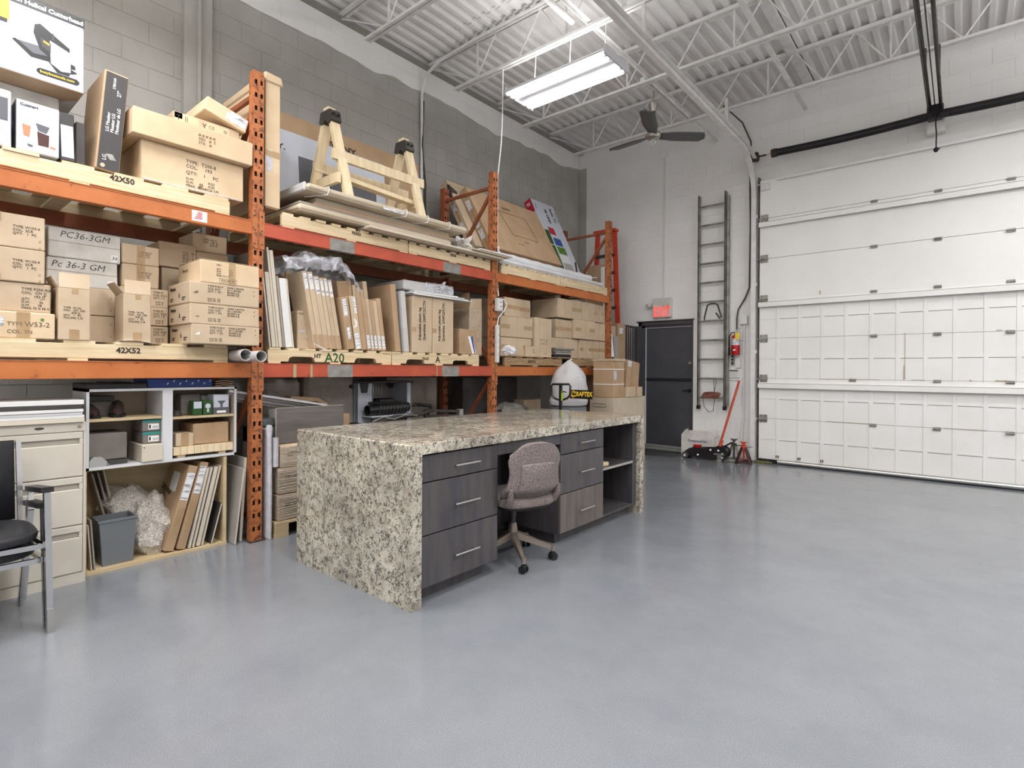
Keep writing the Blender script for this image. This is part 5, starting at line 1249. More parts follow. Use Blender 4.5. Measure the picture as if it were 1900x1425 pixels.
for k, (yb, th, h, tl, m, xf, lb) in enumerate(((.938, .009, .30, 4, 'panel_edge', -4.33, 'short pale board leaning at the far left of the crate'), (.956, .009, .33, 4, 'panel_grey', -4.335, 'second short board leaning left behind the file cabinet edge'),
        (1.13, .012, .60, 13, 'panel_taupe', -4.60, 'taupe panel leaning left behind the grey bin, leftmost'), (1.155, .012, .60, 12, 'panel_grey', -4.61, 'grey panel leaning left behind the grey bin, middle'),
        (1.18, .012, .61, 11, 'panel_edge', -4.62, 'pale panel leaning left behind the grey bin, rightmost'))):
    slab_(lb, yb, th, h, .15 if k > 1 else .3, tl, .022, xf=xf, m=m, name='panel', cat='panel', group=PG)
fb = slab_('brown flat carton printed FRAGILE leaning in the crate', 1.418, .062, .61, .32, -15.5, .024, xf=-4.345, group=PG); text(fb, 'FRAGILE', .055, (-.19, -.064, .36), face='-y', m='ink', rot=math.radians(172)); part('paper_label', MB().box(-.24, -.12, -.0635, -.0622, .40, .54), 'paper', fb, local=True)
lab(fb, -.058, -.006, .36, .56); part('tape', MB().box(.0006, .0012, -.05, -.01, .12, .30), 'tape_brown', fb, local=True)
f2_ = slab_('brown flat carton with a shipping label, second in the crate', 1.492, .056, .63, .32, -14.5, .022, xf=-4.335, group=PG); lab(f2_, -.05, -.008, .40, .60); part('tape', MB().box(.0006, .0012, -.045, -.012, .12, .34), 'tape_brown', f2_, local=True)
for k, (yb, th, h, m, lb) in enumerate(((1.526, .018, .585, 'panel_taupe', 'taupe board leaning right of the labelled cartons'), (1.552, .016, .585, 'panel_edge', 'pale-edged board between two taupe boards in the crate'), (1.592, .030, .585, 'panel_taupe', 'thick taupe board leaning in the crate'), (1.615, .014, .59, 'panel_edge', 'pale board rightmost of the tall ones in the crate'))):
    slab_(lb, yb, th, h, .33, -12.5, .022, xf=-4.33-.004*k, m=m, name='board', cat='board', group=PG, em='panel_edge')
slab_('small dark slate-coloured board in front at the right of the crate', 1.672, .012, .30, .25, -14, .022, xf=-4.325, m='panel_taupe' if 0 else 'card_dark', name='board', cat='board', group=PG, em='panel_edge')
slab_('large grey panel leaning between the crate and the rack upright, left one', 1.805, .013, .575, .30, -6.5, .001, xf=-4.232, m='panel_grey', name='panel', cat='panel', group='grey panels beside the rack upright', em='panel_edge')
slab_('large grey panel leaning between the crate and the rack upright, right one', 1.872, .022, .645, .33, -3.2, .001, xf=-4.285, m='panel_grey', name='panel', cat='panel', group='grey panels beside the rack upright', em='panel_edge')

# ---------------- top shelf, middle bay
tw = carton('tall narrow taped carton standing beside the left upright, reaching the top', 2.012, 2.135, 2.62, 3.665, xf=-4.235, depth=.75, m='cardboard_pale', group=CT)
part('folded_top', MB().box(-.78, .012, -.012, .138, .985, 1.06, c=.012, j=.006), 'cardboard_pale', tw, local=True)
part('base_board', MB().box(-.74, -.01, .01, .11, -.008, -.001), 'cardboard_brown', tw, local=True)
lab(tw, .0, .06, .28, .42, 'clear_film'); text(tw, 'A-O', .02, (.002, .02, .46), m='ink_white'); part('tape', MB().box(.001, .0016, .0, .122, .40, .45), 'tape_brown', tw, local=True)
# big television cartons against the wall
def placard(label, name, y0, y1, z0, z1, x, th, m, lean=4):
    return solo(name, MB().box(-th, 0, 0, y1-y0, 0, z1-z0, c=.004), m, label, 'box', (x, y0, z0), ry=math.radians(-lean), local=True, group='television cartons on the top shelf')
tv1 = placard('huge brown television carton behind the sawhorse against the wall', 'television_carton', 2.30, 4.40, T2, 3.90, -5.14, .11, 'cardboard_brown')
text(tv1, 'SONY', .085, (.002, .87, 1.175), sx=1.45, m='ink', bold=.002)
tv2 = placard('white television carton with a dark screen printed on it, behind the sawhorse', 'television_carton', 2.05, 3.80, T2, 3.68, -5.02, .10, 'print_white', lean=5)
text(tv2, 'SONY.', .075, (.002, .57, .925), m='ink', bold=.002, sx=1.4, align='RIGHT'); text(tv2, 'A', .07, (.002, .50, .80), m='ink', align='RIGHT')
part('printed_screen', MB().box(.0006, .0014, .70, 1.62, .02, .845), 'print_grey', tv2, local=True)
part('printed_badge', MB().tube([(.002, 1.20, .40), (.002, 1.28, .40), (.002, 1.28, .50), (.002, 1.20, .50)], .003, 4, closed=True), 'print_yellow', tv2, local=True)
0 and carton('short brown carton low behind the right legs of the sawhorse', 3.62, 4.05, 2.94, 3.17, xf=-4.88, depth=.09, m='cardboard_brown', group=CT)

# bundled panels under the sawhorse
def panel_bundle(label, y0, y1, z0, z1, x0, x1, m, name='wrapped_panel', c=.012): return solo(name, MB().box(x0, x1, y0, y1, z0, z1, c=c, j=.003), m, label, 'panel', (x1, y0, z0), group='flat panels stacked under the sawhorse')
panel_bundle('flat wide board at the bottom of the pile, projecting right past the middle upright', 2.90, 4.74, 2.614, 2.636, -5.0, -4.10, 'panel_edge', 'board', .003)
panel_bundle('moulded pale door panel low in the pile under the sawhorse', 2.26, 3.98, 2.638, 2.700, -5.0, -4.17, 'beige_board', 'door_panel', .02)
panel_bundle('thin grey-edged panel in the pile under the sawhorse', 2.28, 4.02, 2.702, 2.722, -5.0, -4.20, 'panel_taupe', 'panel', .003)
panel_bundle('narrow dark-edged panel in the pile under the sawhorse', 2.42, 4.02, 2.724, 2.752, -5.0, -4.22, 'cardboard_brown', 'panel', .003)
panel_bundle('brown board just below the kraft-wrapped bundle', 2.45, 4.0, 2.754, 2.80, -5.0, -4.24, 'beige_board', 'panel', .003)
wpn = solo('wrapped_bundle', MB().box(-4.95, -4.11, 2.30, 4.16, 2.803, 2.868, c=.022, j=.006), 'beige_board', 'kraft-wrapped bundle tied with white cords, directly under the sawhorse', 'bundle', (-4.11, 2.3, 2.8))
for y in (2.50, 3.33, 3.60, 3.90): part('string', MB().tube([(-4.6, y+.05, 2.873), (-4.2, y, 2.874), (-4.118, y-.003, 2.872), (-4.100, y-.006, 2.84), (-4.112, y-.02, 2.80), (-4.3, y-.12, 2.797)], .0045, 6), 'paper', wpn)
part('paper_label', MB().box(-4.108, -4.1065, 3.05, 3.28, 2.812, 2.838), 'label_white', wpn)
part('end_wrap', MB().box(-4.75, -4.14, 2.285, 2.315, 2.80, 2.872, c=.01), 'bag_grey', wpn)
solo('board', MB().box(-4.55, -4.07, 4.20, 4.82, 2.638, 2.652, c=.002), 'beige_board', 'pale thin board poking out in front of the middle upright', 'board', (-4.1, 4.2, 2.638), group='flat panels stacked under the sawhorse')
solo('board', MB().box(-4.40, -4.06, 4.30, 4.86, 2.654, 2.668, c=.002), 'panel_white', 'white board on top of the boards poking past the middle upright', 'board', (-4.1, 4.3, 2.654), group='flat panels stacked under the sawhorse')
cpz = solo('crumpled_paper', MB().sphere((-4.42, 4.35, 2.73), (.14, .13, .09), 24, 14, lambda q, d: q*(1+.7*noise.noise(d*3.1)+.3*noise.noise(d*9))), 'card_white', 'crumpled white packing paper between the upright brace and the cartons', 'paper', (-4.42, 4.35, 2.66), smooth=False)

# sawhorse
sh = thing('sawhorse', 'pale lumber sawhorse with two black steel brackets standing on the wrapped bundle', 'sawhorse', (-4.5, 3.25, 2.872))
ZT, ZB = 3.68, 2.875
def leg(y, s, nm='leg'):
    a = Vector((-4.52+.035*s, y, ZT-.01)); b_ = Vector((-4.52+.30*s, y + (.14 if y > 3.2 else -.02)*0 + .0, ZB))
    return a, b_
for y, dy in ((2.74, .06), (3.60, .12)):
    for s in (1, -1):
        a = Vector((-4.50+.04*s, y, ZT-.02)); b_ = Vector((-4.50+.22*s, y+(.06 if s > 0 else -.06), ZB+.005))
        part('leg', MB().bar(a, b_, .088, .040, up=(1, 0, 0)), 'pine_clean', sh, smooth=False)
    part('bracket', MB().prism([(-4.40, ZT-.075), (-4.425, ZT+.02), (-4.575, ZT+.02), (-4.60, ZT-.075), (-4.55, ZT-.105), (-4.50, ZT-.06), (-4.45, ZT-.105)], 'y', y-.055, y+.055), 'galv_dark', sh, smooth=False)
    b = MB()
    for u in (-.025, .025): b.cyl((-4.412, y+u, ZT-.02), (-4.395, y+u, ZT-.027), .011, 10)
    part('bracket_bolt', b, 'black_rubber', sh)
    part('top_block', MB().box(-4.54, -4.46, y-.05, y+.03, ZT+.02, ZT+.055, c=.004), 'pine_clean', sh, smooth=False)
part('rail', MB().bar((-4.365, 2.68, 3.275), (-4.365, 3.74, 3.275), .038, .088), 'pine_clean', sh, smooth=False)
part('rail', MB().bar((-4.645, 2.66, 3.22), (-4.645, 3.76, 3.22), .038, .088), 'pine_clean', sh, smooth=False)
part('rail', MB().bar((-4.42, 2.80, 3.10), (-4.42, 3.70, 3.06), .088, .038), 'pine_clean', sh, smooth=False)
for y, s in ((2.71, 1), (3.66, 1)): part('cross_brace', MB().bar((-4.30, y, 3.055), (-4.72, y, 3.055), .038, .088), 'pine_clean', sh, smooth=False)
part('post_block', MB().box(-4.42, -4.38, 2.80, 2.87, 3.08, 3.175), 'pine_clean', sh, smooth=False)

# ---------------- middle shelf, middle bay
z = PT1
for yb, th, h, m, lb in ((2.068, .014, .60, 'panel_edge', 'thin pale board leftmost in the middle bay'), (2.088, .034, .60, 'panel_grey', 'grey panel leaning second from left in the middle bay'), (2.124, .018, .80, 'panel_grey', 'tall grey board reaching nearly to the red beam'),
                         (2.146, .030, .78, 'panel_edge', 'tall pale-edged board beside the tallest grey one'), (2.182, .018, .58, 'panel_taupe', 'taupe board left of the bright white panel'), (2.205, .056, .565, 'panel_white', 'bright white panel leaning in the middle bay'), (2.264, .013, .565, 'panel_edge', 'thin board right of the bright white panel')):
    slab_(lb, yb, th, h, .6, 6.3, z+.002, xf=-4.26, m=m, name='board', cat='board', group='boards leaning at the left of the middle bay', em='panel_edge' if m == 'panel_grey' else None)
pc_ = carton('film-wrapped carton with a handwritten note in the middle bay', 2.345, 2.50, z, 1.832, xf=-4.34, depth=.3, m='cardboard', group=CT)
text(pc_, 'FOAM STRIP', .022, (.001, .01, .31), m='ink_faint'); lab(pc_, 0, .155, .145, .158, 'clear_film')
part('film_crease', MB().bar((.002, .02, .15), (.002, .15, .30), .003, .004).bar((.002, .03, .14), (.002, .16, .01), .003, .004), 'clear_film', pc_, local=True)
solo('black_case', MB().box(-4.75, -4.50, 2.36, 2.60, 1.836, 2.06, c=.01), 'black_print', 'black case on the film-wrapped carton, behind the flat cartons', 'case', (-4.5, 2.36, 1.84))
kc = carton('brown carton with a white diamond label under the plastic bag', 2.33, 2.70, 2.02 if 0 else 2.063, 2.18, xf=-4.50, depth=.35, m='cardboard_brown', group=CT)
part('paper_label', MB().prism([(.04, .05), (.06, .085), (.075, .055), (.055, .02)], 'x', .0006, .0014), 'paper', kc, local=True)
FG = 'flat cartons leaning in the middle bay'
tops = [(2.452, .042, .655, 'first'), (2.497, .048, .655, 'second'), (2.548, .050, .625, 'third'), (2.601, .036, .615, 'fourth'), (2.640, .036, .62, 'fifth'), (2.679, .040, .61, 'sixth')]
for yb, th, h, q in tops:
    o = slab_('tall flat carton under the plastic bag, %s from the left' % q, yb, th, h, .55, 10.5, z+.002, xf=-4.25, m='cardboard', group=FG)
    lab(o, .006, th-.006, h-.15, h-.01); part('tape', MB().box(.0006, .0012, .006, th-.006, .0, .12), 'cardboard_brown', o, local=True)
o = slab_('wide brown carton with a label along its upper left edge', 2.756, .072, .465, .5, 9.5, z+.002, xf=-4.22, m='cardboard_brown', group=FG); lab(o, .012, .050, .30, .45); lab(o, .02, .05, .09, .20)
o = slab_('ragged brown carton with two labels and torn tape', 2.842, .066, .485, .5, 9.0, z+.002, xf=-4.22, m='cardboard', group=FG); lab(o, .034, .062, .33, .47); lab(o, .004, .05, .01, .15); part('torn_patch', MB().prism([(.0, .20), (.03, .23), (.02, .29), (.05, .25), (.04, .21)], 'x', .0006, .0012), 'paper', o, local=True)
o = slab_('brown carton, third of the short row, taped along one edge', 2.915, .052, .49, .5, 8.5, z+.002, xf=-4.23, m='cardboard_brown', group=FG)
for k, (yb, th, h, q) in enumerate(((2.972, .046, .475, 'fourth'), (3.022, .036, .48, 'fifth'), (3.062, .040, .47, 'sixth'), (3.106, .042, .47, 'seventh'), (3.151, .048, .44 if 0 else .50, 'eighth'))):
    o = slab_('short flat carton of the front row, %s from the left' % q, yb, th, h, .5, 8.5, z+.002, xf=-4.235-.004*k, m='cardboard' if k % 2 else 'cardboard_brown', group=FG)
    lab(o, .008, th-.006, .02, .14)
for k, (yb, th, h, q) in enumerate(((2.86, .15, .615, 'wide strapped carton'), (3.02, .038, .60, 'first slim carton'), (3.062, .036, .585, 'second slim carton'), (3.102, .036, .57, 'third slim carton'), (3.142, .046, .65, 'tallest slim carton'))):
    o = slab_('%s in the back row above the short flat cartons' % q, yb-.02, th, h+.02, .4, 8.0, z+.002, xf=-4.40, m='cardboard_brown' if k == 0 else 'cardboard', group=FG)
    if k == 0: part('strap', MB().tube([(.002, .02, .50), (.003, .015, .59), (.004, .035, .618), (.004, .11, .615), (.003, .13, .60), (.002, .12, .50)], .003, 5), 'cardboard_pale', o, local=True)
o = slab_('brown flat carton standing taller, left of the pale taped panel', 3.322, .060, .655, .5, 6.5, z+.002, xf=-4.26, m='cardboard_brown', group=FG)
o = slab_('pale taped panel in cardboard, left of the lettered leg cartons', 3.415, .052, .60, .5, 5.5, z+.002, xf=-4.24, m='bag_grey', group=FG); lab(o, .036, .05, .0, .59, 'panel_edge')
for k, (y0, y1, q) in enumerate(((3.500, 3.762, 'left'), (3.765, 4.065, 'right'))):
    o = carton('tall carton lettered Adjustable plastic leg, %s of two' % q, y0, y1, z, 2.082, xf=-4.23, depth=.4, group=CT, m='cardboard', tape='')
    lab(o, (y1-y0)*.0, (y1-y0)*.18, .21, .255, 'tape_brown')
    text(o, 'Adjustable plastic leg\nQuantities: 200PCS/CTN', .047, (.002, .070, .125), m='ink', rot=PI/2, sx=.84, space=1.25, bold=.0006)
lp = thing('loose_board_pile', 'pile of thin white boards lying on the two lettered leg cartons', 'boards', (-4.3, 3.9, 2.085))
for k, (a, b_, c_) in enumerate(((3.50, 4.31, .0), (3.46, 4.27, .02), (3.52, 4.20, .01), (3.50, 4.12, .03))):
    part('thin_board', MB().box(-4.62, -4.19-c_, a, b_, 2.086+.012*k, 2.096+.012*k, j=.002), 'panel_white', lp, smooth=False)
fr = solo('foam_block', MB().box(-4.75, -4.27, 3.42, 4.09, 2.136, 2.232, c=.01), 'bag_grey', 'grey foam-wrapped slab in a knotted clear bag, on the thin white boards', 'slab', (-4.3, 3.4, 2.136))
part('clear_bag', MB().box(-4.76, -4.255, 3.70, 4.10, 2.134, 2.240, c=.012, j=.004), 'clear_film', fr)
kn = MB()
for k in range(9):
    a = 2*PI*k/9; kn.tube([(-4.25, 3.92, 2.215), (-4.243, 3.92+.05*math.cos(a), 2.205+.035*math.sin(a)), (-4.250, 3.92+.14*math.cos(a), 2.19+.045*math.sin(a))], [.010, .005, .002], 5)
kn.tube([(-4.25, 3.92, 2.215), (-4.24, 3.935, 2.24), (-4.24, 3.95, 2.268), (-4.245, 3.93, 2.262), (-4.24, 3.91, 2.235)], .008, 6)
part('knot', kn, 'foam_wrap', fr)
sbx = carton('small carton with a blue and white printed corner near the middle upright', 4.165, 4.445, z, 1.79, xf=-4.24, depth=.18, group=CT, m='cardboard_brown', rz=0)
part('printed_corner', MB().prism([(.13, .20), (.205, .205), (.26, .01), (.20, .01)], 'x', .0006, .0012), 'paper', sbx, local=True); part('printed_corner', MB().prism([(.17, .20), (.205, .205), (.25, .01), (.235, .01)], 'x', .0013, .0018), 'print_blue', sbx, local=True)
text(sbx, 'NO. | . .', .02, (.0012, .06, .10), m='ink_faint', rot=PI/2)
carton('pale carton lying behind the small blue-cornered one', 4.085, 4.30, z, 1.775, xf=-4.42, depth=.3, group=CT)
carton('plain carton in the back beside the leg cartons', 4.15, 4.50, z, 1.90, xf=-4.75, depth=.3, group=CT, m='cardboard_brown')
oc = carton('open-topped wrapped carton against the middle upright', 4.405, 4.62, 1.49 if 0 else z, 2.05, xf=-4.33, depth=.35, group=CT)
part('base_board', MB().box(-.35, 0, 0, .2, -.01, -.001), 'pine_old', oc, local=True)
part('flap', MB().add([(0, .005, .54), (0, .205, .54), (.0, .205, .66), (.0, .02, .64), (-.003, .005, .54), (-.003, .205, .54), (-.003, .205, .66), (-.003, .02, .64)], [(0,1,2,3),(7,6,5,4),(0,4,5,1),(1,5,6,2),(2,6,7,3),(3,7,4,0)]), 'cardboard', oc, local=True, smooth=False)
part('flap', MB().add([(-.003, .0, .54), (-.33, .0, .54), (-.20, .10, .73), (-.10, .10, .73), (-.003, .003, .54), (-.33, .003, .54), (-.20, .103, .73), (-.10, .103, .73)], [(0,3,2,1),(4,5,6,7),(0,1,5,4),(1,2,6,5),(2,3,7,6),(3,0,4,7)]), 'cardboard_brown', oc, local=True, smooth=False)
part('film', MB().box(-.2, .003, -.003, .21, .15, .52), 'thin_wrap', oc, local=True)
# clear bag of plastic draped over the flat cartons
def bagf(u, v):
    y = 2.16 + .72*u
    arch = math.sin(PI*min(1, .05+u*.95))**.6
    a = PI*(v*1.15-.08)
    r = .075 + .05*arch*(1+.18*math.sin(u*17+v*5)+.35*noise.noise(Vector((u*5, v*3, 1))))
    sag_ = -.03 if u < .25 else 0
    droop = -.16*max(0, (u-.72)/.28)**1.3
    n_ = abs(noise.noise(Vector((u*9, v*5, 4))))*.03 + noise.noise(Vector((u*20, v*10, 2)))*.005
    return Vector((-4.36 + (r+.07)*math.cos(a) + n_, y + n_, 2.20 + sag_ + droop + r*1.0*math.sin(a) + n_))
bg = solo('plastic_bag', MB().grid(bagf, 60, 26), 'clear_film', 'crumpled clear plastic bag draped over the tall flat cartons', 'bag', (-4.3, 2.5, 2.2))
solo('crumpled_tag', MB().grid(lambda s, t: Vector((-4.20+.03*s, 2.43+.10*s-.02*t, 1.535-.05*s+.02*t)), 4, 3), 'paper', 'torn white paper slip hanging over the A20 pallet', 'paper', (-4.2, 2.45, 1.5)).modifiers.new('t', 'SOLIDIFY').thickness = .002

# ---------------- floor, middle bay
fm = thing('foam_wrapped_panel', 'tall panel wrapped in pale foam beside the left rack upright', 'panel', (-4.17, 2.03, 0))
part('panel', MB().box(-4.62, -4.185, 2.020, 2.050, 0.002, .86, c=.004), 'foam_wrap', fm, smooth=False)
part('foam_edge', MB().tube([(-4.176, 2.038, .002), (-4.176, 2.036, .40), (-4.18, 2.030, .80), (-4.178, 2.028, .87), (-4.18, 2.032, .895)], [.014, .018, .019, .026, .020], 12), 'foam_wrap', fm)
fp = thing('floor_pallet', 'wooden pallet on the floor carrying shrink-wrapped cartons', 'pallet', (-4.16, 2.07, 0))
for y in (2.075, 2.62, 3.15): part('block', MB().box(-4.26, -4.152, y, y+.105, .022, .102), 'pine_old' if 0 else 'plywood', fp, smooth=False)
for y in (2.07, 2.61, 3.14):
    part('bottom_board', MB().box(-5.05, -4.15, y, y+.11, .0, .022), 'plywood', fp, smooth=False)
    part('block', MB().box(-4.7, -4.6, y, y+.105, .022, .102), 'plywood', fp, smooth=False)
for k in range(7): part('deck_board', MB().box(-4.15-.09-.145*k, -4.15-.145*k, 2.07, 3.26, .103, .122), 'plywood', fp, smooth=False)
WG = 'shrink-wrapped cartons on the floor pallet'
ti = 0
for z0, z1, tx in ((.124, .335, 'lower'), (.337, .545, 'middle'), (.548, .725, 'upper')):
    for y0, y1, qq in ((2.10, 2.48, 'left end'), (2.485, 2.87, 'centre'), (2.875, 3.24, 'right end')):
        o = carton('shrink-wrapped carton in the %s tier on the floor pallet, %s' % (tx, qq), y0 + (.02 if tx == 'upper' else 0), y1, z0, z1, xf=-4.175, depth=.6, group=WG, m='cardboard_pale' if tx == 'upper' else 'cardboard')
        if qq == 'left end':
            part('film', MB().box(-.6, .004, -.004, .37, .002, z1-z0-.004, c=.01), 'stretch_wrap' if 0 else 'thin_wrap', o, local=True)
            text(o, 'TYPE: GM8R\nBOX:', .022, (.005, .06, (z1-z0)*.7), m='ink')
            f_ = MB()
            for k in range(15):
                zz_ = .006 + (z1-z0-.015)*k/15 + random.uniform(-.003, .003)
                f_.tube([(.006, -.004, zz_), (.0075, .12, zz_+random.uniform(-.006, .006)), (.006, .25, zz_+random.uniform(-.005, .005)), (.0065, .37, zz_+random.uniform(-.004, .004))], random.uniform(.0012, .0028), 4)
            part('film_crease', f_, 'stretch_wrap', o, local=True, kind='stuff')
solo('wrapped_tube', MB().cyl((-4.19, 2.085, .56), (-4.19, 2.085, .79), .024, 14), 'foam_wrap', 'short foam-wrapped roll standing left of the shrink-wrapped cartons', 'roll', (-4.19, 2.085, .55))
dg = solo('wood_grain_panel', MB().box(-4.262, -4.245, 2.12, 2.735, .728, 1.018, c=.0015), 'grey_laminate', 'dark grey wood-grain panel on edge atop the shrink-wrapped cartons', 'panel', (-4.25, 2.12, .728), smooth=False)
part('edge_strip', MB().box(-4.263, -4.244, 2.1185, 2.1205, .728, 1.018).box(-4.262, -4.245, 2.12, 2.735, 1.018, 1.0195), 'panel_edge', dg)
for k in range(4):
    solo('trim_board', MB().bar((-4.34-.03*k, 1.99-.20, 1.165-.022*k), (-4.34-.03*k, 2.62, 1.018-.022*k), .03, .018), 'panel_grey' if k % 2 else 'foam_wrap', 'long narrow pale trim board slanting behind the wood-grain panel, %s from top' % ('first', 'second', 'third', 'fourth')[k], 'board', (-4.4, 2.3, 1.05), group='slanting trim boards', smooth=False)
gb = solo('grey_box', MB().box(-4.62, -4.30, 2.02, 2.30, .73, .86, c=.004).box(-4.6, -4.33, 2.04, 2.28, .86, .93, c=.02), 'bin_grey', 'grey plastic tub holding papers left of the wood-grain panel', 'tub', (-4.3, 2.02, .73))
part('papers', MB().box(-4.45, -4.35, 2.16, 2.175, .93, 1.0).box(-4.45, -4.36, 2.19, 2.20, .93, .985), 'paper', gb)
def furn(y0, y1, z0, z1, x0, x1, lab_, lean=0):
    o = solo('wrapped_furniture', MB().box(x0, x1, y0, y1, z0, z1, c=.03, j=.01), 'card_grey', lab_, 'furniture', (x1, y0, z0))
    part('film', MB().box(x0-.005, x1+.006, y0-.006, y1+.006, z0+.01, z1+.005, c=.035, j=.008), 'thin_wrap', o); return o
furn(2.58, 3.10, .73, 1.30, -5.0, -4.62, 'grey-brown piece in glossy stretch film behind the wood-grain panel')
furn(2.22, 2.56, .73, 1.24, -5.0, -4.66, 'dark grey-brown piece in stretch film, further left in the shade')
cb2 = solo('cardboard_tube', MB().prism([(2.36, 1.055), (2.62, 1.045), (2.76, .99), (2.77, .998), (2.64, 1.075), (2.38, 1.10)], 'x', -4.62, -4.50), 'cardboard_brown', 'curled brown cardboard sheet lying before the film-wrapped piece', 'cardboard', (-4.5, 2.5, 1.0))
carton('brown carton marked 206 to the right of the wood-grain panel', 2.775, 2.90, .40 if 0 else .62, .925, xf=-4.40, depth=.3, group=CT, m='cardboard_brown')
o = carton('brown carton low behind the 206 carton, with sticks in it', 3.0, 3.22, .40, 1.0, xf=-4.75, depth=.25, group=CT, m='cardboard_brown')
part('stick', MB().cyl((-.1, .05, .5), (-.08, .09, .68), .006, 6).cyl((-.12, .12, .5), (-.14, .15, .66), .005, 6).cyl((-.08, .15, .5), (-.05, .13, .64), .006, 6), 'pine_old', o, local=True)
tbx = carton('upright carton the 206 carton leans on', 2.775, 2.92, .0, .618, xf=-4.42, depth=.3, group=CT, m='cardboard')

# thickness planer lying in the middle bay with hose
pn = thing('planer_machine', 'white steel machine cabinet with black conveyor roller under the red beam', 'machine', (-4.7, 3.45, .4))
for (xa, ya_, xb, yb_) in ((-4.60, 3.11, -4.60, 3.30), (-4.60, 3.74, -4.60, 3.80)):
    part('column', MB().box(xa-.02, xa, ya_, yb_, .55, 1.195, c=.003).box(xa-.35, xa, yb_-.012, yb_, .55, 1.195), 'print_white', pn, smooth=False)
part('side_panel', MB().box(-4.95, -4.60, 3.11, 3.122, .55, 1.195), 'print_white', pn, smooth=False)
part('top_frame', MB().box(-4.96, -4.58, 3.10, 3.81, 1.195, 1.215, c=.003), 'card_dark', pn, smooth=False)
part('back_panel', MB().box(-4.96, -4.95, 3.11, 3.80, .55, 1.195), 'panel_grey', pn, smooth=False)
part('corner_cap', MB().prism([(3.14, 1.20), (3.245, 1.20), (3.225, 1.10), (3.16, 1.10)], 'x', -4.605, -4.592), 'black_plastic', pn)
part('corner_cap', MB().prism([(3.60, 1.19), (3.70, 1.19), (3.69, 1.14), (3.65, 1.13)], 'x', -4.80, -4.78), 'black_plastic', pn)
g_ = MB()
for k in range(6): g_.box(-4.945, -4.935, 3.47+.035*k, 3.48+.035*k, 1.06, 1.15)
part('vent_fin', g_, 'paper', pn)
part('roller', MB().pipe((-4.50, 3.16, .93), (-4.50, 3.66, .945), .052, .008, 26), 'black_plastic', pn)
r_ = MB()
for k in range(9): r_.tube([(-4.50+.056*math.cos(t), 3.28+.042*k+.012*t, .935+.056*math.sin(t)) for t in [-1.5+.3*i for i in range(10)]], .005, 5)
part('roller_rib', r_, 'galv_dark', pn)
part('guard', MB().box(-4.62, -4.46, 3.24, 3.56, .985, 1.01, c=.01).box(-4.64, -4.5, 3.32, 3.50, 1.0, 1.04, c=.01), 'black_plastic', pn)
part('tray', MB().box(-4.60, -4.43, 3.16, 3.74, .865, .875), 'print_white', pn)
part('hand_crank', MB().tube([(-4.6, 3.28, 1.22), (-4.55, 3.14, 1.235), (-4.5, 3.02, 1.22), (-4.5, 2.99, 1.19)], .010, 6).sphere((-4.5, 2.98, 1.17), (.03, .02, .02), 8, 6), 'black_plastic', pn)
part('base_box', MB().box(-4.96, -4.58, 3.10, 3.81, 0, .55, c=.005), 'card_grey', pn)
hs = solo('vacuum_hose', MB().tube([(-4.36, 3.05, .78), (-4.37, 3.2, .82), (-4.38, 3.4, .86), (-4.38, 3.55, .86), (-4.38, 3.75, .87), (-4.40, 3.92, .90), (-4.5, 3.98, .94), (-4.65, 3.90, .95), (-4.7, 3.8, .94)], .020, 10), 'galv_dark', 'grey vacuum hose looping in front of the white machine', 'hose', (-4.4, 3.5, .85))
part('hose_rib', MB().tube([(-4.36, 3.12, .83), (-4.36, 3.25, .87), (-4.36, 3.38, .84), (-4.36, 3.52, .875), (-4.36, 3.68, .86)], .007, 6), 'alu_old', hs)
solo('power_cable', MB().tube([(-4.5, 3.63, .98), (-4.46, 3.72, .97), (-4.44, 3.82, .90), (-4.42, 3.84, .87), (-4.42, 3.74, .845)], .004, 6), 'wire_grey', 'thin grey cable looping from the black roller', 'cable', (-4.45, 3.7, .9))
bc_ = solo('black_case', MB().sphere((-4.42, 3.0, .70), (.14, .16, .13), 20, 12, lambda q, d: Vector((q.x, q.y, q.z*(1-.35*d.y)))), 'black_plastic', 'black moulded tool case beside the white machine', 'case', (-4.42, 3.0, .6))
solo('case_stand', MB().box(-4.56, -4.28, 2.93, 3.07, 0, .60, c=.005).box(-4.56, -4.28, 3.07, 4.3, 0, .78, c=.005), 'card_dark', 'dark crate behind the desk carrying the hose and black case', 'crate', (-4.4, 3.3, 0))
fr_ = thing('steel_frame_part', 'low dark steel frame with a pale end cap behind the desk', 'frame', (-4.4, 4.1, .78))
part('bar', MB().bar((-4.45, 3.85, .90), (-4.40, 4.33, .865), .03, .03), 'galv_dark', fr_); part('bar', MB().bar((-4.45, 3.85, .835), (-4.40, 4.33, .82), .03, .03), 'galv_dark', fr_)
part('end_cap', MB().box(-4.43, -4.37, 4.31, 4.36, .80, .89), 'panel_grey', fr_); part('web', MB().box(-4.46, -4.44, 3.9, 3.92, .80, .92).box(-4.44, -4.42, 4.12, 4.14, .78, .90), 'galv_dark', fr_)
solo('leaning_sheet', MB().box(-5.12, -5.105, 3.85, 4.62, .0, 1.24), 'panel_taupe', 'large grey-brown sheet standing at the back of the middle bay', 'panel', (-5.1, 4, 0))

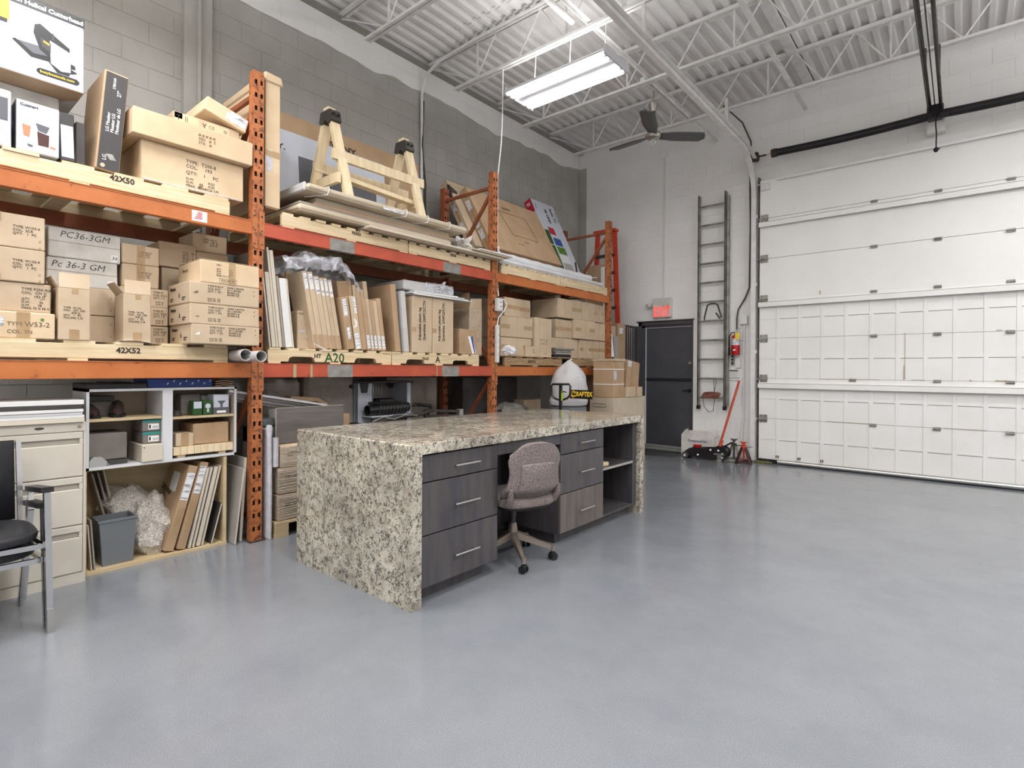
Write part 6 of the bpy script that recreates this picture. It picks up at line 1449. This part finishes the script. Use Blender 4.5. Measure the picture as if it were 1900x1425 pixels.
# ---------------- top shelf, right bay
z = PT2
sw_ = thing('white_foam_rolls', 'two long white fabric-covered rolls lying along the pallets of the right bay', 'rolls', (-4.3, 6, z))
def rollf(x, zc, r, y0, y1, seed, n=40):
    def f(u, v):
        a = 2*PI*u; y = y0+(y1-y0)*v
        rr_ = r*(1+.12*noise.noise(Vector((math.cos(a)*1.2, y*5+seed, math.sin(a))))+.08*math.sin(y*24+seed)*max(0, math.sin(a)))
        return Vector((x+rr_*math.cos(a), y, zc+rr_*math.sin(a)))
    return MB().grid(f, 18, n, closed_u=True)
b = rollf(-4.42, z+.125, .055, 4.86, 7.10, 1); b.cyl((-4.42, 4.86, z+.125), (-4.42, 4.862, z+.125), .055, 18).cyl((-4.42, 7.098, z+.125), (-4.42, 7.10, z+.125), .055, 18)
part('roll', b, 'cloth_white', sw_)
part('roll', MB().box(-4.75, -4.235, 4.81, 7.25, z+.003, z+.062, c=.025, j=.006), 'cloth_white', sw_)
part('string', MB().tube([(-4.42, 7.10, z+.14), (-4.40, 7.16, z+.15), (-4.38, 7.26, z+.165)], .006, 5), 'paper', sw_)
solo('crumpled_foam', MB().sphere((-4.33, 4.83, 2.72), (.08, .07, .10), 18, 12, lambda q, d: q*(1+.5*noise.noise(d*3))), 'cloth_white', 'crumpled white foam right of the middle upright on the top shelf', 'foam', (-4.3, 4.8, 2.68))
import_lean = math.radians(-30)
solo('packing_strip', MB().box(-4.98, -4.50, 4.95, 7.05, z, z+.215, c=.01), 'cardboard_brown', 'long low carton lying flat behind the white rolls, carrying the leaning cartons', 'box', (-4.5, 5, z))
def leanback(label, y0, w, h, th, x, z0, m, lean=30):
    """carton standing on its lower edge and leaning back against the wall"""
    return solo('television_carton', MB().box(-th, 0, 0, w, 0, h, c=.004), m, label, 'box', (x, y0, z0), ry=math.radians(-lean), local=True, group='television cartons on the top shelf')
tv3 = leanback('large brown television carton with a screen outline, leaning back behind the rolls', 5.00, 1.50, 1.0, .13, -4.50, 2.862, 'cardboard_brown')
text(tv3, 'SONY', .07, (.002, .62, .85), m='ink'); text(tv3, 'BRAVIA', .03, (.002, .78, .27), m='ink_faint'); text(tv3, '4K  HDR  - - - - - -', .03, (.002, .62, .21), m='ink_faint')
part('printed_outline', MB().tube([(.002, .50, .74), (.002, 1.08, .74), (.002, 1.14, .34), (.002, .58, .34)], .003, 4, closed=True).tube([(.002, .64, .34), (.002, .62, .31)], .003, 4).tube([(.002, 1.07, .34), (.002, 1.09, .31)], .003, 4), 'ink_faint', tv3, local=True)
tv4 = leanback('second leaning television carton, only its labelled left end showing behind the first', 4.86, 1.45, 1.08, .12, -4.672, 2.885, 'cardboard')
for o_, th_, ls in ((tv3, .13, ((.20, .34), (.38, .48), (.66, .82))), (tv4, .12, ((.30, .42), (.60, .70), (.82, .90)))):
    for a_, b_ in ls: part('paper_label', MB().box(-th_*.85, -th_*.3, -.0016, -.0008, a_, b_), 'label_white', o_, local=True)
    part('tape', MB().box(-th_*.62, -th_*.38, -.0010, -.0004, 0, 1.0), 'tape_brown', o_, local=True)
solo('dark_foam_corner', MB().prism([(4.80, 3.72), (4.95, 3.66), (5.02, 3.30), (4.98, 3.25)], 'x', -5.14, -5.10), 'card_dark', 'dark panel corner sticking out left of the leaning television cartons', 'panel', (-5.1, 4.8, 3.3))
rb = leanback('red and white printed carton leaning back at the right end of the right bay', 6.53, .60, 1.42, .13, -4.52, z+.218 if 0 else 2.70, 'print_white', lean=25.5)
part('side_panel', MB().box(-.13, .0012, -.0015, .0, 1.18, 1.418), 'print_red', rb, local=True); part('side_panel', MB().box(-.13, .0012, -.0015, .0, .0, 1.18), 'print_white', rb, local=True)
text(rb, '55', .07, (-.10, -.002, 1.37), face='-y', m='ink_white', bold=.001)
text(rb, 'TCL', .06, (.0016, .10, 1.34), m='ink_green', rot=-PI/2); text(rb, '4K UHD', .075, (.0016, .34, 1.29), m='ink', rot=-PI/2, bold=.003); text(rb, 'Roku TV', .075, (.0016, .50, 1.34), m='ink', rot=-PI/2, bold=.003); text(rb, 'Smart TV', .05, (.0016, .585, 1.29), m='ink_faint', rot=-PI/2)
part('printed_block', MB().box(.0006, .0012, .17, .33, .80, .93), 'print_red', rb, local=True)
for y0, y1, z0, z1, mm in ((.05, .16, .60, .86, 'ink_green'), (.20, .40, .60, .74, 'print_blue'), (.20, .42, .45, .58, 'print_green'), (.20, .42, .30, .43, 'panel_white'), (.20, .42, .15, .28, 'panel_grey'), (.05, .16, .05, .58, 'ink_green')):
    part('printed_picture', MB().box(.0006, .0012, y0, y1, z0, z1), mm, rb, local=True)
part('printed_picture', MB().prism([(.50, .12), (.595, .36), (.55, .36), (.46, .14)], 'x', .0006, .0012), 'black_print', rb, local=True)
# right end: carton and stepladder between rack end and garage wall
solo('cardboard_box', MB().box(-4.955, -4.62, 7.90, 8.07, 0, 3.11, c=.005, j=.002), 'cardboard_brown', 'very tall brown carton standing on the floor behind the last rack upright', 'box', (-4.8, 7.9, 0), group='tall cartons at the rack end')
sl = thing('step_ladder', 'red fibreglass stepladder standing between the rack end and the garage wall', 'ladder', (-4.7, 8.15, 0))
def P_(u, s, side): # u height fraction
    return None
for x_off, nm in ((-4.49, 'side_rail'), (-4.96, 'side_rail')):
    top = Vector((x_off-.09*(1 if x_off > -4.6 else -.6), 8.16, 3.70)); bot = Vector((x_off+.10*(1 if x_off > -4.6 else -.6), 8.12, .0))
    part(nm, MB().bar(top, bot, .03, .085, up=(1, 0, 0)), 'ladder_red', sl, smooth=False)
for k in range(11):
    u = k/11; zz_ = .30*(k+1)
    if zz_ < 3.5: part('step', MB().box(-5.02+.11*zz_/3.7, -4.42-.16*zz_/3.7, 8.10, 8.19, zz_-.02, zz_+.02), 'dark_steel', sl, smooth=False)
part('top_cap', MB().box(-4.97, -4.54, 8.10, 8.24, 3.70, 3.75, c=.01), 'ladder_red', sl)
solo('white_plank', MB().box(-4.45, -4.40, 7.50, 7.56, 1.7, 2.98), 'panel_white', 'white plank standing upright behind the last rack upright', 'board', (-4.42, 7.5, 1.7))

# ---------------- middle shelf, right bay (cartons on their sides)
z = PT1
G3 = 'plain cartons on the right bay middle shelf'
D3 = [('left end, bottom', 4.852, 5.455, z, 1.735, -4.25, 'v', 's'), ('left end, above the bottom one', 4.848, 5.478, 1.738, 1.992, -4.25, 'v', 's'),
      ('small square one up under the beam, left', 4.946, 5.245, 1.995, 2.225, -4.27, None, 'h'), ('small square one up under the beam, right', 5.338, 5.627, 1.995, 2.25, -4.40, None, 'h'),
      ('tall one with printed symbols', 5.50, 5.856, z, 2.015, -4.22, None, ''), 
      ('top row, wide dark-shadowed one', 6.03, 6.378, 2.062, 2.325, -4.25, 'v', ''), ('top row, second', 6.380, 6.636, 2.062, 2.335, -4.25, None, 'h'),
      ('top row, third', 6.640, 6.982, 2.062, 2.335, -4.25, 'v', ''), ('top row, at the upright', 6.985, 7.28, 2.062, 2.332, -4.26, 'v', 's'),
      ('second row, left', 6.02, 6.411, 1.785, 2.040, -4.27, None, 'h'), ('second row, centre', 6.420, 6.954, 1.785, 2.060, -4.22, 'v', 's'), ('second row, right end', 6.968, 7.300, 1.785, 2.055, -4.25, 'v', ''),
      ('bottom row, left', 5.88, 6.567, z, 1.780, -4.27, 'v', ''), ('bottom row, centre', 6.580, 6.923, z, 1.780, -4.25, 'v', 's'), ('bottom row, right end', 6.930, 7.300, z, 1.780, -4.25, 'v', 'h')]
for q, y0, y1, z0, z1, xf, sm, tp in D3:
    o = carton('plain carton on the right bay middle shelf, ' + q, y0, y1, z0, z1, xf=xf, depth=.45, seam=sm, tape=tp, group=G3)
    if 'symbols' in q:
        part('edge_tape', MB().box(.0006, .0012, .085, .09, 0, .50), 'tape_brown', o, local=True); text(o, 'M  Y  Q\n&  Z  S', .045, (.001, .11, .24), m='ink_faint'); text(o, '^ ^', .04, (.001, .20, .06), m='ink_faint')
o = carton('small carton with symbols standing at the foot of the left pair', 5.308, 5.500 if 0 else 5.495, z, 1.64, xf=-4.215, depth=.03, group=G3); text(o, '^T\nYX', .03, (.001, .13, .10), m='ink_faint')
carton('carton overhanging past the last upright at the rack end', 7.42, 7.72, z, 2.05, xf=-4.30, depth=.35, group=G3)
carton('open-ended tall carton right of the last upright', 7.74, 7.99, 1.0 if 0 else z, 2.10, xf=-4.27, depth=.3, group=G3, m='cardboard_brown')
solo('end_platform', MB().box(-4.9, -4.24, 7.42, 8.02, 1.46, z-.001).box(-4.3, -4.26, 7.44, 7.48, 0, 1.46).box(-4.3, -4.26, 7.95, 7.99, 0, 1.46).box(-4.9, -4.86, 7.44, 7.48, 0, 1.46).box(-4.9, -4.86, 7.95, 7.99, 0, 1.46), 'pine_old', 'old timber stand past the rack end holding two cartons', 'stand', (-4.5, 7.7, 0))
solo('white_strip', MB().bar((-4.22, 7.47, 1.55), (-4.24, 7.44, 1.91), .03, .05), 'panel_white', 'short white board leaning at the rack end, beside the boxes', 'board', (-4.2, 7.45, 1.55))
o = solo('clear_sheet', MB().box(-4.24, -4.225, 7.53, 7.67, 1.515, 1.88), 'panel_grey', 'pale grey sheet beside the short white board', 'panel', (-4.2, 7.53, 1.5))
lb_ = solo('shipping_label', MB().box(-4.268, -4.265, 7.78, 7.90, 1.93, 2.03), 'label_white', 'white shipping label on the carton right of the last upright', 'label', (-4.26, 7.78, 1.93))
solo('white_bag', MB().sphere((-4.30, 5.0, 1.565), (.12, .155, .075), 28, 16, lambda q, d: q*(1+.35*noise.noise(d*3+Vector((2, 0, 0)))+.12*noise.noise(d*9))), 'cloth_white', 'small crumpled white bag on the left end of the right bay pallet', 'bag', (-4.3, 5.0, 1.51))
solo('cardboard_sheet', MB().grid(lambda s, t: Vector((-4.19-.4*t, 4.86+1.42*s, 1.508+.004*math.sin(s*23)+.001)), 30, 2), 'cardboard_pale', 'wavy cardboard sheet under the cartons on the old pallet', 'cardboard', (-4.2, 5.5, 1.508)).modifiers.new('t', 'SOLIDIFY').thickness = .004
cl = thing('metal_parts_pile', 'pile of pale channels and black parts on the old pallet', 'parts', (-4.2, 6.2, z))
part('channel', MB().box(-4.6, -4.195, 5.90, 6.36, 1.615, 1.640).box(-4.6, -4.2, 5.90, 6.30, 1.585, 1.605), 'alu_old', cl, smooth=False)
part('black_part', MB().box(-4.6, -4.20, 5.90, 6.30, 1.515, 1.55, c=.01).cyl((-4.22, 6.1, 1.565), (-4.4, 6.35, 1.565), .02, 8), 'black_plastic', cl)
part('panel', MB().box(-4.6, -4.205, 5.94, 6.28, 1.552, 1.580, c=.004), 'panel_grey', cl, smooth=False)

# ---------------- floor, right bay and front of it
ob = carton('tan carton behind the desk under the right bay', 5.78, 6.16, .0, .93, xf=-4.62, depth=.3, group=G3, m='cardboard')
solo('dark_tarp_bin', MB().box(-5.0, -4.80, 4.78, 5.85, 0, 1.24, c=.01), 'card_dark', 'dark upright panel crate at the back under the right bay', 'crate', (-4.9, 5, 0))
solo('crumpled_kraft', MB().sphere((-4.62, 5.45, .80), (.18, .30, .10), 20, 12, lambda q, d: q*(1+.4*noise.noise(d*2.5))), 'tape_grey', 'crumpled grey-brown wrap in the shade under the right bay', 'wrap', (-4.6, 5.4, .7))
solo('shade_crate', MB().box(-4.85, -4.4, 5.1, 5.74, 0, .72, c=.005), 'card_dark', 'low dark crate under the crumpled wrap', 'crate', (-4.6, 5.4, 0))

db = thing('dust_collector', 'white cloth dust collector bag with a black and yellow brand plate', 'dust collector', (-3.94, 5.88, 0))
def bagp(u, v):
    a = 2*PI*u
    prof_ = [(0.0, .16), (.06, .262), (.14, .275), (.22, .262), (.35, .268), (.5, .258), (.65, .235), (.78, .19), (.88, .125), (.95, .06), (1.0, .018)]
    for k in range(len(prof_)-1):
        if prof_[k][0] <= v <= prof_[k+1][0]+1e-9:
            t = (v-prof_[k][0])/(prof_[k+1][0]-prof_[k][0]); r = prof_[k][1]*(1-t)+prof_[k+1][1]*t; break
    fold = 1+.05*math.sin(a*7+v*3)*(v > .45)*min(1, (v-.4)*3) + .05*noise.noise(Vector((math.cos(a)*1.5, math.sin(a)*1.5, v*5)))
    return Vector((-3.955+.93*r*fold*math.cos(a)*.95, 5.88+.93*r*fold*math.sin(a), .855+.615*v))
part('bag', MB().grid(bagp, 48, 34, closed_u=True), 'bag_grey', db)
part('tie', MB().tube([(-3.94, 5.87, 1.465), (-3.93, 5.90, 1.482), (-3.95, 5.91, 1.47), (-3.97, 5.89, 1.46)], .008, 6), 'paper', db)
part('drum', MB().cyl((-3.955, 5.88, .12), (-3.955, 5.88, .87), .225, 28), 'bin_grey', db)
part('base', MB().box(-4.18, -3.72, 5.66, 6.12, .04, .12, c=.01), 'galv_dark', db)
part('patch', MB().tube([(-3.76, 5.80, 1.26), (-3.755, 5.82, 1.252), (-3.76, 5.84, 1.265)], .006, 5), 'paper', db)
bp_ = part('brand_plate', MB().box(-3.755, -3.43, 5.60, 5.61, .99, 1.098, c=.003), 'black_print', db)
me = text_mesh('RAFTEX', .078, '-y', bold=.003, sx=.82); me.materials.append(MATS['ink_yellow'])
o = bpy.data.objects.new('lettering', me); COL.objects.link(o); o.parent = db; o.location = (-3.658+3.94, 5.598-5.88, 1.085)
b = MB().tube([(-3.662, 5.597, 1.062), (-3.700, 5.597, 1.085), (-3.742, 5.597, 1.060), (-3.742, 5.597, 1.030), (-3.700, 5.597, 1.005), (-3.662, 5.597, 1.025)], .007, 5).tube([(-3.675, 5.597, 1.052), (-3.700, 5.597, 1.064), (-3.722, 5.597, 1.052), (-3.722, 5.597, 1.036), (-3.700, 5.597, 1.024), (-3.675, 5.597, 1.034)], .005, 5)
part('brand_mark', b, 'ink_yellow', db)
part('plate_bracket', MB().bar((-3.74, 5.70, 1.045), (-3.70, 5.605, 1.045), .02, .02), 'galv_dark', db)
pj = thing('pallet_jack', 'black looped handle of a pallet jack standing behind the desk', 'pallet jack', (-3.70, 5.325, 0))
def q3(x, y, z): return (-3.70+(x+3.89)*.951, 5.325+(y-5.6)*.951, 1.34+(z-1.34)*.951)
part('handle_loop', MB().tube([q3(*p) for p in [(-3.89, 5.6, .955), (-3.99, 5.6, .985), (-4.03, 5.6, 1.02), (-4.035, 5.6, 1.13), (-4.015, 5.6, 1.16), (-3.765, 5.6, 1.165), (-3.745, 5.6, 1.14), (-3.75, 5.6, 1.03), (-3.79, 5.6, .99)]], .0125, 8, closed=True), 'black_plastic', pj)
part('shaft', MB().box(-3.718, -3.682, 5.31, 5.34, .42, 1.165, c=.004), 'black_plastic', pj, smooth=False)
part('decal', MB().box(-3.682, -3.662, 5.31, 5.325, .975, 1.09), 'yellow_green', pj)
part('release_lever', MB().tube([q3(*p) for p in [(-3.87, 5.59, 1.06), (-3.84, 5.585, 1.075), (-3.80, 5.585, 1.065)]], .008, 6), 'galv_dark', pj)
part('pump', MB().cyl((-3.70, 5.325, .12), (-3.70, 5.325, .46), .055, 16).box(-3.80, -3.60, 5.24, 5.42, .08, .2, c=.01), 'red_orange', pj)
part('fork', MB().box(-3.93, -3.79, 5.34, 5.64, .05, .11, c=.01), 'red_orange', pj); part('fork', MB().box(-3.61, -3.47, 5.34, 6.4, .05, .11, c=.01), 'red_orange', pj)
part('steer_wheel', MB().cyl((-3.78, 5.29, .09), (-3.62, 5.29, .09), .09, 18), 'black_rubber', pj)

bg_ = solo('tall_flat_carton', MB().box(-.36, 0, 0, .94, 0, .958, c=.004), 'beige_board', 'tall beige carton with a cut hand slot behind the desk', 'box', (-3.70, 6.60, 0), local=True)
part('front_face', MB().box(-.38, .0, -.003, .0, .0, .958), 'beige_board', bg_, local=True)
part('hand_slot', MB().tube([(-.325, -.004, .872), (-.13, -.004, .872), (-.115, -.004, .857), (-.115, -.004, .842), (-.13, -.004, .828), (-.325, -.004, .828)], .005, 6, closed=True), 'alu_old', bg_, local=True)
part('shipping_label', MB().box(.0006, .0014, .84, .93, .83, .955), 'label_white', bg_, local=True)
part('face_board', MB().box(-.0, .003, .0, .94, 0, .958), 'beige_board', bg_, local=True)
# boxes on it
c1b = solo('cardboard_box', MB().box(-4.04, -3.715, 6.62, 6.92, .96, 1.47, c=.005, j=.003), 'cardboard_brown', 'tall carton with two white straps standing on the beige carton', 'box', (-3.72, 6.62, .96), group='cartons on the beige carton')
for z_ in (1.145, 1.355): part('strap', MB().box(-4.043, -3.712, 6.617, 6.923, z_-.006, z_+.006), 'paper', c1b)
part('sticker', MB().box(-3.7145, -3.712, 6.63, 6.70, 1.21, 1.33), 'print_white', c1b)
part('folded_top', MB().box(-4.05, -3.70, 6.61, 6.93, 1.47, 1.50, j=.008), 'cardboard', c1b)
c2b = solo('cardboard_box', MB().box(-.30, 0, 0, .38, 0, .46, c=.005, j=.003), 'cardboard_brown', 'tilted carton with brown tape leaning against the strapped one', 'box', (-3.73, 7.00, 1.04), local=True, rx=math.radians(-7), group='cartons on the beige carton')
part('tape', MB().box(.001, .002, .13, .18, 0, .46), 'tape_brown', c2b, local=True); part('shipping_label', MB().box(.001, .002, .01, .12, .37, .45), 'label_white', c2b, local=True)
c3b = solo('cardboard_box', MB().box(-3.99, -3.68, 6.95, 7.42, .96, 1.10, c=.004, j=.002), 'cardboard', 'low carton on the beige carton, in front of the tilted one', 'box', (-3.68, 6.95, .96), group='cartons on the beige carton')
part('tape', MB().box(-3.69, -3.679, 7.2, 7.25, .96, 1.10), 'tape_brown', c3b)

# white cord and electrical gear on the middle upright
cd = thing('white_power_cord', 'white power cord dropping from a roof joist to the middle rack upright', 'cord', (-4.2, 4.7, 3.6))
part('cord', MB().tube([(-4.22, 4.84, 4.92), (-4.215, 4.83, 4.6), (-4.20, 4.81, 4.3), (-4.19, 4.78, 4.0), (-4.19, 4.745, 3.75), (-4.215, 4.750, 3.60), (-4.215, 4.750, 3.4), (-4.215, 4.750, 2.4), (-4.19, 4.748, 2.2)], .007, 8), 'paper', cd)
part('cord', MB().tube([(-4.17, 4.72, 2.17), (-4.14, 4.80, 2.16), (-4.13, 4.83, 2.10), (-4.15, 4.80, 2.03), (-4.17, 4.73, 1.95), (-4.18, 4.715, 1.85)], .006, 8), 'paper', cd)
el = solo('outlet_box', MB().box(-4.195, -4.14, 4.685, 4.775, 2.02, 2.17, c=.006), 'exit_housing', 'grey outlet box strapped to the middle rack upright', 'box', (-4.17, 4.69, 2.02))
part('outlet', MB().box(-4.14, -4.135, 4.70, 4.76, 2.04, 2.15, c=.002), 'white_plastic', el)
for z_ in (2.065, 2.115): part('socket_slot', MB().box(-4.136, -4.133, 4.715, 4.722, z_, z_+.02).box(-4.136, -4.133, 4.738, 4.745, z_, z_+.02), 'black_print', el)
ps = solo('power_strip', MB().box(-4.195, -4.155, 4.690, 4.735, 1.42, 1.86, c=.006), 'exit_housing', 'long pale power strip fixed upright on the middle rack upright', 'power strip', (-4.17, 4.69, 1.42))
for k in range(5): part('socket', MB().box(-4.156, -4.152, 4.70, 4.726, 1.46+.075*k, 1.50+.075*k, c=.002), 'white_plastic', ps)

# ---------------- by the door wall
dbx = thing('archive_box', 'white cardboard box lettered Purewood Inc. against the door wall', 'box', (-3.2, 8.32, 0))
b = MB().add([(-3.46, 8.34, 0), (-2.94, 8.34, 0), (-2.94, 8.56, 0), (-3.46, 8.56, 0), (-3.46, 8.34, .33), (-2.94, 8.34, .33), (-2.94, 8.56, .33), (-3.46, 8.56, .33)], [(0,3,2,1),(4,5,6,7),(0,1,5,4),(1,2,6,5),(2,3,7,6),(3,0,4,7)])
part('body', b, 'card_white', dbx, smooth=False)
part('flap', MB().prism([(-3.46, .33), (-2.94, .33), (-3.01, .405), (-3.39, .405)], 'y', 8.345, 8.349), 'card_white', dbx, smooth=False)
part('flap', MB().add([(-3.46, 8.34, .33), (-3.46, 8.56, .33), (-3.41, 8.52, .42), (-3.41, 8.38, .41)], [(0, 1, 2, 3), (3, 2, 1, 0)]), 'card_white', dbx, smooth=False)
part('flap', MB().add([(-2.94, 8.34, .33), (-2.94, 8.56, .33), (-2.98, 8.52, .42), (-3.0, 8.38, .41)], [(0, 1, 2, 3), (3, 2, 1, 0)]), 'card_white', dbx, smooth=False)
text(dbx, 'Purewood Inc.', .052, (-3.345+3.2, 8.338-8.32, .268), face='-y', m='ink_blue', bold=.0008)
text(dbx, '- - - - - - - - -', .022, (-3.29+3.2, 8.338-8.32, .205), face='-y', m='ink_blue')
jk = thing('floor_jack', 'black trolley jack with a red saddle and long red handle', 'jack', (-3.0, 8.15, 0))
for yy in (8.085, 8.235):
    part('side_plate', MB().prism([(-3.30, .045), (-3.30, .11), (-3.22, .165), (-2.86, .195), (-2.80, .235), (-2.70, .215), (-2.655, .13), (-2.68, .045), (-2.75, .02), (-3.0, .03)], 'y', yy-.006, yy+.006), 'oily_black', jk, smooth=False)
part('front_wheel', MB().cyl((-3.285, 8.05, .052), (-3.285, 8.27, .052), .052, 20), 'wheel_grey', jk)
part('wheel_hub', MB().cyl((-3.285, 8.044, .052), (-3.285, 8.05, .052), .022, 14), 'bag_grey', jk)
part('rear_caster', MB().cyl((-2.77, 8.07, .036), (-2.77, 8.10, .036), .036, 16), 'alu_old', jk)
part('caster_fork', MB().box(-2.80, -2.735, 8.06, 8.11, .05, .095, c=.006).box(-2.85, -2.70, 8.07, 8.08, .10, .12), 'alu_old', jk)
part('rear_caster', MB().cyl((-2.77, 8.23, .036), (-2.77, 8.26, .036), .036, 16), 'alu_old', jk)
part('lift_arm', MB().prism([(-3.20, .12), (-2.85, .10), (-2.85, .17), (-3.20, .175)], 'y', 8.12, 8.20), 'oily_black', jk)
part('saddle', MB().lathe([(0, .17), (.05, .17), (.065, .205), (.06, .21), (.05, .195), (0, .19)], (-3.13, 8.16, 0), 18), 'red_paint', jk)
part('power_unit', MB().sphere((-2.72, 8.16, .15), (.09, .08, .085), 18, 10), 'oily_black', jk)
for x, z_ in ((-2.90, .165), (-2.785, .165), (-2.73, .12), (-2.73, .065), (-3.09, .075)): part('bolt', MB().cyl((x, 8.07, z_), (x, 8.079, z_), .014, 10), 'paper', jk)
part('handle_socket', MB().cyl((-2.805, 8.16, .18), (-2.775, 8.20, .31), .026, 12), 'red_orange', jk)
part('handle', MB().cyl((-2.80, 8.17, .22), (-2.60, 8.42, 1.19), .017, 12), 'red_orange', jk)
part('foot_pedal', MB().cyl((-2.76, 8.15, .20), (-2.60, 8.12, .30), .012, 8), 'oily_black', jk)
def jstand(x, y, top, m, mt, label, rz=0):
    j = thing('jack_stand', label, 'jack stand', (x, y, 0), rz=rz, group='jack stands')
    for k in range(4):
        a = PI/4+k*PI/2; c_, s_ = math.cos(a), math.sin(a)
        part('leg', MB().bar((c_*.035, s_*.035, .235), (c_*.135, s_*.135, .005), .045, .006, up=(c_, s_, 0)), m, j, local=True, smooth=False)
    b = MB()
    for k in range(4):
        a, a2 = PI/4+k*PI/2, PI/4+(k+1)*PI/2; b.bar((math.cos(a)*.125, math.sin(a)*.125, .03), (math.cos(a2)*.125, math.sin(a2)*.125, .03), .006, .03)
    part('base_rail', b, m, j, local=True, smooth=False)
    part('collar', MB().cyl((0, 0, .20), (0, 0, .27), .04, 12), mt, j, local=True)
    part('ratchet_bar', MB().box(-.014, .014, -.012, .012, .05, top-.03), mt, j, local=True, smooth=False)
    part('saddle', MB().prism([(-.055, top), (-.04, top-.02), (-.02, top-.04), (.02, top-.04), (.04, top-.02), (.055, top), (.03, top-.012), (-.03, top-.012)], 'y', -.025, .025), mt, j, local=True, smooth=False)
    part('lever', MB().cyl((0, 0, .235), (.12, -.06, .255), .007, 6), mt if mt != 'red_orange' else 'alu_old', j, local=True)
jstand(-2.62, 8.26, .345, 'alu_old', 'galv_dark', 'bare steel jack stand, left one, beside the trolley jack', .3)
jstand(-2.455, 8.17, .325, 'stand_maroon', 'red_orange', 'maroon jack stand with a red saddle, right one by the door jamb', .2)
solo('door_mat', MB().add([(-4.25, 8.58, .001), (-3.43, 8.58, .001), (-3.45, 8.02, .001), (-4.05, 7.94, .001), (-4.25, 8.1, .001), (-4.25, 8.58, .008), (-3.43, 8.58, .008), (-3.45, 8.02, .008), (-4.05, 7.94, .008), (-4.25, 8.1, .008)], [(0,4,3,2,1),(5,6,7,8,9),(0,1,6,5),(1,2,7,6),(2,3,8,7),(3,4,9,8),(4,0,5,9)], ), 'mat_charcoal', 'dark rubber mat on the floor before the steel door', 'mat', (-3.9, 8.3, 0))
